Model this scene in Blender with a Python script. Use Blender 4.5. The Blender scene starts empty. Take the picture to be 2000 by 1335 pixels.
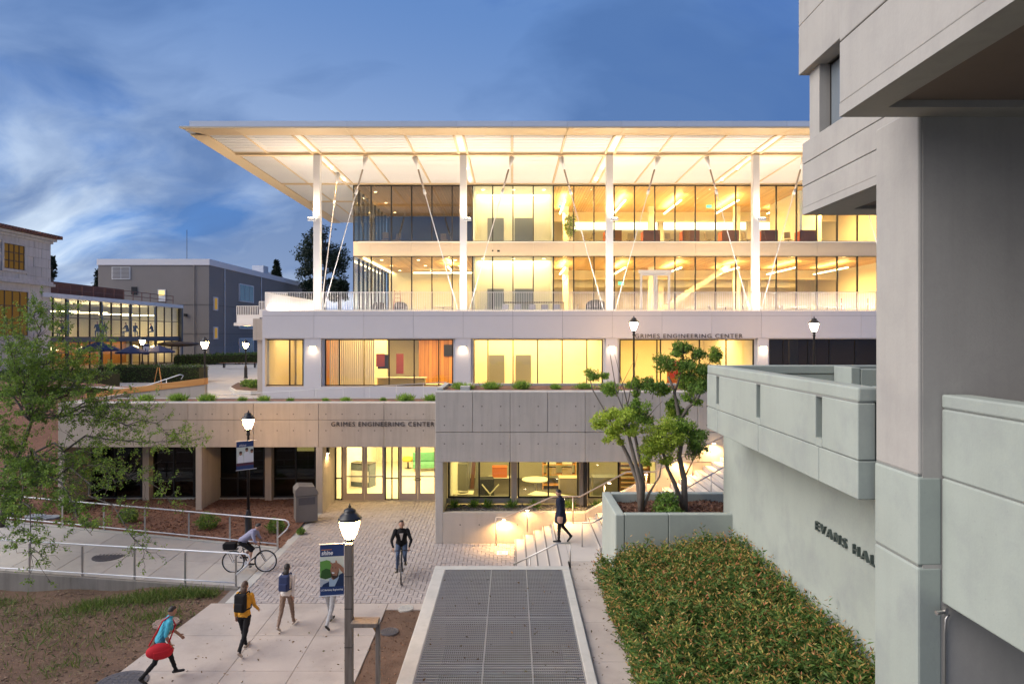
import bpy, bmesh, math, random
import numpy as np
from mathutils import Vector, Matrix, Euler

random.seed(7)
rng = np.random.default_rng(11)
S = bpy.context.scene
COL = S.collection
R = math.radians

# ------------------------------------------------------------------ camera, sky, sun, exposure
CZ = 8.0
F = 2000 * 24 / 36
HY = 655.0
cam_d = bpy.data.cameras.new('camera')
cam_d.lens = 24; cam_d.sensor_width = 36; cam_d.shift_y = -12.5 / 2000
cam_d.clip_start = 0.1; cam_d.clip_end = 3000
cam = bpy.data.objects.new('camera', cam_d); COL.objects.link(cam)
cam.location = (0, 0, CZ); cam.rotation_euler = (R(90), 0, 0)
S.camera = cam

S.view_settings.view_transform = 'Standard'; S.view_settings.look = 'None'
S.view_settings.exposure = 1.0; S.view_settings.gamma = 1.0
S.view_settings.use_curve_mapping = False
S.cycles.use_denoising = True
S.cycles.max_bounces = 6; S.cycles.diffuse_bounces = 3; S.cycles.glossy_bounces = 3
S.cycles.transmission_bounces = 4; S.cycles.transparent_max_bounces = 12
S.cycles.sample_clamp_indirect = 4.0
S.cycles.caustics_reflective = False; S.cycles.caustics_refractive = False

SUN_AZ = R(-102)      # light comes from the left, a little behind the camera
SUN_EL = R(38)
W = bpy.data.worlds.new('World'); S.world = W; W.use_nodes = True
wt = W.node_tree; wt.nodes.clear()
def wn(t, **k):
    n = wt.nodes.new(t)
    for a, b in k.items(): setattr(n, a, b)
    return n
def wl(a, b): wt.links.new(a, b)
def wmath(op, a, b=None, c=None, clamp=False):
    n = wn('ShaderNodeMath', operation=op, use_clamp=clamp)
    for i, q in enumerate((a, b, c)):
        if q is None: continue
        if isinstance(q, (int, float)): n.inputs[i].default_value = q
        else: wl(q, n.inputs[i])
    return n.outputs[0]
w_out = wn('ShaderNodeOutputWorld')
tc = wn('ShaderNodeTexCoord'); sep = wn('ShaderNodeSeparateXYZ'); wl(tc.outputs['Generated'], sep.inputs[0])
zz = wmath('MAXIMUM', sep.outputs[2], 0.0)
den = wmath('ADD', zz, 0.42)
cmb = wn('ShaderNodeCombineXYZ')
wl(wmath('DIVIDE', sep.outputs[0], den), cmb.inputs[0]); wl(wmath('DIVIDE', sep.outputs[1], den), cmb.inputs[1]); wl(wmath('MULTIPLY', zz, 0.6), cmb.inputs[2])
# wind-drawn cloud sheets: domain warp then two octaves of noise
warp = wn('ShaderNodeTexNoise'); warp.inputs['Scale'].default_value = 1.1; warp.inputs['Detail'].default_value = 3
wl(cmb.outputs[0], warp.inputs['Vector'])
va = wn('ShaderNodeVectorMath', operation='MULTIPLY_ADD'); wl(warp.outputs['Color'], va.inputs[0]); va.inputs[1].default_value = (0.9, 0.9, 0.9); wl(cmb.outputs[0], va.inputs[2])
mp = wn('ShaderNodeMapping'); mp.inputs['Rotation'].default_value = (0, 0, R(28)); mp.inputs['Scale'].default_value = (0.75, 1.35, 1.0); mp.inputs['Location'].default_value = (5.4, 3.6, 0)
wl(va.outputs[0], mp.inputs['Vector'])
n1 = wn('ShaderNodeTexNoise'); n1.inputs['Scale'].default_value = 1.9; n1.inputs['Detail'].default_value = 9; n1.inputs['Roughness'].default_value = 0.56
wl(mp.outputs[0], n1.inputs['Vector'])
n2 = wn('ShaderNodeTexNoise'); n2.inputs['Scale'].default_value = 1.1; n2.inputs['Detail'].default_value = 3
mp2 = wn('ShaderNodeMapping'); mp2.inputs['Location'].default_value = (9.0, 4.0, 2.0); wl(cmb.outputs[0], mp2.inputs['Vector']); wl(mp2.outputs[0], n2.inputs['Vector'])
# clear-sky blue: paler at the horizon and towards the sunken sun (left)
low = wmath('POWER', wmath('SUBTRACT', 1.0, zz, clamp=True), 5.0)
west = wmath('MULTIPLY_ADD', sep.outputs[0], -0.5, 0.5)
west = wmath('POWER', west, 1.6)
glow = wmath('MULTIPLY', low, wmath('MULTIPLY_ADD', west, 1.1, 0.10), clamp=True)
rb = wn('ShaderNodeValToRGB'); e = rb.color_ramp.elements
e[0].position = 0.0; e[0].color = (0.034, 0.092, 0.28, 1)
e[1].position = 1.0; e[1].color = (0.235, 0.345, 0.475, 1)
m = e.new(0.42); m.color = (0.060, 0.175, 0.43, 1)
wl(glow, rb.inputs[0])
cov = wmath('ADD', wmath('MULTIPLY', n1.outputs[0], 1.0), wmath('MULTIPLY', wmath('SUBTRACT', n2.outputs[0], 0.5), 0.55))
cr = wn('ShaderNodeValToRGB'); ce = cr.color_ramp.elements
ce[0].position = 0.43; ce[0].color = (0, 0, 0, 1); ce[1].position = 0.60; ce[1].color = (1, 1, 1, 1)
wl(cov, cr.inputs[0])
# lit cloud colour follows the same horizon glow; shaded cloud is a slate blue
cl = wn('ShaderNodeValToRGB'); q = cl.color_ramp.elements
q[0].position = 0.03; q[0].color = (0.080, 0.160, 0.345, 1)
q[1].position = 0.48; q[1].color = (0.54, 0.61, 0.67, 1)
wl(glow, cl.inputs[0])
mx = wn('ShaderNodeMix', data_type='RGBA'); wl(wmath('MULTIPLY', cr.outputs[0], 0.85), mx.inputs[0]); wl(rb.outputs[0], mx.inputs[6]); wl(cl.outputs[0], mx.inputs[7])
dk = wn('ShaderNodeValToRGB'); de = dk.color_ramp.elements
de[0].position = 0.39; de[0].color = (1, 1, 1, 1); de[1].position = 0.56; de[1].color = (0, 0, 0, 1)
n3 = wn('ShaderNodeTexNoise'); n3.inputs['Scale'].default_value = 2.0; n3.inputs['Detail'].default_value = 8
mp3 = wn('ShaderNodeMapping'); mp3.inputs['Location'].default_value = (1.3, 7.7, 0.4); wl(mp.outputs[0], mp3.inputs['Vector']); wl(mp3.outputs[0], n3.inputs['Vector'])
wl(n3.outputs[0], dk.inputs[0])
mx2 = wn('ShaderNodeMix', data_type='RGBA'); wl(wmath('MULTIPLY', dk.outputs[0], 0.78), mx2.inputs[0]); wl(mx.outputs[2], mx2.inputs[6]); mx2.inputs[7].default_value = (0.042, 0.098, 0.245, 1)
bg = wn('ShaderNodeBackground'); wl(mx2.outputs[2], bg.inputs[0]); bg.inputs[1].default_value = 0.83
sky = wn('ShaderNodeTexSky', sky_type='NISHITA'); sky.sun_disc = False; sky.sun_elevation = R(2.0); sky.sun_rotation = SUN_AZ
bg2 = wn('ShaderNodeBackground'); wl(sky.outputs[0], bg2.inputs[0]); bg2.inputs[1].default_value = 0.012
ad = wn('ShaderNodeAddShader'); wl(bg.outputs[0], ad.inputs[0]); wl(bg2.outputs[0], ad.inputs[1]); wl(ad.outputs[0], w_out.inputs[0])

sun_d = bpy.data.lights.new('sun', 'SUN'); sun_d.energy = 2.4; sun_d.angle = R(60); sun_d.color = (1.0, 0.92, 0.82)
sun = bpy.data.objects.new('sun', sun_d); COL.objects.link(sun)
sd = Vector((math.sin(SUN_AZ) * math.cos(SUN_EL), math.cos(SUN_AZ) * math.cos(SUN_EL), math.sin(SUN_EL)))
sun.rotation_euler = sd.to_track_quat('Z', 'Y').to_euler(); sun.location = (-30, -10, 40)

# ------------------------------------------------------------------ helpers
def P(x, y, D):
    """photo pixel at depth D (metres in front of the camera) -> world point"""
    return Vector(((x - 1000) / F * D, D, CZ - (y - HY) / F * D))
def PX(x, D): return (x - 1000) / F * D
def PZ(y, D): return CZ - (y - HY) / F * D
def zp(D): return 0.05 + 0.0355 * (D - 15)          # gently rising plaza
def G(x, y):
    """photo pixel -> point on the plaza"""
    k = (y - HY) / F
    D = (CZ - 0.05 + 0.0355 * 15) / (k + 0.0355)
    return Vector(((x - 1000) / F * D, D, zp(D)))
def GZ(x, y, z):
    D = F * (CZ - z) / (y - HY)
    return Vector(((x - 1000) / F * D, D, z))

class MB:
    def __init__(s): s.v = []; s.f = []; s.m = []
    def add(s, vs, fs, mi=0):
        o = len(s.v); s.v.extend([tuple(p) for p in vs]); s.f.extend([tuple(i + o for i in f) for f in fs]); s.m.extend([mi] * len(fs)); return s
    def hexa(s, b, t, mi=0):
        """b, t: four corners each, counter-clockwise seen from above"""
        return s.add(list(b) + list(t), [(3, 2, 1, 0), (4, 5, 6, 7), (0, 1, 5, 4), (1, 2, 6, 5), (2, 3, 7, 6), (3, 0, 4, 7)], mi)
    def box(s, x0, x1, y0, y1, z0, z1, mi=0):
        return s.hexa([(x0, y0, z0), (x1, y0, z0), (x1, y1, z0), (x0, y1, z0)], [(x0, y0, z1), (x1, y0, z1), (x1, y1, z1), (x0, y1, z1)], mi)
    def cbox(s, c, sz, rz=0, mi=0, M=None):
        hx, hy, hz = sz[0] / 2, sz[1] / 2, sz[2] / 2
        M = M or (Matrix.Translation(Vector(c)) @ Matrix.Rotation(rz, 4, 'Z'))
        p = [M @ Vector(q) for q in ((-hx, -hy, -hz), (hx, -hy, -hz), (hx, hy, -hz), (-hx, hy, -hz), (-hx, -hy, hz), (hx, -hy, hz), (hx, hy, hz), (-hx, hy, hz))]
        return s.hexa(p[:4], p[4:], mi)
    def prism(s, poly, z0, z1, mi=0):
        n = len(poly)
        vs = [(p[0], p[1], z0) for p in poly] + [(p[0], p[1], z1) for p in poly]
        fs = [tuple(range(n - 1, -1, -1)), tuple(range(n, 2 * n))] + [(i, (i + 1) % n, n + (i + 1) % n, n + i) for i in range(n)]
        return s.add(vs, fs, mi)
    def extr(s, poly, d, mi=0):
        """3-D polygon extruded along d"""
        n = len(poly); d = Vector(d)
        vs = [Vector(p) for p in poly] + [Vector(p) + d for p in poly]
        fs = [tuple(range(n - 1, -1, -1)), tuple(range(n, 2 * n))] + [(i, (i + 1) % n, n + (i + 1) % n, n + i) for i in range(n)]
        return s.add(vs, fs, mi)
    def tube(s, pts, r, n=8, mi=0, cap=True):
        pts = [Vector(p) for p in pts]; k = len(pts)
        rs = r if isinstance(r, (list, tuple)) else [r] * k
        vs = []; u = None
        for i, p in enumerate(pts):
            t = (pts[min(i + 1, k - 1)] - pts[max(i - 1, 0)])
            if t.length < 1e-9: t = Vector((0, 0, 1))
            t.normalize()
            if u is None:
                a = Vector((0, 0, 1)) if abs(t.z) < 0.9 else Vector((1, 0, 0))
                u = t.cross(a).normalized()
            else:
                u = (u - t * u.dot(t))
                u = u.normalized() if u.length > 1e-6 else t.orthogonal().normalized()
            w = t.cross(u)
            for j in range(n):
                a = 2 * math.pi * j / n
                vs.append(p + (u * math.cos(a) + w * math.sin(a)) * rs[i])
        fs = [(i * n + j, i * n + (j + 1) % n, (i + 1) * n + (j + 1) % n, (i + 1) * n + j) for i in range(k - 1) for j in range(n)]
        if cap: fs += [tuple(range(n - 1, -1, -1)), tuple((k - 1) * n + j for j in range(n))]
        return s.add(vs, fs, mi)
    def bar(s, a, b, w, h, mi=0, up=(0, 0, 1)):
        """rectangular bar from a to b, w sideways, h along up"""
        a = Vector(a); b = Vector(b); t = (b - a).normalized(); u = Vector(up)
        sd_ = t.cross(u)
        if sd_.length < 1e-4: sd_ = t.cross(Vector((1, 0, 0)))
        sd_.normalize(); u = sd_.cross(t)
        c = lambda p: [p - sd_ * w / 2 - u * h / 2, p + sd_ * w / 2 - u * h / 2, p + sd_ * w / 2 + u * h / 2, p - sd_ * w / 2 + u * h / 2]
        return s.add(c(a) + c(b), [(0, 1, 2, 3), (7, 6, 5, 4), (0, 4, 5, 1), (1, 5, 6, 2), (2, 6, 7, 3), (3, 7, 4, 0)], mi)
    def lathe(s, prof, c=(0, 0, 0), n=16, mi=0, cap=True):
        c = Vector(c); k = len(prof); vs = []
        for r, z in prof:
            for j in range(n):
                a = 2 * math.pi * j / n
                vs.append(c + Vector((r * math.cos(a), r * math.sin(a), z)))
        fs = [(i * n + j, i * n + (j + 1) % n, (i + 1) * n + (j + 1) % n, (i + 1) * n + j) for i in range(k - 1) for j in range(n)]
        if cap: fs += [tuple(range(n - 1, -1, -1)), tuple((k - 1) * n + j for j in range(n))]
        return s.add(vs, fs, mi)
    def ell(s, c, r, n=12, m_=8, M=None, mi=0):
        vs = []; c = Vector(c)
        for i in range(m_ + 1):
            th = math.pi * i / m_
            for j in range(n):
                a = 2 * math.pi * j / n
                q = Vector((r[0] * math.sin(th) * math.cos(a), r[1] * math.sin(th) * math.sin(a), -r[2] * math.cos(th)))
                vs.append(c + (M @ q if M else q))
        fs = [(i * n + j, i * n + (j + 1) % n, (i + 1) * n + (j + 1) % n, (i + 1) * n + j) for i in range(m_) for j in range(n)]
        return s.add(vs, fs, mi)
    def quad(s, a, b, c, d, mi=0): return s.add([a, b, c, d], [(0, 1, 2, 3)], mi)
    def mesh(s, name, mats, off=(0, 0, 0), smooth=False):
        me = bpy.data.meshes.new(name)
        o = Vector(off)
        me.from_pydata([tuple(Vector(p) - o) for p in s.v], [], s.f)
        for m_ in (mats if isinstance(mats, (list, tuple)) else [mats]): me.materials.append(m_)
        if any(s.m): me.polygons.foreach_set('material_index', s.m)
        if smooth: me.polygons.foreach_set('use_smooth', [True] * len(s.f))
        me.update()
        return me
    def build(s, name, mats, parent=None, smooth=False, bev=0, seg=2, at=None, local=False):
        """link as one mesh object; vertices are in world space unless local (then in the parent's space)"""
        base = Vector(at) if at is not None else (wloc(parent) if (parent and not local) else Vector((0, 0, 0)))
        me = s.mesh(name, mats, base, smooth)
        o = link(name, me, parent)
        if at is not None: o.location = base - (wloc(parent) if parent else Vector((0, 0, 0)))
        if bev: bevel(o, bev, seg)
        return o
def bevel(o, w, seg=2):
    b = o.modifiers.new('bevel', 'BEVEL'); b.width = w; b.segments = seg; b.limit_method = 'ANGLE'; b.angle_limit = R(40)
def wloc(o):
    v = Vector((0, 0, 0))
    while o: v += o.location; o = o.parent
    return v
def link(name, data, parent=None, loc=None):
    o = bpy.data.objects.new(name, data); COL.objects.link(o)
    if parent: o.parent = parent
    if loc is not None: o.location = Vector(loc) - (wloc(parent) if parent else Vector((0, 0, 0)))
    return o
def thing(name, label, cat, loc=(0, 0, 0), rz=0, group=None):
    o = bpy.data.objects.new(name, None); COL.objects.link(o); o.empty_display_size = 0.2
    o.location = loc; o.rotation_euler = (0, 0, rz)
    return tag(o, label, cat, group)
def tag(o, label, cat, group=None):
    o['label'] = label; o['category'] = cat
    if group: o['group'] = group
    return o
def struct(o, label=None):
    o['kind'] = 'structure'
    if label: o['label'] = label
    return o
def stuff(o, label=None, cat=None):
    o['kind'] = 'stuff'
    if label: o['label'] = label
    if cat: o['category'] = cat
    return o
def dup(o, loc=None, rz=None, label=None, parent=None, scale=None):
    c = o.copy(); COL.objects.link(c); c.parent = parent
    if loc is not None: c.location = loc
    if rz is not None: c.rotation_euler = (0, 0, rz)
    if label: c['label'] = label
    if scale: c.scale = (scale,) * 3
    for ch in list(o.children): dup(ch, parent=c)
    return c
def np_mesh(name, verts, faces_flat, k, mats, mi=None, smooth=False):
    """fast mesh: verts (N,3), faces_flat (M*k)"""
    me = bpy.data.meshes.new(name); nf = len(faces_flat) // k
    me.vertices.add(len(verts)); me.vertices.foreach_set('co', np.asarray(verts, dtype=np.float32).ravel())
    me.loops.add(nf * k); me.loops.foreach_set('vertex_index', np.asarray(faces_flat, dtype=np.int32).ravel())
    me.polygons.add(nf); me.polygons.foreach_set('loop_start', np.arange(0, nf * k, k, dtype=np.int32)); me.polygons.foreach_set('loop_total', np.full(nf, k, dtype=np.int32))
    for m_ in (mats if isinstance(mats, (list, tuple)) else [mats]): me.materials.append(m_)
    if mi is not None: me.polygons.foreach_set('material_index', np.asarray(mi, dtype=np.int32))
    if smooth: me.polygons.foreach_set('use_smooth', np.ones(nf, dtype=bool))
    me.update(calc_edges=True); me.validate()
    return me
def text_mesh(name, txt, size, mat, depth=0.02, shear=0.0, offset=0.0, spacing=1.0, align='LEFT'):
    c = bpy.data.curves.new(name, 'FONT'); c.body = txt; c.size = size; c.extrude = depth / 2; c.shear = shear; c.offset = offset; c.space_character = spacing; c.align_x = align; c.resolution_u = 3
    o = bpy.data.objects.new(name, c); COL.objects.link(o)
    dg = bpy.context.evaluated_depsgraph_get(); dg.update()
    me = bpy.data.meshes.new_from_object(o.evaluated_get(dg))
    bpy.data.objects.remove(o); bpy.data.curves.remove(c)
    me.materials.clear(); me.materials.append(mat); me.name = name
    return me
def lamp(name, kind, loc, power, color, parent=None, size=0.3, size_y=None, aim=None, spot=None, blend=0.6, spread=None):
    d = bpy.data.lights.new(name, kind); d.energy = power; d.color = color
    if kind == 'AREA':
        d.shape = 'RECTANGLE' if size_y else 'SQUARE'; d.size = size
        if size_y: d.size_y = size_y
        if spread: d.spread = spread
    elif kind == 'SPOT': d.spot_size = spot; d.spot_blend = blend; d.shadow_soft_size = size
    else: d.shadow_soft_size = size
    o = bpy.data.objects.new(name, d); COL.objects.link(o)
    if parent: o.parent = parent; o.location = Vector(loc) - wloc(parent)
    else: o.location = loc
    if aim is not None: o.rotation_euler = Vector(aim).to_track_quat('-Z', 'Y').to_euler()
    return o

# ------------------------------------------------------------------ materials
MATS = {}
def newmat(name):
    m_ = bpy.data.materials.new(name); m_.use_nodes = True; m_.node_tree.nodes.clear(); MATS[name] = m_
    nt = m_.node_tree; out = nt.nodes.new('ShaderNodeOutputMaterial')
    return m_, nt, out
class NT:
    def __init__(s, nt): s.nt = nt
    def n(s, t, **k):
        q = s.nt.nodes.new(t)
        for a, b in k.items(): setattr(q, a, b)
        return q
    def l(s, a, b): s.nt.links.new(a, b)
    def math(s, op, a, b=None, c=None, clamp=False):
        q = s.n('ShaderNodeMath', operation=op, use_clamp=clamp)
        for i, v in enumerate((a, b, c)):
            if v is None: continue
            if isinstance(v, (int, float)): q.inputs[i].default_value = v
            else: s.l(v, q.inputs[i])
        return q.outputs[0]
    def noise(s, scale, detail=4, rough=0.55, vec=None, stretch=None):
        if vec is None: vec = s.n('ShaderNodeNewGeometry').outputs['Position']
        if stretch:
            mp_ = s.n('ShaderNodeMapping'); mp_.inputs['Scale'].default_value = stretch; s.l(vec, mp_.inputs['Vector']); vec = mp_.outputs[0]
        q = s.n('ShaderNodeTexNoise'); q.inputs['Scale'].default_value = scale; q.inputs['Detail'].default_value = detail; q.inputs['Roughness'].default_value = rough
        s.l(vec, q.inputs['Vector']); return q.outputs['Fac']
    def ramp(s, f, stops):
        q = s.n('ShaderNodeValToRGB'); el = q.color_ramp.elements
        for i, (p, c) in enumerate(stops):
            x = el[i] if i < 2 else el.new(p)
            x.position = p; x.color = (*c, 1) if len(c) == 3 else c
        s.l(f, q.inputs[0]); return q.outputs[0]
    def mix(s, f, a, b, mode='MIX'):
        q = s.n('ShaderNodeMix', data_type='RGBA', blend_type=mode)
        for i, v in ((0, f), (6, a), (7, b)):
            if isinstance(v, (int, float)): q.inputs[i].default_value = v
            elif isinstance(v, tuple): q.inputs[i].default_value = (*v, 1) if len(v) == 3 else v
            else: s.l(v, q.inputs[i])
        return q.outputs[2]
    def bump(s, h, strength, dist=0.02):
        q = s.n('ShaderNodeBump'); q.inputs['Strength'].default_value = strength; q.inputs['Distance'].default_value = dist; s.l(h, q.inputs['Height']); return q.outputs[0]
def surf(name, col, rough=0.7, metal=0.0, var=0.12, scale=2.0, fine=0.06, fscale=40, bump=0.15, bdist=0.01, streak=0.0, rnd=0.0, spec=0.4, dirt=None, pits=0.0, coat=0.0):
    m_, nt, out = newmat(name); k = NT(nt)
    b = k.n('ShaderNodeBsdfPrincipled'); b.inputs['Roughness'].default_value = rough; b.inputs['Metallic'].default_value = metal
    b.inputs['Specular IOR Level'].default_value = spec; b.inputs['Coat Weight'].default_value = coat
    big = k.noise(scale, 5, 0.6); fn = k.noise(fscale, 3, 0.6)
    v = k.math('ADD', k.math('MULTIPLY_ADD', big, 2 * var, 1 - var), k.math('MULTIPLY_ADD', fn, 2 * fine, -fine))
    if streak:
        st = k.noise(3.0, 4, 0.6, stretch=(1.6, 1.6, 0.10))
        st = k.ramp(st, [(0.46, (0, 0, 0)), (0.72, (1, 1, 1))])
        v = k.math('MULTIPLY', v, k.math('MULTIPLY_ADD', st, -streak, 1.0))
    if pits:
        vo = k.n('ShaderNodeTexVoronoi'); vo.inputs['Scale'].default_value = 9.0
        k.l(k.n('ShaderNodeNewGeometry').outputs['Position'], vo.inputs['Vector'])
        pt = k.ramp(vo.outputs['Distance'], [(0.06, (1, 1, 1)), (0.14, (0, 0, 0))])
        gate = k.ramp(k.noise(1.7, 3), [(0.5, (0, 0, 0)), (0.62, (1, 1, 1))])
        v = k.math('MULTIPLY', v, k.math('SUBTRACT', 1.0, k.math('MULTIPLY', k.math('MULTIPLY', pt, gate), pits)))
    if rnd:
        oi = k.n('ShaderNodeObjectInfo'); v = k.math('MULTIPLY', v, k.math('MULTIPLY_ADD', oi.outputs['Random'], 2 * rnd, 1 - rnd))
    c = k.mix(1.0, (*col,), v, 'MULTIPLY')
    if dirt:
        dm = k.ramp(k.noise(0.8, 6, 0.65), [(0.48, (0, 0, 0)), (0.75, (1, 1, 1))])
        c = k.mix(k.math('MULTIPLY', dm, dirt[1]), c, dirt[0])
    k.l(c, b.inputs['Base Color'])
    if bump: k.l(k.bump(k.math('ADD', fn, k.math('MULTIPLY', big, 0.6)), bump, bdist), b.inputs['Normal'])
    k.l(b.outputs[0], out.inputs[0]); return m_
def emit(name, col, st):
    m_, nt, out = newmat(name); k = NT(nt)
    e_ = k.n('ShaderNodeEmission'); e_.inputs[0].default_value = (*col, 1); e_.inputs[1].default_value = st
    k.l(e_.outputs[0], out.inputs[0]); return m_
def glass(name, tint=(0.93, 0.97, 0.95), refl=1.0, rough=0.0):
    m_, nt, out = newmat(name); k = NT(nt)
    t = k.n('ShaderNodeBsdfTransparent'); t.inputs[0].default_value = (*tint, 1)
    g = k.n('ShaderNodeBsdfGlossy'); g.inputs['Roughness'].default_value = rough; g.inputs[0].default_value = (0.95, 0.97, 1, 1)
    ge = k.n('ShaderNodeNewGeometry'); dt = k.n('ShaderNodeVectorMath', operation='DOT_PRODUCT'); k.l(ge.outputs['Normal'], dt.inputs[0]); k.l(ge.outputs['Incoming'], dt.inputs[1])
    f = k.math('POWER', k.math('SUBTRACT', 1.0, k.math('ABSOLUTE', dt.outputs['Value']), clamp=True), 5.0)
    f = k.math('MULTIPLY_ADD', f, 0.96, 0.04)
    mxs = k.n('ShaderNodeMixShader'); k.l(k.math('MULTIPLY', f, refl, clamp=True), mxs.inputs[0]); k.l(t.outputs[0], mxs.inputs[1]); k.l(g.outputs[0], mxs.inputs[2])
    k.l(mxs.outputs[0], out.inputs[0]); return m_
def leafmat(name, cols, trans=0.35, rough=0.55):
    """colours picked per leaf"""
    m_, nt, out = newmat(name); k = NT(nt)
    gi = k.n('ShaderNodeNewGeometry')
    n_ = len(cols); c = k.ramp(gi.outputs['Random Per Island'], [((i + 0.5) / n_, q) for i, q in enumerate(cols)])
    v = k.math('MULTIPLY_ADD', k.noise(1.6, 3), 0.7, 0.62)
    c = k.mix(1.0, c, v, 'MULTIPLY')
    b = k.n('ShaderNodeBsdfPrincipled'); b.inputs['Roughness'].default_value = rough; b.inputs['Specular IOR Level'].default_value = 0.25; k.l(c, b.inputs['Base Color'])
    t = k.n('ShaderNodeBsdfTranslucent'); k.l(c, t.inputs[0])
    mxs = k.n('ShaderNodeMixShader'); mxs.inputs[0].default_value = trans; k.l(b.outputs[0], mxs.inputs[1]); k.l(t.outputs[0], mxs.inputs[2])
    k.l(mxs.outputs[0], out.inputs[0]); return m_
def woodmat(name, c1, c2, axis='X', scale=1.0, lines=0.0, rough=0.55, freq=6.0):
    m_, nt, out = newmat(name); k = NT(nt)
    st = {'X': (0.15, 2.2, 2.2), 'Y': (2.2, 0.15, 2.2), 'Z': (2.2, 2.2, 0.15)}[axis]
    n_ = k.noise(4.0 * scale, 6, 0.65, stretch=st)
    c = k.mix(k.ramp(n_, [(0.3, (0, 0, 0)), (0.7, (1, 1, 1))]), c1, c2)
    if lines:
        pos = k.n('ShaderNodeNewGeometry').outputs['Position']; sp = k.n('ShaderNodeSeparateXYZ'); k.l(pos, sp.inputs[0])
        co = sp.outputs[0] if axis in 'YZ' else sp.outputs[1]
        fr = k.math('FRACT', k.math('MULTIPLY', co, freq))
        ln = k.math('GREATER_THAN', fr, 0.82)
        c = k.mix(k.math('MULTIPLY', ln, lines), c, (0.02, 0.012, 0.006))
        bd = k.math('FLOOR', k.math('MULTIPLY', co, freq)); wnz = k.n('ShaderNodeTexWhiteNoise', noise_dimensions='1D'); k.l(bd, wnz.inputs['W'])
        c = k.mix(1.0, c, k.math('MULTIPLY_ADD', wnz.outputs[0], 0.35, 0.8), 'MULTIPLY')
    b = k.n('ShaderNodeBsdfPrincipled'); b.inputs['Roughness'].default_value = rough; k.l(c, b.inputs['Base Color'])
    k.l(k.bump(n_, 0.15, 0.01), b.inputs['Normal']); k.l(b.outputs[0], out.inputs[0]); return m_

M_conc = surf('pavilion_concrete', (0.45, 0.39, 0.335), 0.85, var=0.16, scale=1.1, fine=0.10, fscale=30, bump=0.35, streak=0.14, pits=0.45, rnd=0.05)
M_concb = surf('block_concrete', (0.45, 0.415, 0.38), 0.85, var=0.16, scale=1.2, fine=0.10, fscale=30, bump=0.35, streak=0.16, pits=0.45, rnd=0.05)
M_joint = surf('dark_joint', (0.13, 0.12, 0.115), 0.9)  # dark tone for joints, backings and string courses
M_ejoint = surf('hall_joint', (0.21, 0.22, 0.21), 0.9)
M_kerb = surf('grimy_kerb', (0.21, 0.195, 0.175), 0.9, var=0.25, scale=1.5, fine=0.12, bump=0.3, streak=0.3)
M_evans = surf('weathered_green_grey_concrete', (0.322, 0.36, 0.33), 0.8, var=0.22, scale=0.45, fine=0.05, fscale=26, bump=0.2, streak=0.035, pits=0.12, dirt=((0.225, 0.245, 0.25), 0.65))
M_evanst = surf('tower_concrete', (0.37, 0.355, 0.335), 0.8, var=0.15, scale=0.6, fine=0.05, fscale=26, bump=0.2, streak=0.07, dirt=((0.26, 0.25, 0.245), 0.5))
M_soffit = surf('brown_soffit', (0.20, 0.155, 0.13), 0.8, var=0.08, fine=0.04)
M_white = surf('white_metal_panel', (0.66, 0.63, 0.64), 0.45, var=0.03, fine=0.01, bump=0.02, rnd=0.025)
M_whitep = surf('white_paint', (0.72, 0.71, 0.70), 0.4, var=0.03, fine=0.01, bump=0.0)
M_louv = surf('white_louvre', (0.78, 0.77, 0.76), 0.5, var=0.02, fine=0.0, bump=0.0)
M_fasc = surf('fascia_panel', (0.56, 0.58, 0.62), 0.4, metal=0.2, var=0.03, fine=0.0, bump=0.0, rnd=0.04)
M_dark = surf('dark_bronze_frame', (0.035, 0.033, 0.032), 0.4, metal=0.5, var=0.05, bump=0.0)
M_black = surf('black_paint', (0.018, 0.018, 0.02), 0.35, var=0.1, bump=0.02)
M_steel = surf('brushed_steel', (0.50, 0.48, 0.46), 0.35, metal=0.85, var=0.08, bump=0.02)
M_galv = surf('galvanised_steel', (0.60, 0.62, 0.66), 0.42, metal=0.25, var=0.14, scale=3, bump=0.05)
M_champ = surf('champagne_door_frame', (0.47, 0.40, 0.36), 0.4, metal=0.35, var=0.04, bump=0.0)
M_cream = surf('cream_wall', (0.78, 0.72, 0.56), 0.75, var=0.03, fine=0.01, bump=0.02)
M_ivory = surf('ivory_wall', (0.80, 0.77, 0.68), 0.75, var=0.02, fine=0.01, bump=0.0)
M_floor = surf('polished_floor', (0.62, 0.57, 0.47), 0.35, var=0.07, bump=0.02)
M_carpet = surf('carpet', (0.16, 0.14, 0.12), 0.95, var=0.1)
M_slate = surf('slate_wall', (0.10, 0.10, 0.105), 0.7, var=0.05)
M_greyd = surf('grey_door', (0.28, 0.28, 0.27), 0.35, metal=0.6, var=0.05)
M_brown = surf('brown_felt', (0.19, 0.085, 0.05), 0.9, var=0.08)
M_orange = surf('orange_felt', (0.50, 0.13, 0.035), 0.8, var=0.08)
M_maroon = surf('maroon_panel', (0.16, 0.03, 0.03), 0.5, var=0.08)
M_wceil = woodmat('wood_slat_ceiling', (0.50, 0.30, 0.13), (0.62, 0.42, 0.21), 'Y', lines=0.55, freq=5.0)
M_wwall = woodmat('wood_wall', (0.42, 0.17, 0.045), (0.55, 0.27, 0.085), 'Z', lines=0.35, freq=4.0)
M_timber = woodmat('grey_timber', (0.11, 0.085, 0.07), (0.20, 0.165, 0.14), 'Z', scale=2.5)
M_owood = woodmat('orange_timber', (0.55, 0.22, 0.05), (0.70, 0.36, 0.11), 'X')
M_pave = surf('paver_concrete', (0.34, 0.30, 0.285), 0.85, var=0.12, scale=0.7, fine=0.09, fscale=45, bump=0.25, rnd=0.08)
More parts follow.
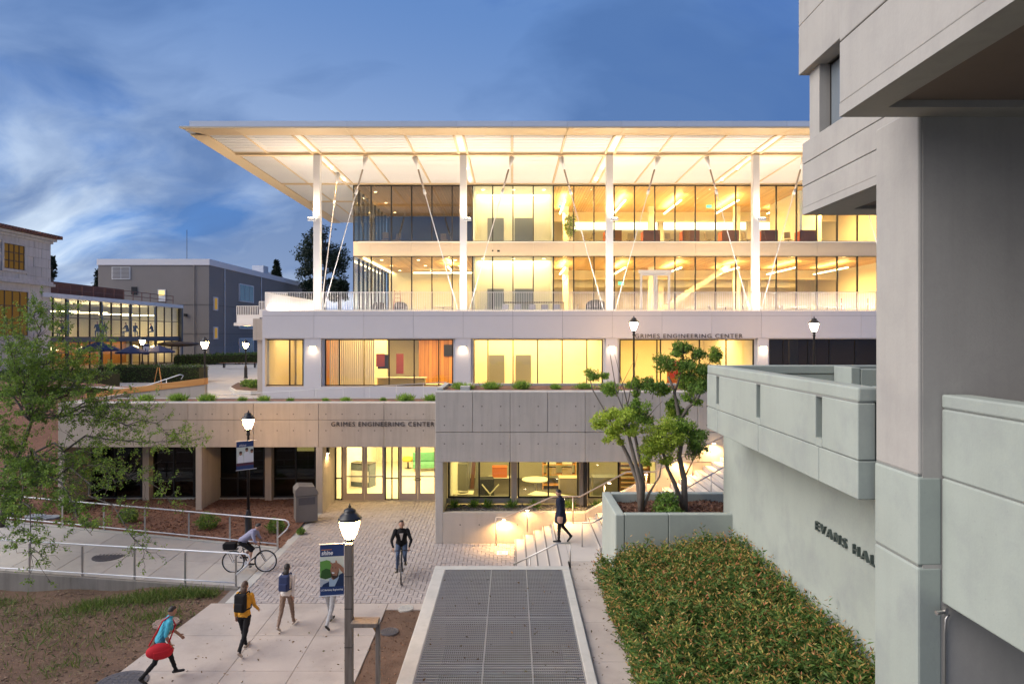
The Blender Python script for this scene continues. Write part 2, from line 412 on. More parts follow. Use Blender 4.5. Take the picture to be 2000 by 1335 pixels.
M_side = surf('sidewalk_concrete', (0.39, 0.34, 0.305), 0.85, var=0.16, scale=0.9, fine=0.09, fscale=50, bump=0.25, rnd=0.05, pits=0.45, dirt=((0.20, 0.175, 0.16), 0.55))
M_path = surf('path_concrete', (0.39, 0.37, 0.345), 0.85, var=0.16, scale=0.8, fine=0.08, fscale=50, bump=0.25, rnd=0.05, pits=0.4, dirt=((0.21, 0.20, 0.19), 0.55))
M_step = surf('stair_concrete', (0.46, 0.42, 0.39), 0.8, var=0.10, scale=1.2, fine=0.06, bump=0.2)
M_nose = surf('step_nosing', (0.17, 0.155, 0.145), 0.9, var=0.1)
M_curb = surf('curb_concrete', (0.44, 0.43, 0.40), 0.85, var=0.14, scale=1.5, fine=0.08, bump=0.25, streak=0.1)
M_mulch = surf('bark_mulch', (0.19, 0.095, 0.062), 0.95, var=0.35, scale=5, fine=0.3, fscale=35, bump=1.0, bdist=0.03)
M_soil = surf('dry_soil', (0.125, 0.075, 0.05), 0.95, var=0.5, scale=2.2, fine=0.25, fscale=28, bump=1.0, bdist=0.03)
M_gravel = surf('gravel_bed', (0.12, 0.11, 0.10), 0.9, var=0.3, scale=9, fine=0.3, bump=0.8)
M_iron = surf('cast_iron', (0.12, 0.115, 0.125), 0.6, metal=0.5, var=0.2, scale=8, bump=0.4)
M_rust = surf('rusty_cover', (0.26, 0.19, 0.165), 0.8, var=0.2, scale=6, bump=0.3)
M_ground = surf('far_ground', (0.10, 0.10, 0.08), 0.95, var=0.3, scale=0.1)
M_brick = surf('grey_brick', (0.22, 0.195, 0.18), 0.85, var=0.10, scale=0.5, fine=0.08, fscale=12, bump=0.2)
M_stone = surf('grey_limestone', (0.50, 0.485, 0.475), 0.8, var=0.16, scale=0.5, fine=0.06, fscale=10, bump=0.2, streak=0.22, rnd=0.06)
M_tile = surf('clay_tile', (0.17, 0.085, 0.07), 0.8, var=0.2, rnd=0.2)
M_bark = surf('grey_bark', (0.17, 0.145, 0.125), 0.9, var=0.3, scale=6, fine=0.2, bump=0.8, bdist=0.02)
M_bark2 = surf('dark_bark', (0.085, 0.075, 0.065), 0.9, var=0.3, scale=6, bump=0.5)
M_navy = surf('navy_fabric', (0.022, 0.035, 0.10), 0.85, var=0.15)
M_teal = surf('teal_window', (0.10, 0.22, 0.23), 0.15, var=0.1, spec=0.8, bump=0)
M_glass = glass('clear_glass')
M_glassd = glass('grey_glass', (0.45, 0.46, 0.45), 0.7)
M_warmlit = surf('warm_lit_white_metal', (0.70, 0.54, 0.33), 0.4, metal=0.0, var=0.03, bump=0)  # white canopy steel with its warm lighting put into the colour
M_glasst = glass('meeting_room_glass', (0.70, 0.68, 0.62), 2.6)
M_globe = emit('lamp_globe', (1.0, 0.58, 0.22), 85.0)
M_strip = emit('light_strip', (1.0, 0.76, 0.38), 7.0)
M_sconce = emit('sconce_lens', (1.0, 0.72, 0.42), 22.0)
M_exit = emit('exit_green', (0.15, 1.0, 0.30), 1.5)
M_screen = emit('screen_glow', (0.9, 0.95, 1.0), 2.0)
WARM = (1.0, 0.60, 0.19)
WARM2 = (1.0, 0.68, 0.29)
# ------------------------------------------------------------------ ground, plaza, paths
def sheet(name, fn, x0, x1, y0, y1, nx, ny, mat, jag=0.0):
    """height-field sheet z = fn(x, y)"""
    vs = []; 
    for j in range(ny + 1):
        for i in range(nx + 1):
            x = x0 + (x1 - x0) * i / nx; y = y0 + (y1 - y0) * j / ny
            vs.append((x, y, fn(x, y) + random.uniform(-jag, jag)))
    fs = [(j * (nx + 1) + i, j * (nx + 1) + i + 1, (j + 1) * (nx + 1) + i + 1, (j + 1) * (nx + 1) + i) for j in range(ny) for i in range(nx)]
    return MB().add(vs, fs).build(name, mat, smooth=True)
ss = lambda a, b, t: (lambda u: u * u * (3 - 2 * u))(max(0.0, min(1.0, (t - a) / (b - a))))
struct(MB().quad((-900, -60, -0.9), (900, -60, -0.9), (900, 1500, -0.9), (-900, 1500, -0.9)).build('ground', M_ground))
UP = 4.56
def upz(x, y): return UP + 0.55 * ss(42, 80, y) * ss(4, -22, x)
struct(sheet('upper_plaza', lambda x, y: upz(x, y) if y < 140 else 5.1, -130, 60, 36.0, 420, 38, 96, M_path))
struct(MB().box(-19.0, 40, 29.2, 36.02, UP - 0.25, UP).build('podium_terrace', M_path))

# plaza bed and pavers
XL, XR = -8.2, 0.1
plaza = struct(MB().hexa([(XL - 0.4, 19.87, -0.6), (XR + 1, 19.87, -0.6), (XR + 1, 31, -0.6), (XL - 0.4, 31, -0.6)],
          [(XL - 0.4, 19.87, zp(19.87) - .035), (XR + 1, 19.87, zp(19.87) - .035), (XR + 1, 31, zp(31) - .035), (XL - 0.4, 31, zp(31) - .035)]).build('plaza', surf('paver_sand', (.19, .17, .16), .95)))
def clip(poly, a, b):
    """keep the part left of the directed line a->b"""
    out = []
    side = lambda p: (b[0] - a[0]) * (p[1] - a[1]) - (b[1] - a[1]) * (p[0] - a[0])
    for i, p in enumerate(poly):
        q = poly[(i + 1) % len(poly)]; sp_, sq = side(p), side(q)
        if sp_ >= 0: out.append(p)
        if (sp_ >= 0) != (sq >= 0):
            t = sp_ / (sp_ - sq); out.append((p[0] + (q[0] - p[0]) * t, p[1] + (q[1] - p[1]) * t))
    return out
REGS = [[(XL + .14, 19.88), (XR, 19.88), (XR, 24.98), (XL + .14, 24.98)], [(XL + .14, 24.98), (-2.8, 24.98), (-2.8, 30.7), (-7.95, 30.7)]]
pav = []
u = 0.145
for reg in REGS:
    for i in range(0, 46):
        for j in range(0, 84):
            # 2:1 herringbone: pairs stepping along the diagonal
            bx, by = XL - 1 + (i * 4 - j) * u, 19.4 + j * u
            for (dx, dy, w, h) in ((0, 0, 2 * u, u), (2 * u, 0, u, 2 * u)):
                x0, y0 = bx + dx, by + dy
                g = 0.006
                poly = [(x0 + g, y0 + g), (x0 + w - g, y0 + g), (x0 + w - g, y0 + h - g), (x0 + g, y0 + h - g)]
                if x0 > XR or x0 + w < XL or y0 > 31 or y0 + h < 19.5: continue
                for k in range(4): 
                    poly = clip(poly, reg[k], reg[(k + 1) % 4])
                    if len(poly) < 3: break
                if len(poly) >= 3:
                    ar = abs(sum(poly[k][0] * poly[(k + 1) % len(poly)][1] - poly[(k + 1) % len(poly)][0] * poly[k][1] for k in range(len(poly)))) / 2
                    if ar > 0.004: pav.append((min(p[1] for p in poly), poly, ar))
pav.sort(key=lambda t: t[0] - 5 * (t[2] > 0.06))
full = {}
rest = MB()
def paver_geo(mb, poly, dz, cx=0, cy=0, tilt=0):
    n = len(poly); c = (sum(p[0] for p in poly) / n, sum(p[1] for p in poly) / n)
    ins = [(p[0] + (c[0] - p[0]) * 0.05, p[1] + (c[1] - p[1]) * 0.05) for p in poly]
    z = lambda p, d: zp(p[1]) + d + dz
    vs = [(p[0], p[1], z(p, -.035)) for p in poly] + [(p[0], p[1], z(p, -.007)) for p in poly] + [(p[0], p[1], z(p, 0)) for p in ins]
    fs = [(i, (i + 1) % n, n + (i + 1) % n, n + i) for i in range(n)] + [(n + i, n + (i + 1) % n, 2 * n + (i + 1) % n, 2 * n + i) for i in range(n)] + [tuple(range(2 * n, 3 * n))]
    mb.add(vs, fs)
for k, (d, poly, ar) in enumerate(pav):
    if k < 300:
        mb = MB(); paver_geo(mb, poly, random.uniform(-.003, .003)); mb.build('paver', M_pave, plaza)
    else: paver_geo(rest, poly, random.uniform(-.003, .003))
# tone differs from paver to paver: colour by island
def islandvar(mat, amt):
    nt = mat.node_tree; b = [n for n in nt.nodes if n.type == 'BSDF_PRINCIPLED'][0]; k = NT(nt)
    src = b.inputs['Base Color'].links[0].from_socket
    gi = k.n('ShaderNodeNewGeometry')
    c = k.mix(1.0, src, k.math('MULTIPLY_ADD', gi.outputs['Random Per Island'], 2 * amt, 1 - amt), 'MULTIPLY'); k.l(c, b.inputs['Base Color'])
M_pave2 = surf('paver_concrete_far', (0.34, 0.30, 0.285), 0.85, var=0.12, scale=0.7, fine=0.09, fscale=45, bump=0.25); islandvar(M_pave2, 0.08)
stuff(rest.build('pavers', M_pave2, plaza))
MB().hexa([(XL - .16, 19.88, 0), (XL + .13, 19.88, 0), (-7.98, 30.6, 0), (-8.3, 30.6, 0)],
          [(XL - .16, 19.88, zp(19.88) + .004), (XL + .13, 19.88, zp(19.88) + .004), (-7.98, 30.6, zp(30.6) + .004), (-8.3, 30.6, zp(30.6) + .004)]).build('edge_band', M_curb, plaza, bev=.01)

# near sidewalk of scored slabs
sidewalk = struct(MB().hexa([(-8.7, 10, -.9), (-3.62, 10, -.9), (-3.62, 19.86, -.9), (-8.7, 19.86, -.9)], [(-8.7, 10, zp(10) - .03), (-3.62, 10, zp(10) - .03), (-3.62, 19.86, zp(19.86) - .03), (-8.7, 19.86, zp(19.86) - .03)]).build('sidewalk', M_joint))
xs = [-8.75, -6.72, -5.16, -3.6]; ys = [10.8, 12.6, 14.35, 16.12, 17.88, 19.86]
for i in range(3):
    for j in range(5):
        g = .005; x0, x1, y0, y1 = xs[i] + g, xs[i + 1] - g, ys[j] + g, ys[j + 1] - g
        if i == 0: x0a, x1a = x0 - 0.55 * (19.86 - y0) / 4.3, x0 - 0.55 * (19.86 - y1) / 4.3
        else: x0a = x1a = x0
        MB().hexa([(x0a, y0, zp(y0) - .12), (x1, y0, zp(y0) - .12), (x1, y1, zp(y1) - .12), (x1a, y1, zp(y1) - .12)],
                  [(x0a, y0, zp(y0)), (x1, y0, zp(y0)), (x1, y1, zp(y1)), (x1a, y1, zp(y1))]).build('slab', M_side, sidewalk, bev=.008)
MB().hexa([(-3.59, 19.45, .0), (-2.25, 19.45, .0), (-2.25, 19.86, .0), (-3.59, 19.86, .0)], [(-3.59, 19.45, zp(19.45)), (-2.25, 19.45, zp(19.45)), (-2.25, 19.86, zp(19.86)), (-3.59, 19.86, zp(19.86))]).build('slab', M_side, sidewalk, bev=.008)
soil_bed = struct(sheet('planting_soil', lambda x, y: zp(y) - .03 + .02 * math.sin(x * 9) * math.cos(y * 7), -3.6, -2.2, 10, 19.44, 14, 60, M_soil, .012))

# side path with slabs, kerb wall to the lower ground
PN0, PN1 = Vector((-8.36, 21.0, .27)), Vector((-21.5, 22.95, .36))      # near edge
PF0, PF1 = Vector((-8.36, 24.35, .38)), Vector((-21.5, 27.4, .62))      # far edge
def path_pt(s_, t): return (PN0.lerp(PN1, s_)).lerp(PF0.lerp(PF1, s_), t)
path = struct(MB().hexa([(p.x, p.y, -.7) for p in (PN1, PN0, PF0, PF1)], [(p.x, p.y, p.z - .012) for p in (PN1, PN0, PF0, PF1)]).build('path', M_joint))
for i in range(8):
    for j in range(2):
        s0, s1, t0, t1 = i / 8 + .0006, (i + 1) / 8 - .0006, j / 2 + .002, (j + 1) / 2 - .002
        q = [path_pt(s1, t0), path_pt(s0, t0), path_pt(s0, t1), path_pt(s1, t1)]
        MB().hexa([p - Vector((0, 0, .1)) for p in q], q).build('slab', M_path, path, bev=.006)
kv = Vector((0, -.16, 0))
MB().hexa([PN1 + kv - Vector((0, 0, .9)), PN0 + kv - Vector((0, 0, .9)), PN0 - Vector((0, 0.005, .9)), PN1 - Vector((0, 0.005, .9))],
          [PN1 + kv + Vector((0, 0, .05)), PN0 + kv + Vector((0, 0, .03)), PN0 + Vector((0, -.005, .03)), PN1 + Vector((0, -.005, .05))]).build('kerb', M_kerb, path, bev=.02)
MB().hexa([PF1 + Vector((0, .005, -.5)), PF0 + Vector((0, .005, -.5)), PF0 + Vector((0, .16, -.5)), PF1 + Vector((0, .16, -.5))],
          [PF1 + Vector((0, .005, .06)), PF0 + Vector((0, .005, .05)), PF0 + Vector((0, .16, .05)), PF1 + Vector((0, .16, .06))]).build('kerb', M_curb, path, bev=.02)

def dirt_z(x, y):
    near = PN0.y + (PN0.x - x) / 13.14 * 1.95
    return zp(y) - .05 - .42 * ss(-9.5, -17, x) * ss(17, near, y) - .05 * ss(-9, -11, x) + .06 * ss(-9.2, -10.5, x) * math.sin(x * 2.1 + y) * math.sin(y * 1.7)
lower_ground = struct(sheet('lower_ground', lambda x, y: dirt_z(x, y), -26, -8.6, 9, 23.0, 60, 50, M_soil, .012))
def bed_z(x, y):
    t = ss(24.2 + (-8.36 - x) * .23, 30, y)
    base = .40 + .02 * (-8.3 - x)
    hill = 4.3 * ss(-18.9, -19.9, x) * ss(27.2, 36.5, y) + .5 * ss(-18, -26, x) * ss(24, 30, y)
    return base + (.72 - base) * t + hill + .03 * math.sin(x * 3.1) * math.sin(y * 2.3)
def sheared(name, fn, x0, x1, ylo, yhi, nx, ny, mat, jag):
    vs = []
    for j in range(ny + 1):
        for i in range(nx + 1):
            x = x0 + (x1 - x0) * i / nx; a = ylo(x); y = a + (yhi - a) * j / ny; vs.append((x, y, fn(x, y) + random.uniform(-jag, jag)))
    return MB().add(vs, [(j * (nx + 1) + i, j * (nx + 1) + i + 1, (j + 1) * (nx + 1) + i + 1, (j + 1) * (nx + 1) + i) for j in range(ny) for i in range(nx)]).build(name, mat, smooth=True)
mulch_bed = struct(sheared('mulch_bed', bed_z, -40, -8.28, lambda x: 24.35 + (-8.36 - x) / 13.14 * 3.05 + .1 if x < -8.36 else 24.45, 37.5, 120, 60, M_mulch, .015))
# concrete walk climbing behind the slope at the far left
hw = MB(); hv = []
for i in range(25):
    x = -36 + 16.4 * i / 24; y = 31.4 + (x + 36) * .27
    for w_ in (0, .14, 1.5): hv.append((x, y + w_, max(bed_z(x, y), bed_z(x, y + .7)) + (.10 if w_ < .2 else .06)))
hw.add(hv, [(i * 3 + j, i * 3 + 3 + j, i * 3 + 4 + j, i * 3 + 1 + j) for i in range(24) for j in range(2)])
struct(hw.build('hill_walk', M_path))

# ------------------------------------------------------------------ entrance building (concrete podium)
ent = thing('entrance_building', 'board-marked concrete entrance building with glass doors and engraved name on its beam', 'building', (-5.5, 28.7, .5))
D1 = 28.7; DR = 25.0
px1 = [113, 242, 367, 495, 622, 750, 880]
zt, zm, zb = 5.16, 4.46, 3.31
MB().box(PX(113, D1) + .03, -2.4, D1 + .12, 31.0, zb + .01, zt - .06).build('wall_core', M_joint, ent)
for i in range(6):
    a, b = PX(px1[i], D1) + .006, PX(px1[i + 1], D1) - .006
    if i == 5: b = -2.3
    MB().box(a, b, D1, D1 + .25, zm + .006, zt).build('concrete_panel', M_conc, ent, bev=.012)
    MB().box(a, b, D1 + .004, D1 + .25, zb, zm - .006).build('concrete_panel', M_conc, ent, bev=.012)
MB().box(PX(113, D1), -2.3, D1 + .26, D1 + .75, zt - .1, zt + .008).build('parapet_cap', M_curb, ent, bev=.015)
MB().box(PX(113, D1), PX(113, D1) + .25, D1 + .26, 36, zb, zt - .002).build('concrete_panel', M_conc, ent, bev=.012)
# soffit under the beam
MB().box(PX(113, D1) + .2, -2.5, D1 + .3, 30.9, zb + .02, zb + .2).build('soffit', M_curb, ent)
# piers
for (xa, xb, y0, y1) in ((113, 125, D1, 30.6), (382, 393, D1, 30.6), (617, 630, D1, 30.7)):
    a, b = PX(xa, D1), PX(xb, D1)
    MB().box(a, max(b, a + .26), y0, y1, .1, zb - .002).build('pier', M_conc, ent, bev=.015)
for (xa, xb) in ((278, 291), (517, 530)):
    a, b = PX(xa, 30.2), PX(xb, 30.2)
    MB().box(a, b, 30.2, 30.75, .2, zb - .002).build('pier', M_conc, ent, bev=.012)
# dark window bays
DW = 30.55
def window(par, x0, x1, z0, z1, D, mull=(), trans=(), gm=None, fm=None, fw=.05, name='window'):
    """frame with panes at world x, set at depth D"""
    f = MB(); fm = fm or M_dark
    f.box(x0, x1, D - .05, D + .07, z0, z0 + fw); f.box(x0, x1, D - .05, D + .07, z1 - fw, z1)
    for x in (x0, x1 - fw): f.box(x, x + fw, D - .048, D + .068, z0 + fw, z1 - fw)
    for x in mull: f.box(x - fw / 2, x + fw / 2, D - .045, D + .065, z0 + fw, z1 - fw)
    ex = [x0 + fw] + list(mull) + [x1 - fw]; ez = [z0 + fw] + list(trans) + [z1 - fw]
    for i in range(len(ex) - 1):
        for z in trans: f.box(ex[i] + (fw / 2 if i else 0), ex[i + 1] - (fw / 2 if i < len(ex) - 2 else 0), D - .035, D + .055, z - fw / 2, z + fw / 2)
    o = f.build(name, fm, par)
    for i in range(len(ex) - 1):
        for j in range(len(ez) - 1):
            MB().box(ex[i] - .005, ex[i + 1] + .005, D, D + .012, ez[j] - .005, ez[j + 1] + .005).build('pane', gm or M_glass, o)
    return o
for (xa, xb, xm) in ((172, 278, 225), (292, 381, 340), (412, 517, 465), (531, 617, 578)):
    a, b, m_ = PX(xa, DW), PX(xb, DW), PX(xm, DW)
    window(ent, a, b, .78, zb + .1, DW, (m_,), (1.62,), gm=M_glassd, fw=.06)
    MB().box(a - .02, b + .02, DW - .12, DW + .1, .55, .775).build('sill', M_curb, ent)
# rooms behind
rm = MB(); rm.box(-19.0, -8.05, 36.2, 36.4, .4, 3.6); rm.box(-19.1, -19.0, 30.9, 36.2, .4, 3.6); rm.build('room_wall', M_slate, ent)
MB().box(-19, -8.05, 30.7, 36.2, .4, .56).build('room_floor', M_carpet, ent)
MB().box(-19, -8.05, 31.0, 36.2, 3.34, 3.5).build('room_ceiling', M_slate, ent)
# small lit doorway seen at the back of the dark room
MB().box(-11.4, -10.35, 36.1, 36.15, 1.9, 3.3).build('lit_door_glass', emit('lit_doorway', (1.0, .80, .25), 0.55), ent)
# lobby
MB().box(-8.05, -7.9, 30.75, 40, .4, 3.7).build('lobby_wall', M_ivory, ent)
MB().box(-7.9, -2.62, 40, 40.2, .4, 3.7).build('lobby_wall', M_cream, ent)
MB().box(-2.62, -2.48, 27.5, 40, .4, 3.7).build('lobby_wall', M_ivory, ent)
MB().box(-7.9, -2.6, 30.62, 40, .3, zp(30.7) + .01).build('lobby_floor', M_floor, ent)
MB().box(-7.9, -2.6, 31.0, 40, 3.5, 3.65).build('lobby_ceiling', M_ivory, ent)
for yy in (33, 37):
    f_ = MB().box(-6.6, -4.0, yy - .12, yy + .12, 3.46, 3.498).build('light_panel', M_strip, ent)
lamp('lobby_light', 'AREA', (-5.3, 34.5, 3.44), 420, WARM2, ent, 4.2, 6.5, aim=(0, 0, -1))
# reveal wall beside the doors with sconce
DD = 30.72
z0 = zp(DD)
def door_leaf(x0, x1, handle):
    st = .115
    m_ = MB(); m_.box(x0, x0 + st, DD, DD + .05, z0 + .01, zb + .12); m_.box(x1 - st, x1, DD, DD + .05, z0 + .01, zb + .12)
    m_.box(x0 + st, x1 - st, DD, DD + .05, z0 + .01, z0 + .30); m_.box(x0 + st, x1 - st, DD, DD + .05, zb - .02, zb + .12)
    o = m_.build('door', M_champ, ent, bev=.006)
    MB().box(x0 + st - .005, x1 - st + .005, DD + .02, DD + .03, z0 + .29, zb).build('pane', M_glass, o)
    MB().bar((x0 + st, DD + .07, z0 + 1.05), (x1 - st, DD + .07, z0 + 1.05), .03, .06).build('push_bar', M_steel, o)
    hx = x0 + st / 2 if handle < 0 else x1 - st / 2
    h = MB(); h.tube([(hx, DD - .06, z0 + .65), (hx, DD - .06, z0 + 1.65)], .018); h.bar((hx, DD - .06, z0 + .75), (hx, DD, z0 + .75), .02, .02); h.bar((hx, DD - .06, z0 + 1.55), (hx, DD, z0 + 1.55), .02, .02)
    h.build('handle', M_steel, o)
def sidelight(x0, x1, mull=()):
    window(ent, x0, x1, z0 + .01, zb + .12, DD, mull, (z0 + .98,), fw=.045, name='sidelight')
xx = lambda p: PX(p, DD)
sidelight(xx(655), xx(669)); MB().box(xx(669.2), xx(672), DD - .03, DD + .09, z0, zb + .12).build('door_jamb', M_champ, ent)
door_leaf(xx(672.3), xx(711.8), 1); door_leaf(xx(712.2), xx(751.5), -1)
sidelight(xx(752), xx(779.5), (xx(765.5),))
door_leaf(xx(780), xx(815.8), 1); door_leaf(xx(816.2), xx(853), -1)
MB().box(xx(653) - .12, xx(653), D1 + .3, DD + .1, .2, zb).build('reveal_wall', M_conc, ent)
# raised name: each letter a piece of its own
def split_letters(me, par, loc, mat):
    bm = bmesh.new(); bm.from_mesh(me); bm.verts.ensure_lookup_table(); seen = set(); isl = []
    for v in bm.verts:
        if v in seen: continue
        st_ = [v]; seen.add(v); cur = []
        while st_:
            q = st_.pop(); cur.append(q)
            for e_ in q.link_edges:
                w_ = e_.other_vert(q)
                if w_ not in seen: seen.add(w_); st_.append(w_)
        isl.append(cur)
    grp = []
    for cur in isl:                      # a counter shares its letter's x range
        lo, hi = min(v.co.x + v.co.y * 0 for v in cur), max(v.co.x for v in cur); grp.append((lo, hi, cur))
    for cur in isl:
        idx = {v: i for i, v in enumerate(cur)}; fs = {f for v in cur for f in v.link_faces}
        MB().add([v.co + Vector(loc) for v in cur], [tuple(idx[v] for v in f.verts) for f in fs]).build('letter', mat, par)
    bm.free(); bpy.data.meshes.remove(me)
# dark letters standing on the lower panels
def letters(txt, par, x0, x1, z, y, h, mat, name='letter', sp=1.2, depth=.03, off=-.002):
    me = text_mesh(name, txt, h / .70, mat, depth, offset=off, spacing=sp)
    co = np.empty(len(me.vertices) * 3, np.float32); me.vertices.foreach_get('co', co); co = co.reshape(-1, 3)
    lo, hi = co[:, 0].min(), co[:, 0].max(); co[:, 0] = (co[:, 0] - lo) * (x1 - x0) / (hi - lo)
    co = np.stack([co[:, 0], -co[:, 2], co[:, 1]], 1); me.vertices.foreach_set('co', co.astype(np.float32).ravel()); me.update()
    return split_letters(me, par, (x0, y, z), mat)
M_letter = surf('letter_bronze', (0.075, 0.065, 0.06), 0.5, metal=0.3, var=0.05)
letters('GRIMES ENGINEERING CENTER', ent, PX(647, D1), PX(848, D1), PZ(832, D1), D1 - .012, .19, M_letter)
# tie holes
th = MB()
def hole(x, z, y, r=.03): th.add([(x + r * math.cos(a * math.pi / 3), y - .003, z + r * math.sin(a * math.pi / 3)) for a in range(6)], [(0, 1, 2, 3, 4, 5)])
x = PX(113, D1) + .34
while x < -2.9:
    hole(x, 4.70, D1); hole(x, 4.01, D1 + .004); x += .683

# right-hand block standing further forward
pxr = [850 + 73.3 * i for i in range(14)]
bt, bm, bb = 5.94, 4.46, 3.37
BXR = 13.0
MB().box(PX(850, DR) + .03, BXR, DR + .12, 26.0, bb + .01, bt - .08).build('wall_core', M_joint, ent)
for i in range(12):
    a, b = PX(pxr[i], DR) + .006, PX(pxr[i + 1], DR) - .006
    MB().box(a, b, DR, DR + .3, bm + .008, bt).build('concrete_panel', M_concb, ent, bev=.015)
for i in range(0, 12, 2):
    a, b = PX(pxr[i], DR) + .006, PX(pxr[i + 2], DR) - .006
    MB().box(a, b, DR + .004, DR + .3, bb, bm - .008).build('concrete_panel', M_concb, ent, bev=.015)
x = PX(868, DR)
while x < 9.5:
    hole(x, 5.41, DR); hole(x, 4.72, DR); hole(x, 4.04, DR + .004); x += .687
MB().box(PX(850, DR), BXR, DR + .3, DR + .7, bt - .12, bt + .006).build('parapet_cap', M_curb, ent, bev=.015)
MB().box(-2.81, -2.53, DR, 27.6, .1, bb - .002).build('pier', M_concb, ent, bev=.015)
MB().box(-2.5, 5.3, DR + .3, 26.1, bb + .02, bb + .2).build('soffit', M_curb, ent)
# low wall under the windows, stepping up with the stair
lw = MB(); lw.box(-2.53, 2.7, DR, DR + .22, .0, 1.53); 
lw.build('low_wall', M_conc, ent, bev=.02)
MB().extr([(2.704, DR, .2), (5.3, DR, .2), (5.3, DR, 2.55), (4.55, DR, 2.55), (2.704, DR, 1.53)], (0, .22, 0)).build('low_wall', M_conc, ent, bev=.02)
for x in (-1.9, -1.2, -.5, .2): hole(x, 1.08, DR)
MB().box(5.3, BXR, DR + .02, DR + .3, .2, bb - .003).build('stair_wall', M_conc, ent, bev=.01)
x = 5.7
while x < 9: hole(x, 2.75, DR + .02); x += .687
th_o = stuff(th.build('tie_holes', M_nose, ent))
# gravel strip
struct(sheet('gravel_strip', lambda x, y: 1.46 + .015 * math.sin(x * 13) * math.cos(y * 11), -2.5, 5.2, DR + .22, 26.45, 60, 10, M_gravel, .014))
DB = 26.5
for (xa, xb, xm) in ((875, 997, 936), (1011, 1130, 1071), (1148, 1284, 1208)):
    a, b, m_ = PX(xa, DB), PX(xb, DB), PX(xm, DB)
    window(ent, a, b, 1.72, bb + .1, DB, (m_,), (), fw=.06)
    MB().box(a - .06, b + .06, DB - .1, DB + .1, 1.52, 1.715).build('sill', M_steel, ent)
for (xa, xb) in ((998, 1010), (1131, 1147)):
    MB().box(PX(xa, DB), PX(xb, DB), DB - .15, DB + .2, 1.3, bb).build('pier', M_conc, ent)
MB().box(PX(1138, 26.3), PX(1145, 26.3), 26.0, 26.14, 1.4, bb).build('post', M_black, ent)
# store room behind
MB().box(-2.45, 6.4, 36.0, 36.2, .3, 3.8).build('room_wall', M_cream, ent)
MB().box(6.3, 6.45, 26.7, 36.0, .3, 3.8).build('room_wall', M_cream, ent)
MB().box(-2.45, 6.3, 26.6, 36.0, .3, .5).build('room_floor', M_carpet, ent)
MB().box(-2.45, 6.3, 26.6, 36.0, 3.6, 3.75).build('room_ceiling', M_ivory, ent)
lamp('store_light', 'AREA', (1.5, 30.5, 3.5), 300, (1.0, .74, .26), ent, 7, 5, aim=(0, 0, -1))

# planting strips on the roof edge
struct(MB().box(PX(113, D1) + .25, -2.3, D1 + .75, 30.9, 4.9, 5.13).build('roof_planting_bed', M_mulch))
struct(MB().box(-2.6, BXR, DR + .72, 28.4, 5.5, 5.92).build('block_planting_bed', M_mulch))
MB().box(PX(113, D1) + .2, -2.9, 30.9, 31.1, 4.6, 5.17).build('parapet_cap', M_curb, ent)
MB().box(-2.62, BXR, 28.4, 28.65, 4.6, 6.0).build('parapet_cap', M_curb, ent)
MB().box(-2.82, -2.62, DR + .72, 28.65, 4.6, 6.02).build('parapet_cap', M_curb, ent)
MB().box(-1.95, -1.6, DR + .75, 27.9, 5.6, 6.08).build('parapet_cap', M_curb, ent)

# ------------------------------------------------------------------ stairs, landing, walkway
LZ = 1.2
stair = thing('entrance_stair', 'pale concrete stair rising from the pavers to a landing beside the planter', 'stair', (0.8, 22.5, .3))
for i in range(5):
    x = .1 + .335 * i; zz_ = zp(25) + (LZ - zp(25)) * (i + 1) / 5
    x2 = x + .345 if i < 4 else 1.75
    MB().box(x, x2, 19.92, DR - .01, -.3, zz_).build('step', M_step, stair, bev=.012)
    MB().box(x + .012, x + .06, 19.95, DR - .03, zz_ - .01, zz_ + .003).build('nosing', M_nose, stair)
landing = struct(MB().box(1.665, 2.9, 10, 24.98, -.3, LZ - .012).build('landing', M_joint))
ys2 = [11.0, 12.9, 14.25, 16.2, 18.35, 20.6]
for j in range(5): MB().box(1.668, 2.85, ys2[j] + .005, ys2[j + 1] - .005, LZ - .1, LZ).build('slab', M_side, landing, bev=.008)
MB().box(1.755, 2.85, 20.605, 24.97, LZ - .1, LZ + .001).build('slab', M_step, landing, bev=.008)
def flight(par, x0, z0_, n, run, rise, y0, y1):
    for i in range(n):
        MB().box(x0 + run * i, x0 + run * (i + 1) + .01, y0, y1, z0_ - .4, z0_ + rise * (i + 1)).build('step', M_step, par, bev=.01)
        MB().box(x0 + run * i + .012, x0 + run * i + .055, y0 + .02, y1 - .02, z0_ + rise * (i + 1) - .01, z0_ + rise * (i + 1) + .003).build('nosing', M_nose, par)
st2 = thing('upper_stair', 'upper concrete stair climbing behind the planter trees, warmly lit along the wall', 'stair', (5.5, 23.0, 1.2))
flight(st2, 2.75, LZ, 6, .30, .155, 21.45, DR - .01)
MB().box(4.56, 5.2, 21.45, DR - .01, 1.4, LZ + 6 * .155).build('landing_slab', M_step, st2, bev=.01)
flight(st2, 5.2, LZ + .93, 15, .30, .158, 21.45, DR)
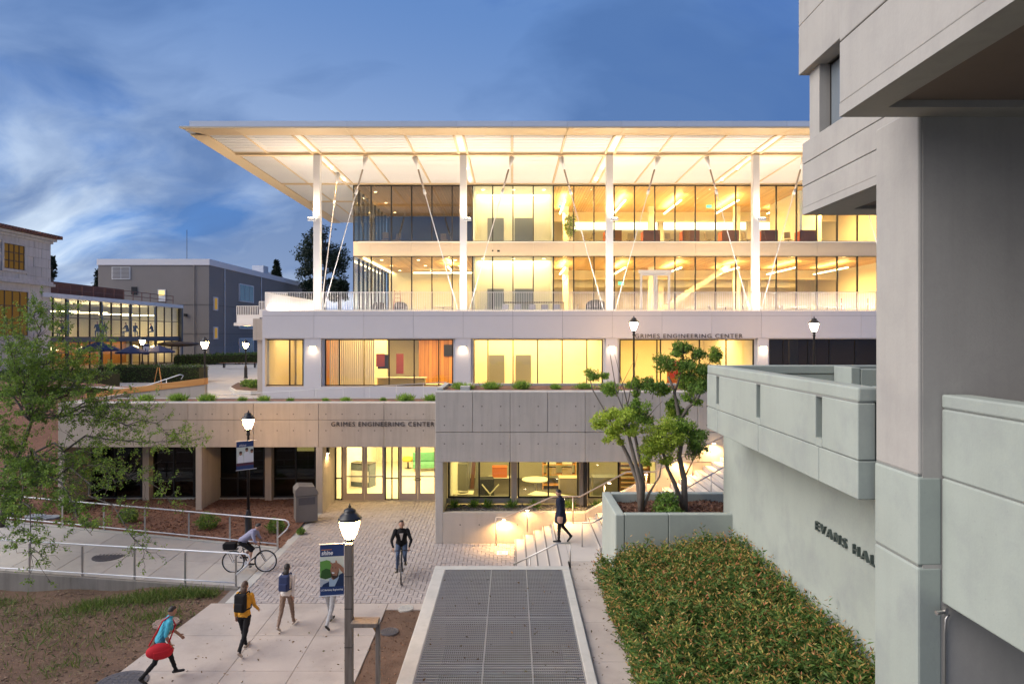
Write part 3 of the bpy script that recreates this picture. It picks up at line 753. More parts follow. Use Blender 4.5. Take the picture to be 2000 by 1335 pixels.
# hand rails
def rail(name, label, cat, pts, r, posts, mat, grp=None, extra=()):
    t = thing(name, label, cat, (pts[0][0], pts[0][1], pts[0][2] - 1), 0, grp)
    MB().tube(pts, r, 8).build('hand_rail', mat, t, smooth=True)
    for (p, zb_) in posts:
        MB().tube([(p[0], p[1], zb_), p], r * .85, 8).build('post', mat, t, smooth=True)
    for e_ in extra: MB().tube(e_, r * .8, 8).build('lower_rail', mat, t, smooth=True)
    return t
M_rail = surf('warm_steel_rail', (0.58, 0.47, 0.38), 0.4, metal=0.6, var=0.05, bump=0)
yr = 24.75
rp = [P(969, 1010, yr), P(986, 1010, yr), P(1080, 969, yr), P(1133, 969, yr), P(1224, 921, yr), P(1277, 921, yr), P(1290, 915, yr), P(1440, 838, yr)]
r1 = rail('stair_rail', 'warm-lit steel wall-side handrail following the entrance stairs upwards', 'handrail', rp, .028,
     [(P(969, 1010, yr), zp(25)), (P(1030, 991, yr), .9), (P(1119, 969, yr), LZ), (P(1180, 944, yr), 1.7), (P(1262, 921, yr), 2.1), (P(1353, 883, yr), 2.9)], M_rail)
for (x_, y_) in ((984, 1013), (1030, 994), (1100, 972), (1190, 941), (1262, 924), (1330, 897), (1395, 864)):
    p_ = P(x_, y_, yr + .02)
    MB().box(p_.x - .05, p_.x + .05, p_.y - .015, p_.y + .015, p_.z - .045, p_.z - .032).build('rail_light', M_sconce, r1)
    lamp('rail_light_glow', 'SPOT', (p_.x, p_.y - .02, p_.z - .06), 110, (1.0, .58, .20), r1, .04, aim=(0, .12, -1), spot=R(150))
rail('stair_rail', 'short grey steel handrail between the grating and the lowest steps', 'handrail', [P(1002, 1102, 20.25), P(1089, 1060, 20.25), P(1114, 1060, 20.25)], .025,
     [(P(1114, 1060, 20.25), LZ), (P(1035, 1086, 20.25), .6)], M_steel)
rail('stair_rail', 'thin steel handrail against the left end of the concrete planter', 'handrail', [P(1137, 1020, 22.0), P(1158, 1020, 22.0), P(1190, 1003, 22.0)], .022, [(P(1137, 1020, 22.0), LZ)], M_steel)
rail('stair_rail', 'dark steel handrail on the upper stair above the planter', 'handrail', [P(1310, 972, 21.9), P(1325, 962, 21.9), P(1425, 905, 21.9)], .022, [(P(1389, 925, 21.9), 2.6)], M_steel)

# ------------------------------------------------------------------ grating well
BZ = 1.3
well = thing('grated_well', 'large steel grating over a concrete-rimmed light well in the foreground', 'grating', (-.3, 16, BZ))
X0, X1, Y0, Y1 = -2.24, 1.66, 8.6, 19.9
tk = .30
wl_ = MB(); wl_.box(X0, X1, Y1 - tk, Y1, -1.5, BZ); wl_.build('rim', M_curb, well, bev=.025)
MB().box(X0, X0 + .33, Y0, Y1 - tk - .004, -1.5, BZ - .001).build('rim', M_curb, well, bev=.025)
MB().box(X1 - .22, X1, Y0, Y1 - tk - .004, -1.5, BZ - .001).build('rim', M_curb, well, bev=.025)
MB().box(X0 + .33, X1 - .22, Y0, Y1 - tk, -1.6, -1.5).build('well_floor', surf('dark_well', (.03, .03, .035), .9), well)
for yy in (11.5, 14.0, 16.45): MB().box(X0 + .33, X1 - .22, yy - .06, yy + .06, BZ - .22, BZ - .075).build('beam', M_galv, well)
M_grate = surf('grating_steel', (.27, .28, .31), .4, metal=.3, var=.2, scale=1.5, bump=0)
gx = [X0 + .335, PX(960, 19.55) , PX(1028, 19.55), X1 - .225]
gy = [8.7, 11.5, 14.0, 16.45, 19.58]
for i in range(3):
    for j in range(4):
        a, b, c_, d_ = gx[i] + .01, gx[i + 1] - .01, gy[j] + .01, gy[j + 1] - .01
        g = MB(); n = int((b - a) / .042)
        for k in range(n + 1):
            x = a + (b - a) * k / n; g.box(x - .0035, x + .0035, c_, d_, BZ - .055, BZ - .012)
        n = int((d_ - c_) / .10)
        for k in range(n + 1):
            y = c_ + (d_ - c_) * k / n; g.box(a, b, y - .014, y + .014, BZ - .024, BZ - .008 + (.004 if k in (0, n) else 0))
        for x in (a, b): g.box(x - .008, x + .008, c_, d_, BZ - .07, BZ - .003)
        g.build('grating_panel', M_grate, well)

# ------------------------------------------------------------------ planter by the stairs
pl = thing('concrete_planter', 'tall grey-green concrete planter with bark mulch holding two small trees', 'planter', (4.4, 19.9, LZ))
PX0, PX1, PY0, PY1, PZT = 2.81, 6.5, 18.56, 21.3, 3.14
tw = .26
MB().box(PX0, PX0 + tw, PY0, PY1, .8, PZT).build('side_wall', M_evans, pl, bev=.035)
MB().box(PX0 + tw + .004, PX0 + 1.45, PY0 + .012, PY0 + tw, .8, PZT - .002).build('front_wall', M_evans, pl, bev=.02)
MB().box(PX0 + 1.462, PX1, PY0 + .012, PY0 + tw, .8, PZT - .002).build('front_wall', M_evans, pl, bev=.02)
MB().box(PX0 + tw + .004, PX1 + 1, PY1 - tw, PY1, .8, PZT - .001).build('back_wall', M_evans, pl, bev=.03)
o = sheet('mulch', lambda x, y: PZT - .26 + .04 * math.sin(x * 4) * math.sin(y * 5), PX0 + tw, PX1 + .8, PY0 + tw, PY1 - tw, 50, 34, M_mulch, .022)
o.parent = pl; o.location = -wloc(pl)
# ------------------------------------------------------------------ hall on the right (tower, balconies, column)
ev = thing('campus_hall', 'weathered grey-green concrete hall with cantilevered balcony and raised name letters', 'building', (6.5, 12, 0))
MB().box(6.0, 6.6, 8.8, 19.4, -.5, 5.72).build('wall', M_evans, ev, bev=.03)
# balcony: floor slab, far and near ends, panels between drain slots
bx, by0, by1, bz0, bz1 = 5.0, 9.87, 17.5, 5.63, 7.25
MB().box(bx + .32, 10.0, by0 + .02, by1 - .02, bz0 + .005, 5.95).build('balcony_floor', M_evans, ev)
sl = [(11.02, 11.25), (13.76, 13.99), (16.5, 16.73)]
edges = [by0, sl[0][0], sl[0][1], sl[1][0], sl[1][1], sl[2][0], sl[2][1], by1]
for i in range(0, 8, 2): MB().box(bx, bx + .26, edges[i], edges[i + 1], 6.2, 7.02).build('balcony_panel', M_evans, ev, bev=.015)
for (a, b) in sl:
    MB().box(bx + .001, bx + .26, a + .0005, b - .0005, 6.2, 6.33).build('slot_sill', M_evans, ev)
    MB().box(bx + .2, bx + .26, a, b, 6.34, 7.015).build('slot_back', M_ejoint, ev)
MB().box(bx + .004, bx + .34, by0, by1, 7.035, bz1).build('balcony_cap', M_evans, ev, bev=.03)
MB().box(bx + .012, bx + .25, by0 + .02, by1 - .02, 7.0, 7.05).build('joint', M_ejoint, ev)
cuts = [by0] + [(a + b) / 2 for a, b in sl] + [by1]
for i in range(4): MB().box(bx, bx + .3, cuts[i] + (.008 if i else 0), cuts[i + 1] - (.008 if i < 3 else 0), bz0, 6.185).build('balcony_panel', M_evans, ev, bev=.015)
MB().box(bx + .03, bx + .3, by0 + .03, by1 - .03, bz0 + .03, 6.22).build('joint', M_ejoint, ev)
# far end parapet and near return
MB().box(bx + .345, 10.5, by1 - .28, by1, 5.96, 7.02).build('balcony_panel', M_evans, ev, bev=.015)
MB().box(bx + .345, 10.5, by1 - .3, by1 + .002, 7.035, bz1 - .002).build('balcony_cap', M_evans, ev, bev=.03)
MB().box(8.1, 8.32, by1 - 1.2, by1 - .31, 5.96, 7.24).build('balcony_panel', M_evans, ev, bev=.02)
MB().box(8.33, 10.5, by1 - 1.2, by1 - 1.0, 5.96, 7.2).build('balcony_panel', M_evans, ev, bev=.02)
MB().box(bx + .31, 6.4, by0 + .001, by0 + .26, bz0 + .002, 7.02).build('balcony_panel', M_evans, ev, bev=.015)
MB().box(bx + .345, 6.4, by0 + .001, by0 + .3, 7.035, bz1 - .001).build('balcony_cap', M_evans, ev, bev=.02)
# column in blocks
for (z0_, z1_, m_) in ((-.6, 5.03, M_evans), (5.05, 6.19, M_evans), (6.205, 10.95, M_evanst)):
    e_ = .0 if m_ is M_evans else .012
    MB().box(5.2 + e_, 5.52, 8.75 + e_, 9.8 - e_, z0_, z1_).build('column', m_, ev, bev=.03)
MB().box(5.22, 5.38, 8.772, 9.78, -.6, 10.9).build('joint', M_ejoint, ev)
# cross wall under the overhang
MB().box(5.27, 14, 8.756, 9.3, -1, 10.9).build('cross_wall', M_evanst, ev)
# near balcony
MB().box(5.5, 5.8, -30, 8.74, 4.59, 6.18).build('balcony_panel', M_evans, ev, bev=.02)
MB().box(5.5, 5.8, -30, 8.742, 6.2, 7.06).build('balcony_panel', M_evans, ev, bev=.02)
MB().box(5.52, 5.78, -30, 8.72, 4.7, 7.2).build('joint', M_ejoint, ev)
MB().box(5.497, 5.83, -30, 8.744, 7.075, 7.25).build('balcony_cap', M_evans, ev, bev=.025)
MB().box(5.8, 14, -30, 8.77, 4.62, 4.85).build('balcony_floor', M_evans, ev)
MB().box(8.6, 8.9, -30, 8.77, 4.86, 10.85).build('unseen_inner_wall', M_evanst, ev)  # out of view, added to darken the bay under the overhang
MB().box(5.9, 8.59, -2.5, -2.0, 4.86, 10.85).build('cross_wall', M_evanst, ev)  # unseen bay end, added to block light from behind the camera
# conduit and small spotlight below it
MB().tube([(5.57, 8.70, 4.45), (5.53, 8.70, 4.4), (5.525, 8.72, 4.2), (5.525, 8.72, -.5)], .016, 8).build('conduit', M_steel, ev, smooth=True)
sp_ = MB(); sp_.tube([(5.46, 8.62, 4.52), (5.34, 8.59, 4.515)], [.022, .028], 10); sp_.box(5.46, 5.5, 8.60, 8.65, 4.48, 4.57); sp_.build('spotlight', M_steel, ev)
# far block of the tower, with a recessed window band
ux, uy1, uz = 6.76, 15.9, 10.8
def block(x0, y0, y1, z0_, z1_, name='tower_panel'): MB().box(x0, 14, y0, y1, z0_, z1_).build(name, M_evanst, ev, bev=.025)
MB().box(ux + .05, 13.9, 9.4, uy1 - .06, uz + .2, 12.44).build('joint', M_ejoint, ev)
MB().box(ux + .05, 13.9, 9.4, uy1 - .06, 14.1, 21.9).build('joint', M_ejoint, ev)
MB().box(ux + .45, 13.8, 9.4, uy1 - .3, 12.45, 14.09).build('room_core', M_dark, ev)
for (a, b) in ((uz + .16, 11.44), (11.455, 11.96), (11.975, 12.46)): MB().box(ux, ux + .3, 9.35, uy1, a, b).build('tower_panel', M_evanst, ev, bev=.012)
for (a, b) in ((14.07, 15.2), (15.215, 18), (18.01, 22)): MB().box(ux - .06, ux + .3, 9.35, uy1 + .06, a, b).build('tower_panel', M_evanst, ev, bev=.012)
# window bay
MB().box(ux + .12, ux + .5, uy1 - .62, uy1 - .12, 12.46, 14.07).build('pier', M_evanst, ev)
MB().box(ux + .36, ux + .40, 9.4, uy1 - .62, 12.46, 14.07).build('window', M_dark, ev)
for k in range(4):
    a = 10.15 + k * 1.28
    MB().box(ux + .34, ux + .352, a, a + 1.18, 12.55, 14.0).build('pane', surf('dark_reflective_glass', (.16, .19, .22), .12, spec=.9, var=.05, bump=0) if 'dark_reflective_glass' not in MATS else MATS['dark_reflective_glass'], ev)
# soffit ring and recessed brown panel
for (x0_, x1_, y0_, y1_) in ((ux, ux + .8, 9.35, uy1), (ux + .801, 14, uy1 - .8, uy1)): MB().box(x0_, x1_, y0_, y1_, uz, uz + .158).build('soffit_beam', M_evanst, ev)
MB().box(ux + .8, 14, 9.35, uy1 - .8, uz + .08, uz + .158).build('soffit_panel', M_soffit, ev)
# near block overhanging the column
vx, vy1 = 4.2, 8.76
for (a, b) in ((uz + .17, 11.75), (11.765, 13.6), (13.615, 22)): MB().box(vx, vx + .3, -30, vy1, a, b).build('tower_panel', M_evanst, ev, bev=.015)
MB().box(vx + .05, 13.9, -30, vy1 - .05, uz + .2, 21.9).build('joint', M_ejoint, ev)
MB().box(vx + .3, 14, vy1 - .3, vy1 - .002, uz + .17, 22).build('tower_panel', M_evanst, ev, bev=.015)
for (x0_, x1_, y0_, y1_) in ((vx + .001, vx + .42, -30, vy1), (vx + .421, 14, vy1 - .38, vy1)): MB().box(x0_, x1_, y0_, y1_, uz, uz + .168).build('soffit_beam', M_evanst, ev)
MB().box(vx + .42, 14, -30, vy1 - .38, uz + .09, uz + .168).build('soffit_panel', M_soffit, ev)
# name letters on the long wall
M_let2 = surf('green_bronze_letter', (0.09, 0.115, 0.11), 0.5, metal=0.4, var=0.1)
me = text_mesh('letters', 'EVANS HALL', .17 / .70, M_let2, .05, offset=.0, spacing=1.4)
co = np.empty(len(me.vertices) * 3, np.float32); me.vertices.foreach_get('co', co); co = co.reshape(-1, 3)
k_ = 2.42 / (co[:, 0].max() - co[:, 0].min())
co = np.stack([-co[:, 2] - .03, -co[:, 0] * k_, co[:, 1]], 1); me.vertices.foreach_set('co', co.astype(np.float32).ravel()); me.update()
split_letters(me, ev, (6.0, 13.43, 4.20), M_let2)

# ------------------------------------------------------------------ main building
mb_ = thing('engineering_building', 'white engineering building with glazed lit floors under a broad louvred canopy', 'building', (5, 46, 4.5))
SZ = 18.2                       # canopy soffit
M_spand = surf('warm_lit_spandrel', (0.66, 0.56, 0.44), 0.45, var=0.03, bump=0)  # white panel, tan because warm light is put into its colour
RX0, RX1, RY0, RY1 = -16.4, 27.0, 33.6, 62.0
BAY = 2.743
raft = [-10.97 + BAY * k for k in range(-2, 15)]
raft[0] = RX0 + .85
DC, DGL = 38.5, 46.0
# canopy border, edge trim, parapet
def trap(pts, z0_, z1_, name, mat, bev=0): MB().prism(pts, z0_, z1_).build(name, mat, mb_, bev=bev)
jx = [RX0] + [x for x in raft[1:]] + [RX1]
for i in range(len(jx) - 1):
    a, b = jx[i], jx[i + 1]
    g = .006
    ia = a + .85 if i == 0 else a
    trap([(a + g, RY0), (b - g, RY0), (b - g, RY0 + 1.2), (ia + g, RY0 + 1.2)], SZ, SZ + .07, 'border_panel', M_warmlit)
    MB().box((a if i else a + .3) + g, b - g, RY0 + .45, RY0 + .6, SZ + .12, SZ + .49).build('fascia_panel', M_fasc, mb_)
MB().extr([(RX0, RY0, SZ + .075), (RX0, RY0, SZ + .11), (RX0, RY0 + .5, SZ + .13), (RX0, RY0 + .5, SZ + .075)], (RX1 - RX0, 0, 0)).build('edge_trim', M_fasc, mb_)
ly = [RY0 + 1.2, 38.2, 41.0, 43.6, 46.3, 49, 52, 55, 58.5, RY1]
for i in range(len(ly) - 1):
    a, b = ly[i], ly[i + 1]
    MB().box(RX0, RX0 + .85, a + .006, b - .006, SZ, SZ + .07).build('border_panel', M_warmlit, mb_)
MB().box(RX0, RX0 + .3, RY0 + .6, RY1, SZ + .075, SZ + .12).build('edge_trim', M_fasc, mb_)
MB().box(RX0 + .3, RX0 + .45, RY0 + .62, RY1, SZ + .12, SZ + .49).build('fascia_panel', M_fasc, mb_)
# roof deck above the louvres, slats below it
MB().box(RX0 + .4, RX1, RY0 + .6, RY1, SZ + .30, SZ + .47).build('roof_deck', surf('deck_grey', (.34, .33, .36), .7), mb_)  # shade of the gaps between slats put into the deck colour
def louvre(x0, x1, y0, y1):
    m_ = MB(); n = max(1, int((y1 - y0) / .29)); p = (y1 - y0) / n
    for k in range(n):
        y = y0 + p * k
        m_.box(x0, x1, y + .03, y + .215, SZ + .03, SZ + .05)
    o = m_.build('louvre_panel', M_louv, mb_); return o
colx = [-10.97 + 8.23 * k for k in range(5)]
for i in range(len(raft) - 1):
    a, b = raft[i] + .07, raft[i + 1] - .07
    if any(abs(raft[i] - c) < .1 for c in colx): a += .24
    if any(abs(raft[i + 1] - c) < .1 for c in colx): b -= .24
    louvre(a, b, RY0 + 1.22, DC - .38); louvre(a, b, DC + .38, DGL - .1)
    if raft[i + 1] < -10: 
        louvre(a, b, DGL - .05, 52); louvre(a, b, 52.3, RY1)
for x in raft[1:]:
    iscol = any(abs(x - c) < .1 for c in colx)
    y1_ = RY1 if x < -10 else DGL
    if iscol:
        for s_ in (-1, 1): MB().box(x + s_ * .24 - .05, x + s_ * .24 + .05, RY0 + 1.21, y1_, SZ - .02, SZ + .29).build('rafter', M_warmlit, mb_)
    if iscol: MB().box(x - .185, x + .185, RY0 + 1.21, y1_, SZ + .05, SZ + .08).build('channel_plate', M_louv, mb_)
    else: MB().box(x - .035, x + .035, RY0 + 1.21, y1_, SZ + .005, SZ + .3).build('rafter', M_warmlit, mb_)
MB().box(RX0 + .85, RX1, DC - .16, DC + .16, SZ - .07, SZ + .2).build('canopy_beam', M_warmlit, mb_)
for yy in (DC - .36, DC + .36): MB().box(RX0 + .85, RX1, yy - .03, yy + .03, SZ - .01, SZ + .3).build('canopy_beam', M_warmlit, mb_)
MB().box(RX0 + .85, RX1, DGL - .12, DGL + .1, SZ - .05, SZ + .3).build('canopy_beam', M_warmlit, mb_)
MB().box(RX0 + .85, -10.7, 52, 52.25, SZ - .02, SZ + .3).build('canopy_beam', M_warmlit, mb_)
# columns, uplights, rods
TZ = 9.0
def rod(par, a, b):
    a = Vector(a); b = Vector(b)
    p = lambda t: a.lerp(b, t)
    o = MB().tube([p(0), p(.02), p(.74), p(.76)], [.065, .027, .027, .04], 8).build('tie_rod', M_whitep, par, smooth=True)
    MB().tube([p(.76), p(.79)], [.085, .07], 8).build('rod_collar', M_whitep, o, smooth=True)
    MB().tube([p(.79), p(.92)], [.05, .05], 8).build('rod_sleeve', surf('rod_sleeve', (.35, .30, .26), .4, metal=.6, var=.05, bump=0) if 'rod_sleeve' not in MATS else MATS['rod_sleeve'], o, smooth=True)
    MB().tube([p(.92), p(1)], [.05, .16], 8).build('rod_head', M_whitep, o, smooth=True)
M_upl = emit('uplight_lens', (1.0, .80, .5), 30)
for c in colx:
    o = MB().box(c - .19, c + .19, DC - .19, DC + .19, TZ - .1, SZ - .075).build('column', M_whitep, mb_, bev=.02)
    sgn = -1 if c < -5 else 1
    f_ = MB(); f_.box(c + sgn * .23 - .22, c + sgn * .23 + .22, DC - .42, DC - .23, 14.42, 14.56); f_.build('uplight', M_fasc, mb_, bev=.01)
    MB().box(c + sgn * .23 - .18, c + sgn * .23 + .18, DC - .40, DC - .25, 14.562, 14.572).build('uplight_lens', M_upl, mb_)
    lamp('uplight_glow', 'SPOT', (c + sgn * .2, DC - .5, 14.62), 230, (1, .74, .48), mb_, .12, aim=(0, -.25, 1), spot=R(165), blend=.9)
    lamp('uplight_glow', 'SPOT', (c, DC + .5, 14.62), 160, (1, .74, .48), mb_, .12, aim=(0, .25, 1), spot=R(165), blend=.9)
    zb_ = TZ + .35
    if c > -12:
        if c > -5: rod(mb_, (c - .3, DC, zb_), (c - BAY, DC, SZ - .15))
        rod(mb_, (c + .3, DC, zb_), (c + BAY, DC, SZ - .15))
rod(mb_, (-10.9, DC + .35, TZ + .3), (-10.97, 43.0, SZ - .05))
# glazing grid of the two recessed floors
gxs = [PX(691, DGL), PX(725, DGL)]
while gxs[-1] < 26: gxs.append(gxs[-1] + 1.3645)
def glaz(z0_, z1_):
    for i in range(len(gxs) - 1):
        gm = M_glasst if (z0_ > 13 and gxs[i + 1] < -2.5) else M_glass
        MB().box(gxs[i] + .03, gxs[i + 1] - .03, DGL, DGL + .014, z0_ + .05, z1_ - .05).build('glass_pane', gm, mb_)
    for x in gxs: MB().box(x - .036, x + .036, DGL - .06, DGL + .09, z0_, z1_).build('mullion', M_dark, mb_)
    for z in (z0_, z1_ - .05): MB().box(gxs[0], gxs[-1], DGL - .05, DGL + .08, z + .001, z + .049).build('transom', M_dark, mb_)
    # side wall of glass running back
    for k in range(10):
        y0_ = DGL + .1 + k * 1.4
        MB().box(gxs[0], gxs[0] + .014, y0_ + .03, y0_ + 1.37, z0_ + .05, z1_ - .05).build('glass_pane', M_glass, mb_)
        MB().box(gxs[0] - .06, gxs[0] + .09, y0_ - .03 + 1.4, y0_ + .03 + 1.4, z0_, z1_).build('mullion', M_dark, mb_)
L2T, L3B, L3T = PZ(500, DGL), PZ(472, DGL), PZ(362, DGL)
glaz(TZ + .02, L2T); glaz(L3B, L3T)
for i in range(0, len(gxs) - 1, 2):
    a = gxs[i - 1] if i else gxs[0]
    b = gxs[i + 1]
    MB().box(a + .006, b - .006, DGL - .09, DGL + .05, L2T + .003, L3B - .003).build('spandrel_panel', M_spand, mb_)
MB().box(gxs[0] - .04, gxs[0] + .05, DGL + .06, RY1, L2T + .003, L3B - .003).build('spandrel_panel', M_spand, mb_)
MB().box(gxs[0] + .06, gxs[-1], DGL + .1, 61, L2T + .12, L3B - .12).build('floor_slab', M_ivory, mb_)
sp2 = MB(); sp2.box(-1.35, -1.25, DGL - .1, DGL - .088, 13.65, 13.75); sp2.box(-1.0, -.82, DGL - .14, DGL - .088, 13.62, 13.74); sp2.build('camera_plate', M_dark, mb_)
# terrace slab, parapet band, guard rail
BX0, BY = PX(512, 36.6), 36.6
MB().box(BX0 + .05, RX1, BY + .16, 61, TZ - .3, TZ).build('terrace_floor', M_path, mb_)
jx = [BX0] + [PX(613, BY) + 2.667 * k for k in range(15)]
for i in range(len(jx) - 1):
    a, b = jx[i] + .006, jx[i + 1] - .006
    MB().box(a, b, BY, BY + .15, 7.86, 9.06).build('parapet_panel', M_white, mb_)
    MB().box(a, b, BY - .004, BY + .16, 9.072, 9.33).build('parapet_panel', M_white, mb_)
MB().box(BX0 + .02, RX1, BY + .03, BY + .14, 7.88, 9.3).build('joint', M_joint, mb_)
MB().box(BX0, BX0 + .15, BY + .17, 60, 7.86, 9.32).build('parapet_panel', M_white, mb_)
rt = PZ(570, BY + .15)
xx0 = BX0 + .1; k = 0
while xx0 < 25.5:
    xx1 = min(xx0 + 4.1, 25.6); m_ = MB()
    m_.box(xx0, xx1, BY + .10, BY + .15, rt - .035, rt); m_.box(xx0, xx1, BY + .11, BY + .14, 9.38, 9.41)
    n = int((xx1 - xx0) / .092)
    for q_ in range(n + 1):
        x = xx0 + .01 + (xx1 - xx0 - .02) * q_ / n; m_.box(x - .010, x + .010, BY + .112, BY + .138, 9.33, rt - .035)
    stuff(m_.build('guard_rail', M_whitep, mb_)); xx0 = xx1 + .004
m_ = MB(); m_.box(BX0 + .08, BX0 + .13, BY + .2, 46, rt - .035, rt)
for q_ in range(102): m_.box(BX0 + .09, BX0 + .12, BY + .2 + q_ * .092, BY + .22 + q_ * .092, 9.32, rt - .035)
stuff(m_.build('guard_rail', M_whitep, mb_))
# outdoor stair at the far left end with slatted white guards
for (xa, xb, ya, yb, D_, base) in ((462, 506, 597, 632, 44, 1), (506, 531, 588, 620, 43.6, 0), (531, 560, 571, 606, 43.2, 0)):
    a, b = P(xa, yb, D_), P(xb, ya, D_); m_ = MB()
    m_.box(a.x, b.x, D_, D_ + .1, a.z, a.z + .5 * (b.z - a.z)); n = int((b.x - a.x) / .11)
    for q_ in range(n + 1):
        x = a.x + (b.x - a.x) * q_ / n; m_.box(x - .018, x + .018, D_ + .02, D_ + .06, a.z + .5 * (b.z - a.z), b.z)
    m_.box(a.x, b.x, D_ + .01, D_ + .07, b.z - .04, b.z)
    m_.build('stair_guard', M_whitep, mb_)
MB().box(PX(459, 43.9), PX(545, 43.9), 43.7, 46.5, PZ(636, 43.9), PZ(630, 43.9)).build('stair_slab', M_whitep, mb_)
MB().box(PX(494, 38), BX0 - .02, 38, 44, 7.75, PZ(622, 38)).build('wall', M_conc, mb_)
MB().box(PX(500, 38), BX0 - .02, 38.2, 44, 4.4, 7.74).build('wall', M_conc, mb_)
# ground-floor wall: windows between piers with sconces
W1T, W1B, DW1 = PZ(661, 36.9), PZ(753, 36.9), 36.9
wins = [(515, 593, [566]), (635, 885, [663, 711, 760, 809, 857]), (925, 1177, [953, 1002, 1050, 1098, 1146]), (1210, 1472, [1238, 1283, 1290, 1366, 1418]), (1502, 1770, [1530, 1578, 1620, 1670, 1720])]
for (xa, xb, ml) in wins:
    dark = xa > 1490
    window(mb_, PX(xa, DW1), PX(xb, DW1), W1B, W1T - .03, DW1, [PX(q_, DW1) for q_ in ml], (), gm=M_glassd if dark else M_glass, fw=.055)
MB().box(BX0 + .02, RX1, BY + .2, 36.88, W1T - .028, 7.88).build('lintel', M_white, mb_)
piers = [(593.5, 634.5), (885.5, 924.5), (1177.5, 1209.5), (1472.5, 1501.5)]
for (xa, xb) in piers:
    a, b = PX(xa, DW1), PX(xb, DW1)
    MB().box(a, b, DW1 - .05, DW1 + .2, W1B - .1, W1T - .03).build('pier_reveal', M_fasc, mb_)
    MB().box(a + .13, b - .13, BY + .03, DW1 - .052, W1B - .1, 7.858).build('pier_panel', M_white, mb_)
    xm = (a + b) / 2
    MB().box(xm - .17, xm + .17, BY - .10, BY + .02, 7.40, 7.47).build('sconce', M_whitep, mb_)
    MB().box(xm - .15, xm + .15, BY - .09, BY + .01, 7.385, 7.398).build('sconce_lens', M_sconce, mb_)
    lamp('sconce_glow', 'SPOT', (xm, BY - .09, 7.36), 15, (1, .80, .58), mb_, .08, aim=(0, .25, -1), spot=R(140), blend=.8)
MB().box(PX(512, BY), PX(515, BY) + .06, BY + .03, DW1 + .1, 4.4, 7.858).build('pier_panel', M_white, mb_)
bz = [PX(512, BY), PX(614, BY), PX(711, BY), PX(808, BY), PX(905, BY), PX(1002, BY), PX(1099, BY), PX(1196, BY), PX(1390, BY), PX(1580, BY), PX(1780, BY)]
for i in range(len(bz) - 1): MB().box(bz[i] + .006, bz[i + 1] - .006, BY + .01, DW1 + .05, 4.3, W1B - .02).build('base_panel', M_white, mb_)
MB().box(BX0 + .02, BX0 + .2, DW1 + .15, 60, 4.3, 7.86).build('wall', M_white, mb_)
letters('GRIMES ENGINEERING CENTER', mb_, PX(1240, BY), PX(1450, BY), 7.875, BY - .02, .22, M_letter)
# interiors: ground floor
def wall(x0, x1, y0, y1, z0_, z1_, mat=None, name='partition_wall'): return MB().box(x0, x1, y0, y1, z0_, z1_).build(name, mat or M_cream, mb_)
wall(-13.2, RX1, 37.0, 60, 4.3, 4.62, M_floor, 'floor_slab')
wall(-13.2, RX1, 37.05, 60, 7.9, 8.1, M_ivory, 'ceiling')
wall(-13.1, -7.6, 41.5, 41.7, 4.6, 7.9, M_ivory); wall(-10.75, -10.55, 39.5, 41.5, 4.6, 7.9, M_wwall)
wall(-2.75, -2.6, 37.0, 45, 4.6, 7.9, M_ivory); wall(-10.5, -5.8, 45.4, 45.6, 4.6, 7.9, M_ivory); wall(-5.9, -2.76, 43.2, 43.4, 4.6, 7.9, M_wwall)
wall(-2.6, 5.2, 40.5, 40.7, 4.6, 7.9, M_ivory); wall(5.2, 5.35, 37.05, 42, 4.6, 7.9, M_ivory); wall(5.35, 13.2, 47, 47.2, 4.6, 7.9, M_cream); wall(13.2, 13.4, 37.05, 47, 4.6, 7.9, M_cream)
wall(13.4, RX1, 43, 43.2, 4.6, 7.9, M_carpet); wall(15.6, 16.1, 38.4, 38.5, 4.7, 7.8, M_cream)
for (a, b) in ((955, 985), (1007, 1037)): MB().box(PX(a, 40.45), PX(b, 40.45), 40.44, 40.49, 4.63, PZ(693, 40.45)).build('elevator_door', M_greyd, mb_)
# translucent fins behind the left panes
fn = MB()
for k in range(24): fn.box(-10.2 + k * .105, -10.2 + k * .105 + .07, 38.2, 38.24, 4.65, 7.8)
fn.build('curtain', M_ivory, mb_)
scr = MB(); scr.cbox(P(748, 706, 40.5), (.62, .08, .85), R(20)); scr.build('wall_screen', M_black, mb_); scr = MB(); scr.cbox(P(743, 703, 40.2), (.5, .05, .75), R(20)); scr.build('display_panel', M_maroon, mb_)
MB().cbox(P(781, 710, 42.6), (.45, .08, 1.25), R(15)).build('display_panel', M_maroon, mb_)
MB().cbox(P(877, 684, 43.1), (.65, .06, .72)).build('wall_screen', M_black, mb_)
for (x0_, x1_, y_, pw) in ((-10.4, -2.9, 40.5, 340), (-2.3, 5.0, 38.9, 300), (5.6, 13, 42, 480), (-13, -11, 39.5, 60), (14, 24, 40, 90)):
    lamp('ceiling_light', 'AREA', ((x0_ + x1_) / 2, y_, 7.86), pw, WARM, mb_, x1_ - x0_, 3.0, aim=(0, 0, -1))
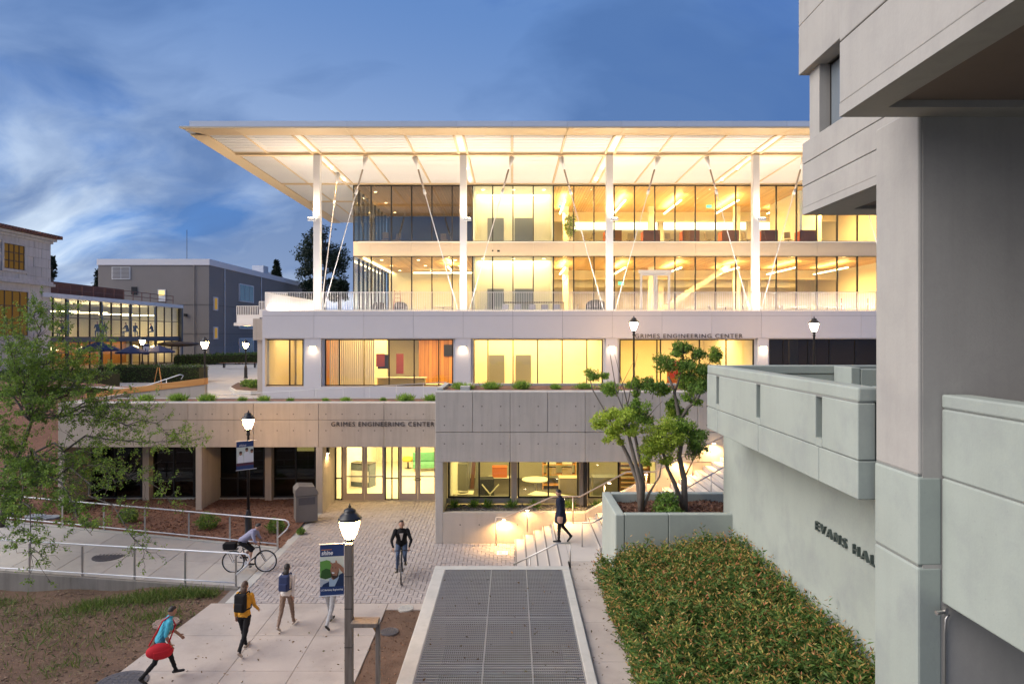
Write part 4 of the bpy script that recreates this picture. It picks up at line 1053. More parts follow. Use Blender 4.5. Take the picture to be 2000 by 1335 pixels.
# second and third floors
def cans(x0, x1, y0, y1, z, nx_, ny_, total):
    """recessed ceiling downlights, each with its own lamp"""
    for i in range(nx_):
        for j in range(ny_):
            x = x0 + (x1 - x0) * (i / (nx_ - 1) if nx_ > 1 else .5); y = y0 + (y1 - y0) * (j / (ny_ - 1) if ny_ > 1 else .5)
            MB().lathe([(.11, z - .012), (.11, z - .004)], (x, y, 0), 14).build('downlight', M_strip, mb_)
            lamp('downlight_glow', 'SPOT', (x, y, z - .03), total / (nx_ * ny_) * 1.6, WARM, mb_, .1, aim=(0, 0, -1), spot=R(165), blend=.5)
CX0, CX1 = -2.66, 2.87
for (fz, cz, lv) in ((TZ, L2T - .02, 2), (L3B - .25, L3T - .02, 3)):
    wall(CX0, CX1, 49.0, 49.2, fz, cz, M_ivory); wall(CX0, CX0 + .12, DGL + .12, 49, fz, cz, M_ivory); wall(CX1 - .12, CX1, DGL + .6, 49, fz, cz, M_ivory)
    wall(CX0 + .13, CX1 - .13, DGL + .1, 48.6, cz - .02, cz + .08, M_ivory, 'ceiling')
    for (a, b) in ((952, 984), (1005, 1040)):
        MB().box(PX(a, 48.9), PX(b, 48.9), 48.94, 48.99, fz + .01, fz + 2.35).build('elevator_door', M_greyd, mb_)
    MB().box(CX0 + .2, CX1 - .2, 48.72, 48.9, cz - .10, cz - .04).build('cove_light', M_strip, mb_)
    lamp('cove_glow', 'AREA', (.1, 48.2, cz - .12), 62, WARM2, mb_, 5, .5, aim=(0, .5, -1))
    cans(-2.0, 2.2, 47.2, 47.2, cz - .02, 3, 1, 75)
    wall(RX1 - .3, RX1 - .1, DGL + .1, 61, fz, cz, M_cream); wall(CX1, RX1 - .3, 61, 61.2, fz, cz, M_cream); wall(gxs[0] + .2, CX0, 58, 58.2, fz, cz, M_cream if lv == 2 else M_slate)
    MB().box(CX1, RX1, DGL + .1, 61, cz, cz + .09).build('ceiling', M_wceil, mb_)
    MB().box(gxs[0] + .1, CX0 - .01, DGL + .1, 58, cz, cz + .09).build('ceiling', M_wceil, mb_)
    if lv == 2: MB().box(gxs[0] + .1, RX1, DGL + .12, 61, fz, fz + .02).build('carpet', M_floor, mb_)
    for (x_, y_) in ((4.2, 53.5), (10.9, 53.5), (17.6, 53.5), (5.0, 57.5), (12.5, 57.5), (20, 57.5)):
        MB().box(x_ - .22, x_ + .22, y_ - .22, y_ + .22, fz, cz).build('column', M_ivory, mb_)
    MB().box(CX1, RX1, 55.8, 56.2, cz - .75, cz - .01).build('ceiling_beam', M_cream, mb_)
    for x_ in (3.8, 8.1, 12.1, 16.2, 20.3, 24.0):
        hz = cz - (.45 if lv == 3 else .5)
        MB().box(x_ - .05, x_ + .05, 48.8, 54.3, hz, hz + .07).build('linear_light', M_strip, mb_)
        lamp('linear_glow', 'AREA', (x_, 51.5, hz - .03), 260 if lv == 3 else 320, WARM, mb_, .1, 5.4, aim=(0, 0, -1))
        lamp('linear_upglow', 'AREA', (x_, 51.5, hz + .09), 100, WARM, mb_, .3, 5.4, aim=(0, 0, 1))
cans(-9.2, -4.0, 48.2, 56, L2T - .02, 3, 3, 700)
lamp('linear_upglow', 'AREA', (-4.55, 50.1, L2T - .4), 90, WARM, mb_, .1, 3.6, aim=(0, 0, 1)); lamp('linear_glow', 'AREA', (-4.55, 50.1, L2T - .52), 90, WARM, mb_, .1, 3.6, aim=(0, 0, -1)); lamp('cove_glow', 'AREA', (gxs[0] + .7, 52.2, L2T - .2), 120, WARM, mb_, .1, 11, aim=(1, 0, .15))
MB().box(-8.0, -3.2, 55.4, 55.5, L2T - .3, L2T - .22).build('linear_light', M_strip, mb_)
MB().box(-4.6, -4.5, 48.3, 52, L2T - .5, L2T - .43).build('linear_light', M_strip, mb_)
MB().box(gxs[0] + .5, gxs[0] + .62, 46.6, 58, L2T - .12, L2T - .04).build('linear_light', M_strip, mb_)
cans(-9.6, -9.6, 48, 56, L3T - .02, 1, 3, 40)
# bright clerestory strip and low shelf at the back of the top floor
MB().box(5.5, 24, 60.9, 60.98, PZ(448, 61), PZ(425, 61)).build('light_wall', emit('light_wall', (1.0, .86, .55), 2.4), mb_)
MB().box(5.5, 24, 59.5, 59.9, L3B - .2, L3B + .95).build('low_partition', M_brown, mb_)
wall(20.0, 20.2, 47.5, 53, L3B - .2, L3T - .03, M_ivory); wall(20.2, 24, 52.9, 53, L3B - .2, L3T - .03, M_ivory)
# mezzanine windows and stair on the second floor
for k in range(5):
    a = 5.0 + k * 3.6
    MB().box(a, a + 2.4, 60.9, 60.98, PZ(546, 61), PZ(520, 61)).build('interior_window', M_teal, mb_)
MB().box(CX1 + .3, 24, 57.7, 57.9, PZ(561, 57.8), PZ(549, 57.8)).build('ceiling_beam', M_ivory, mb_)
stp = MB()
for k in range(20):
    x = 10.0 + k * .32; z = TZ + .2 + k * .2; stp.box(x, x + .34, 52.0, 53.4, z, z + .07)
stp.extr([(9.8, 51.9, TZ), (10.2, 51.9, TZ), (16.6, 51.9, TZ + 4.1), (16.6, 51.9, TZ + 4.4), (16.3, 51.9, TZ + 4.4)], (0, .08, 0)); stp.build('interior_stair', M_ivory, mb_)
# double doors onto the terrace
dx0, dx1 = PX(1250, DGL - .15), PX(1309, DGL - .15); dzt = PZ(534, DGL)
fr = MB(); fr.box(dx0 - .1, dx1 + .1, DGL - .22, DGL - .1, dzt, dzt + .22)
for x in (dx0, (dx0 + dx1) / 2 - .14, (dx0 + dx1) / 2 + .02, dx1 - .16): fr.box(x, x + .14, DGL - .2, DGL - .1, TZ + .02, dzt)
fr.box(dx0, dx1, DGL - .19, DGL - .11, TZ + .02, TZ + .3); fr.box(dx0, dx1, DGL - .19, DGL - .11, dzt - .16, dzt - .01); fr.build('terrace_door', M_fasc, mb_)
for (x_, z_) in ((PX(1010 + 86, 52), PZ(403, 52)), (PX(1385, 52), PZ(403, 52)), (PX(1213, 52), PZ(553, 52))): MB().cbox((x_, 52, z_), (.42, .05, .24)).build('exit_sign', M_exit, mb_)

# small warm downlights in the canopy, just outside the glass
for c in colx[:4]:
    for y_ in (41.5, 44.6):
        MB().lathe([(.06, SZ - .075), (.06, SZ - .065)], (c, y_, 0), 12).build('downlight', M_sconce, mb_)
        lamp('downlight_glow', 'SPOT', (c, y_, SZ - .09), 700, (1, .66, .28), mb_, .06, aim=(0, .12, -1), spot=R(130), blend=.7)

# long uplight strips: on the terrace parapet ledge and on the spandrel ledge
ML_up = emit('uplight_strip', (1.0, .80, .55), 3.0)
for (y_, z_, a_, pw, nm) in ((BY + .34, 9.36, (0, .10, 1), 1350, 'parapet'), (DGL - .22, L3B - .02, (0, -.45, 1), 420, 'spandrel')):
    MB().box(-10.4 if nm == 'spandrel' else BX0 + .3, 25.4, y_ - .06, y_ + .06, z_ - .07, z_ - .012).build('uplight_trough', M_fasc, mb_)
    MB().box(-10.3 if nm == 'spandrel' else BX0 + .4, 25.3, y_ - .04, y_ + .04, z_ - .011, z_ - .004).build('uplight_strip', ML_up, mb_)
    lamp('uplight_glow', 'AREA', (7.0, y_, z_), pw, (1, .86, .72), mb_, 35, .08, aim=a_)
lamp('uplight_glow', 'AREA', (-13.2, 44, 9.36), 240, (1, .86, .72), mb_, .08, 14, aim=(0, 0, 1))
MB().box(-13.26, -13.14, 37, 51, 9.29, 9.348).build('uplight_trough', M_fasc, mb_)
# ------------------------------------------------------------------ far buildings on the left
ORD = ['first', 'second', 'third', 'fourth', 'fifth', 'sixth', 'seventh', 'eighth', 'ninth', 'tenth', 'eleventh', 'twelfth']
gb = thing('grey_building', 'plain grey brick building with a white roof band behind the glass study hall', 'building', (-42, 85, 5))
MB().box(-48.5, -35.5, 80, 120, 4.5, 16.25).build('wall', M_brick, gb)
MB().box(-48.6, -35.4, 79.9, 120, 16.25, 16.95).build('roof_band', M_white, gb)
MB().box(-48.4, -35.44, 79.95, 120, 4.4, 6.7).build('plinth', surf('beige_plinth', (.24, .215, .20), .85, var=.08), gb)
def gq(xa, xb, ya, yb, name, mat, d=.08):
    a, b = P(xa, yb, 79.9), P(xb, ya, 79.9); return MB().box(a.x, b.x, 80 - d, 80.05, a.z, b.z).build(name, mat, gb)
v = gq(218, 254, 521, 545, 'vent', M_whitep)
a, b = P(218, 545, 79.9), P(254, 521, 79.9)
for k in range(9):
    z = a.z + .1 + k * .15
    for (x0_, x1_) in ((a.x + .08, (a.x + b.x) / 2 - .04), ((a.x + b.x) / 2 + .04, b.x - .08)): MB().box(x0_, x1_, 79.88, 79.91, z, z + .09).build('slat', M_brick, v)
gq(256, 267, 560, 575, 'opening', M_dark)
dr = gq(308, 323, 565, 588, 'door', M_whitep); gq(310, 321, 567, 577, 'door_glass', emit('lit_door_glass', (1, .75, .25), .9), .1)
def gr(xa, xb, ya, yb, mat, name='window', mul=2):
    ya_, yb_ = 35.5 * F / (1000 - xa), 35.5 * F / (1000 - xb); Dm = (ya_ + yb_) / 2
    z0_, z1_ = PZ(yb, Dm), PZ(ya, Dm)
    o = MB().box(-35.5, -35.36, ya_, yb_, z0_, z1_).build(name, M_white, gb)
    for k in range(mul):
        p0 = ya_ + .15 + (yb_ - ya_ - .3) * k / mul; p1 = ya_ + .15 + (yb_ - ya_ - .3) * (k + 1) / mul - .12
        MB().box(-35.35, -35.33, p0, p1, z0_ + .12, z1_ - .12).build('pane', mat, o)
M_amber = emit('amber_window', (1.0, .60, .16), .16)
gr(466, 494, 556, 590, M_teal, mul=3); gr(466, 494, 632, 642, M_teal, mul=3); gr(466, 494, 660, 692, M_teal, mul=3)
gr(416, 424, 580, 606, M_amber, mul=1); gr(416, 424, 638, 662, M_amber, mul=1)
MB().tube([(-40, 84, 16.9), (-40, 84, 21)], .03, 6).build('antenna', M_dark, gb)
for (x_, y_, w_, h_) in ((-36.5, 98, 1.6, 1.1), (-38, 104, 1.2, .8), (-44, 86, 2.0, .7)): MB().box(x_ - w_ / 2, x_ + w_ / 2, y_, y_ + 2, 16.95, 16.95 + h_).build('roof_unit', M_galv, gb)
for y_ in (84.2, 96.5): MB().tube([(-35.42, y_, 5), (-35.42, y_, 16.2)], .06, 6).build('downpipe', M_galv, gb)
for z_ in (8.2, 11.6): MB().box(-48.52, -35.46, 79.96, 120, z_, z_ + .05).build('string_course', M_joint, gb)
MB().tube([(-37.2, 79.9, 16.2), (-37.2, 79.9, 5)], .05, 6).build('downpipe', M_brick, gb)
MB().cbox((-38.2, 79.85, 10.4), (.3, .25, .3)).build('wall_lamp', M_dark, gb)

gh = thing('study_hall', 'two-storey glass study hall with grey steel frame and lit rooms', 'building', (-40, 65, 5))
HX, HY0, HY1 = -36.6, 52.8, 75.0
M_bsteel = surf('blue_grey_steel', (.10, .11, .125), .5, metal=.3, var=.05)
MB().box(-46, HX + .35, HY0, HY1 + .3, 11.0, 11.35).build('roof', M_galv, gh)
MB().box(-46, HX + .1, HY0, HY1, 7.45, 7.9).build('floor_slab', M_bsteel, gh)
MB().box(-46.2, -46, HY0, HY1, 5, 11).build('back_wall', M_cream, gh)
MB().box(-46, HX, HY1, HY1 + .2, 5, 11).build('end_wall', M_cream, gh)
MB().box(-46, HX, HY0, HY1, 4.9, 5.12).build('floor_slab', M_carpet, gh)
n = 14
for k in range(n + 1):
    y = HY0 + (HY1 - HY0) * k / n
    MB().box(HX - .03, HX + .06, y - .06, y + .06, 5.1, 11).build('mullion', M_dark, gh)
    if k % 3 == 0: MB().tube([(HX - .9, y, 5.1), (HX - .9, y, 11)], .15, 10).build('column', M_bsteel, gh)
    if k < n:
        y1_ = HY0 + (HY1 - HY0) * (k + 1) / n
        for (z0_, z1_) in ((5.15, 7.4), (7.95, 9.45), (9.5, 10.95)):
            MB().box(HX, HX + .015, y + .06, y1_ - .06, z0_, z1_).build('pane', M_glass, gh)
for z in (9.47, 6.6): MB().box(HX - .03, HX + .07, HY0, HY1, z - .03, z + .03).build('transom', M_bsteel, gh)
MB().box(HX - .1, HX + .3, HY1, HY1 + .35, 4.9, 11.3).build('column', M_bsteel, gh)
MB().box(HX - 3.4, HX - 3.2, HY0, 70, 11.35, 12.7).build('penthouse_wall', surf('rust_brick', (.16, .07, .045), .9, var=.2, scale=2), gh)
rr = MB()
for z in (11.85, 12.3): rr.tube([(HX - .6, HY0, z), (HX - .6, HY1, z)], .035, 6)
for k in range(15): rr.tube([(HX - .6, HY0 + k * 1.58, 11.35), (HX - .6, HY0 + k * 1.58, 12.3)], .035, 6)
rr.build('roof_rail', surf('rail_rust', (.13, .055, .045), .7), gh)
for k in range(5):
    y = 56 + k * 4.2
    MB().box(-41.5, -38.2, y - .08, y + .08, 10.1, 10.18).build('pendant_light', M_strip, gh)
    MB().lathe([(.05, .25), (.5, .05), (.5, 0)], (HX - 2.2, y + 1.5, 6.75), 14).build('pendant_light', emit('pendant_glow', (1, .72, .35), 6) if 'pendant_glow' not in MATS else MATS['pendant_glow'], gh)
for y in (57.5, 64, 70.5):
    lamp('hall_light', 'AREA', (-40, y, 10.05), 210, (1, .66, .28), gh, 3.3, .16, aim=(0, 0, -1)); lamp('hall_light', 'AREA', (-40, y, 10.2), 70, (1, .66, .28), gh, 3.3, .16, aim=(0, 0, 1))
    lamp('hall_light', 'AREA', (-41, y, 7.3), 110, (1, .58, .2), gh, 6, 6, aim=(0, 0, -1))
MB().box(-42, -41.8, 54, 74, 5.1, 7.4).build('partition', M_wwall, gh)
MB().ell((HX + 1.4, 72, 7.1), (2.2, 1.6, .28), 16, 6).build('entrance_canopy', surf('canopy_brown', (.10, .075, .06), .6), gh, smooth=True)
MB().tube([(HX + 1.6, 72, 5), (HX + 1.6, 72, 7)], .12, 8).build('canopy_post', M_galv, gh)

cb = thing('limestone_building', 'classical grey limestone building with red clay tile roof at the left edge', 'building', (-40, 49, 5))
QX = -36.4
MB().box(-46, QX - .06, 40, 53.85, 4.4, 15.5).build('wall_core', M_stone, cb)
up_w, lo_w = (48.9, 50.95, 12.85, 14.65), (48.2, 51.3, 8.0, 11.25)
zc = 4.6; row = 0
while zc < 15.3:
    h = .72; y = 44 - (row % 2) * .8
    while y < 53.85:
        y1_ = min(y + 1.6, 53.88); cy, cz_ = (y + y1_) / 2, zc + h / 2
        inw = any(y < w[1] and y1_ > w[0] and zc < w[3] and zc + h > w[2] for w in (up_w, lo_w))
        if not inw and y1_ - y > .2 and y1_ > 46.5 and zc > 6.5: MB().box(QX - .1, QX + random.uniform(-.006, .006), y + .012, y1_ - .012, zc + .012, zc + h - .012).build('stone_block', M_stone, cb)
        y = y1_
    zc += h; row += 1
for (a, b, z0_, z1_) in (up_w, lo_w):
    f_ = MB(); t = .22
    f_.box(QX - .1, QX + .05, a - t, b + t, z1_, z1_ + t); f_.box(QX - .1, QX + .05, a - t, b + t, z0_ - t, z0_); f_.box(QX - .1, QX + .05, a - t, a, z0_, z1_); f_.box(QX - .1, QX + .05, b, b + t, z0_, z1_)
    f_.build('window_surround', M_stone, cb, bev=.02)
    o = MB().box(QX - .05, QX - .045, a, b, z0_, z1_).build('window', emit('dim_amber', (1, .55, .15), .06) if 'dim_amber' not in MATS else MATS['dim_amber'], cb)
    g = MB()
    for k in range(5): y = a + (b - a) * k / 4; g.box(QX - .04, QX + .0, y - .035, y + .035, z0_, z1_)
    for k in range(4): z = z0_ + (z1_ - z0_) * k / 3; g.box(QX - .035, QX - .005, a, b, z - .03, z + .03)
    g.build('glazing_bars', surf('brown_bar', (.05, .03, .02), .5) if 'brown_bar' not in MATS else MATS['brown_bar'], o)
for (z0_, z1_, e_) in ((11.85, 12.05, .22), (12.05, 12.2, .12), (15.2, 15.4, .12), (15.4, 15.6, .3)): MB().box(QX - .2, QX + e_, 42, 53.9 + e_, z0_, z1_).build('cornice', M_stone, cb, bev=.02)
rf = MB(); rf.extr([(QX + .55, 42, 15.62), (QX + .55, 42, 15.72), (-42, 42, 16.75), (-42, 42, 15.62)], (0, 12.5, 0)); ro = rf.build('roof', M_tile, cb)
me = MB().lathe([(.11, 0), (.09, 1.0)], (0, 0, 0), 8).mesh('tile', M_tile, smooth=True)
dirv = Vector((-6.15, 0, 1.03)).normalized()
for j in range(40):
    for i in range(2):
        o = link('tile', me, ro); o.location = Vector((QX + .62, 42.2 + j * .31, 15.76)) + dirv * i * .95 - wloc(ro); o.rotation_euler = Vector((0, 0, 1)).rotation_difference(dirv).to_euler()
lamp('room_glow', 'AREA', (HX - 1, 74, 7), 1, WARM, cb, .2)
bpy.data.objects.remove(bpy.data.objects['room_glow'])

# ------------------------------------------------------------------ lamps
def lamp_parts(t, H, with_banner=None, hs=1.0):
    b = MB(); b.lathe([(.16, 0), (.16, .06), (.13, .10), (.12, .75), (.10, .85), (.075, .95), (.065, 1.0)], n=14); b.build('base', M_black, t, smooth=True, local=True)
    h0 = H - .72 * hs
    MB().lathe([(.055, .98), (.046, h0 - .25), (.07, h0 - .23), (.07, h0 - .18), (.055, h0 - .15), (.06, h0 - .06), (.11, h0)], n=12).build('pole', M_black, t, smooth=True, local=True)
    s_ = hs
    MB().lathe([(.09 * s_, h0 + .002), (.13 * s_, h0 + .08 * s_), (.185 * s_, h0 + .24 * s_), (.205 * s_, h0 + .36 * s_), (.20 * s_, h0 + .385 * s_)], n=18).build('globe', M_globe, t, smooth=True, local=True)
    r_ = MB()
    for k in range(6):
        a = k * math.pi / 3 + .3; q = lambda rr_, zz_: (rr_ * s_ * math.cos(a), rr_ * s_ * math.sin(a), h0 + zz_ * s_)
        r_.tube([q(.105, 0), q(.145, .08), q(.20, .24), q(.22, .37)], .008 * s_, 5)
    r_.build('cage', M_black, t, local=True)
    MB().lathe([(.23 * s_, h0 + .375 * s_), (.245 * s_, h0 + .42 * s_), (.22 * s_, h0 + .44 * s_), (.15 * s_, h0 + .52 * s_), (.12 * s_, h0 + .53 * s_), (.125 * s_, h0 + .57 * s_), (.10 * s_, h0 + .60 * s_), (.04 * s_, h0 + .625 * s_)], n=18).build('cap', M_black, t, smooth=True, local=True)
    MB().lathe([(.02 * s_, h0 + .62 * s_), (.035 * s_, h0 + .65 * s_), (.015 * s_, h0 + .68 * s_), (.005 * s_, h0 + .72 * s_)], n=8).build('finial', M_black, t, smooth=True, local=True)
def lamp_post(loc, H, label, hs=1.0):
    t = thing('street_lamp', label, 'lamp', loc, 0, 'acorn street lamps'); lamp_parts(t, H, hs=hs); return t
pA = Vector((PX(683, 14.0), 14.0, zp(14))); zA = PZ(982, 14.0) - pA.z
lamp_post(pA, zA, 'lit black acorn lamp nearest the camera, behind the timber post')
pB = Vector((PX(485, 25.8), 25.8, .42)); lamp_post(pB, PZ(800, 25.8) - .42, 'lit black acorn lamp in the mulch bed before the entrance beam')
for (x_, ytop, D_, zb_, lab) in ((400, 656, 39, 4.55, 'lit acorn lamp at the end of the orange-capped ramp wall'), (480, 661, 52, 4.75, 'small lit acorn lamp beside the white building corner'),
                       (278, 656, 57, 4.9, 'far lit acorn lamp with a banner before the study hall'), (1238, 616, 33, 4.56, 'lit acorn lamp overlapping the name letters on the white band, left of the tree'), (1590, 617, 32, 4.56, 'lit acorn lamp rising behind the hall balcony')):
    lamp_post((PX(x_, D_), D_, zb_), PZ(ytop, D_) - zb_, lab, 1.0)

# banners
def flat(mb, pts, lay, mi): mb.add([(p[0], -.004 - .0016 * lay, p[1]) for p in pts], [tuple(range(len(pts)))], mi)
def disc(cx, cy, rx, ry, n=16, a0=0): return [(cx + rx * math.cos(2 * math.pi * k / n + a0), cy + ry * math.sin(2 * math.pi * k / n + a0)) for k in range(n)]
def flatmat(name, c): return surf(name, c, .6, var=.04, fine=.01, bump=0)
K = [flatmat('print_navy', (.022, .05, .16)), flatmat('print_pale', (.62, .68, .60)), flatmat('print_green', (.12, .30, .06)), flatmat('print_dkgreen', (.03, .09, .02)), flatmat('print_suit', (.012, .03, .085)),
     flatmat('print_skin', (.33, .17, .105)), flatmat('print_shirt', (.36, .47, .58)), flatmat('print_beard', (.05, .028, .02)), flatmat('print_white', (.80, .80, .80)), flatmat('print_grey', (.42, .46, .50)), flatmat('print_orange', (.75, .28, .05)), flatmat('print_maroon', (.10, .03, .05))]
def banner(loc, rz, label, w, h):
    t = thing('banner', label, 'banner', loc, rz)
    MB().box(0, w, 0, .006, 0, h).build('cloth', K[0], t, local=True)
    m_ = MB(); m_.tube([(-.02, .003, h + .012), (w + .12, .003, h + .012)], .012, 6); m_.tube([(-.02, .003, -.012), (w + .12, .003, -.012)], .012, 6); m_.build('bracket', M_galv, t, local=True)
    return t
wA, hA = .47, 1.02
bA = banner((PX(627, 13.85), 13.78, PZ(1162, 13.8)), R(10), 'navy banner with a portrait and the word shine, on the nearest lamp', wA, hA)
U = lambda x, y: (x / 440 * wA, (1 - y / 930) * hA)          # measured on the banner itself
pr = MB()
flat(pr, [U(0, 215), U(0, 765), U(440, 765), U(440, 215)][::-1], 0, 1)
flat(pr, [U(*p) for p in ((0, 300), (60, 290), (120, 275), (190, 300), (225, 420), (200, 560), (120, 620), (0, 600))], 1, 2)
flat(pr, [U(*p) for p in ((30, 470), (110, 430), (200, 460), (210, 600), (100, 630), (10, 600))], 2, 3)
flat(pr, [U(*p) for p in ((0, 620), (110, 650), (180, 660), (160, 765), (0, 765))], 1, 9)
flat(pr, [U(*p) for p in ((30, 765), (60, 720), (150, 680), (215, 640), (320, 600), (380, 540), (440, 520), (440, 765))], 3, 4)
flat(pr, [U(*p) for p in ((165, 640), (215, 600), (330, 560), (350, 600), (270, 765), (170, 765))], 4, 6)
flat(pr, [U(*p) for p in ((205, 560), (320, 520), (330, 600), (240, 650), (205, 610))], 5, 5)
flat(pr, disc(*U(270, 465), .085, .15), 6, 5)
flat(pr, [U(*p) for p in ((200, 480), (230, 560), (310, 575), (345, 470), (330, 600), (255, 640), (205, 580))], 7, 7)
flat(pr, [U(*p) for p in ((215, 500), (265, 510), (262, 530), (222, 528))], 8, 8)
flat(pr, disc(*U(232, 420), .012, .010, 8), 8, 7); flat(pr, disc(*U(290, 425), .012, .010, 8), 8, 7)
flat(pr, [U(*p) for p in ((440, 440), (440, 545), (395, 500), (350, 430), (300, 395), (235, 385), (180, 330), (195, 318), (245, 345), (280, 335), (285, 285), (300, 283), (318, 335), (370, 370))], 9, 5)
for k in range(9): flat(pr, [U(28 + k * 21, 82), U(44 + k * 21, 82), U(44 + k * 21, 94), U(28 + k * 21, 94)], 2, 10)
pr.build('portrait_print', K, bA, local=True)
def btext(t, txt, x, z, size, shear=0.0, width=None, off=0.0, mat=None):
    me = text_mesh('print_text', txt, size, mat or K[8], .001, shear=shear, offset=off)
    co = np.empty(len(me.vertices) * 3, np.float32); me.vertices.foreach_get('co', co); co = co.reshape(-1, 3)
    s_ = 1 if not width else width / (co[:, 0].max() - co[:, 0].min())
    co = np.stack([co[:, 0] * s_, -co[:, 2], co[:, 1]], 1); me.vertices.foreach_set('co', co.astype(np.float32).ravel()); me.update()
    o = link('print_text', me, t); o.location = (x, -.022, z); return o
btext(bA, 'shine', U(25, 0)[0], U(0, 178)[1], .125, .22, .225, .003)
btext(bA, 'UC Berkeley Engineering', U(14, 0)[0], U(0, 838)[1], .05, .12, .43, .0008)
wB, hB = .62, 1.05
bB = banner((PX(463.5, 25.5), 25.42, PZ(917, 25.5)), R(38), 'navy banner with three figures in white on the lamp by the mulch bed', wB, hB)
V = lambda x, y: (x * wB, (1 - y) * hB)
pr = MB(); flat(pr, [V(0, .2), V(1, .2), V(1, .84), V(0, .84)], 0, 1)
for (cx, top) in ((.24, .38), (.60, .27), (.90, .33)):
    flat(pr, [V(cx - .17, .84), V(cx - .16, top + .16), V(cx - .06, top + .10), V(cx + .06, top + .10), V(min(1, cx + .16), top + .16), V(min(1, cx + .17), .84)][::-1], 1, 8)
    flat(pr, disc(*V(cx, top + .04), .055, .075), 2, 5); flat(pr, disc(*V(cx, top), .055, .04), 3, 7)
flat(pr, [V(0, .76), V(1, .76), V(1, .86), V(0, .86)], 4, 11)
pr.build('portrait_print', K, bB, local=True); btext(bB, 'shine', .08, V(0, .17)[1], .12, .22, .26)
bE = banner((PX(281, 56.8), 56.7, PZ(692, 56.8)), R(0), 'small blue and white banner on the far lamp by the study hall', .5, .85)
pr = MB(); flat(pr, [(0, .12), (.5, .12), (.5, .68), (0, .68)], 0, 8); flat(pr, [(.1, .15), (.2, .6), (.3, .2), (.42, .55), (.4, .14)], 1, 0); pr.build('portrait_print', K, bE, local=True)

# timber sign post beside the near lamp
tp = thing('timber_post', 'weathered square timber sign post with a side arm, in front of the nearest lamp', 'post', (PX(683, 13.3), 13.3, zp(13.3)))
zt_ = PZ(1062, 13.3); px_ = PX(681, 13.3)
MB().box(px_ - .075, px_ + .075, 13.26, 13.41, -.1, zt_).build('upright', M_timber, tp, bev=.008)
for z in (zt_ - .62, zt_ - 1.25, zt_ - 2.0): MB().box(px_ - .077, px_ + .077, 13.258, 13.412, z, z + .012).build('band', M_dark, tp)
za = PZ(1216, 13.2)
MB().box(px_ + .078, PX(738, 13.2), 13.1, 13.42, za - .05, za + .03).build('arm', M_timber, tp, bev=.006)
MB().box(PX(733, 13.2), PX(741, 13.2), 13.2, 13.32, -.1, za - .052).build('leg', M_timber, tp, bev=.006)
MB().bar((PX(724, 13.2), 13.3, za - .05), (PX(736, 13.2), 13.3, za - .25), .04, .04).build('brace', M_owood, tp)

# ------------------------------------------------------------------ path railings
def guard(label, e0, e1, pxs, H, D0, lift=.03):
    """posts at the given photo columns along the path edge"""
    t = thing('path_railing', label, 'railing', e0)
    pts = []
    for x_ in pxs:
        # intersect the column x_ with the edge line
        k_ = (x_ - 1000) / F; s_ = (k_ * e0.y - e0.x) / ((e1.x - e0.x) - k_ * (e1.y - e0.y)); pts.append(e0.lerp(e1, s_))
    for p in pts:
        MB().box(p.x - .03, p.x + .03, p.y - .012, p.y + .012, p.z - .1, p.z + H - .06).build('post', M_steel, t)
    ptl = list(pts); far_ = e0.lerp(e1, 1.0)
    top = [Vector((far_.x, far_.y, far_.z + H))] + [p + Vector((0, 0, H)) for p in ptl]
    end = top[-1]; dv = (top[-1] - top[-2]).normalized()
    loop = [end + dv * .30, end + dv * .42 + Vector((0, 0, -.05)), end + dv * .46 + Vector((0, 0, -.16)), end + dv * .36 + Vector((0, 0, -.34)), end + Vector((0, 0, -.66))]
    MB().tube(top + loop, .026, 8).build('hand_rail', M_galv, t, smooth=True)
    MB().tube([Vector((far_.x, far_.y, far_.z + .12))] + [p + Vector((0, -.0, .12)) for p in ptl], .022, 8).build('lower_rail', M_galv, t, smooth=True)
    return t
up_ = Vector((0, -.08, .03))
guard('near steel railing along the path kerb above the weedy ground', PN0 + up_, PN1 + up_, [-45, 58, 161, 263, 362, 461], 1.03, 21)
up_ = Vector((0, .08, .05))
guard('far steel railing between the path and the mulch bed', PF0 + up_, PF1 + up_, [-40, 40, 122, 203, 283, 369, 449, 542], 1.0, 24)
# ramp rail above the roof planting
t = thing('ramp_railing', 'thin white railing of the ramp before the ground-floor windows', 'railing', (-12, 34, 4.6))
rp = [P(405, 775, 34.3), P(410, 772, 34.3), P(872, 746, 34.3)]
MB().tube(rp, .022, 6).build('hand_rail', M_whitep, t, smooth=True)
for x_ in (412, 470, 510, 565, 617, 670, 722, 774, 827, 870):
    f_ = (x_ - 405) / 467; p = P(x_, 775 - 29 * f_, 34.3); MB().tube([(p.x, p.y, 4.5), p], .016, 6).build('post', M_whitep, t)
MB().prism([(PX(405, 34.3), 34.4), (PX(880, 34.3), 34.4), (PX(880, 34.3), 36.5), (PX(405, 34.3), 36.5)], 4.55, 4.62).build('ramp_slab', M_path, t)
# timber-capped ramp wall
t = thing('ramp_wall', 'concrete ramp wall with a glowing orange timber cap left of the plaza', 'wall', (-17.5, 33.5, 4.6))
a, b = P(168, 768, 33.5), P(400, 738, 33.5)
MB().extr([(a.x, 33.5, 4.3), (b.x, 33.5, 4.3), (b.x, 33.5, b.z - .32), (a.x, 33.5, a.z - .25)], (0, .3, 0)).build('wall', M_conc, t)
m1 = a.lerp(b, .64)
MB().extr([(a.x, 33.47, a.z - .245), (m1.x - .004, 33.47, m1.z - .295), (m1.x - .004, 33.47, m1.z), (a.x, 33.47, a.z)], (0, .4, 0)).build('timber_cap', M_owood, t, bev=.01)
MB().extr([(m1.x + .004, 33.47, m1.z - .295), (b.x, 33.47, b.z - .315), (b.x, 33.47, b.z), (m1.x + .004, 33.47, m1.z)], (0, .4, 0)).build('timber_cap', M_owood, t, bev=.01)
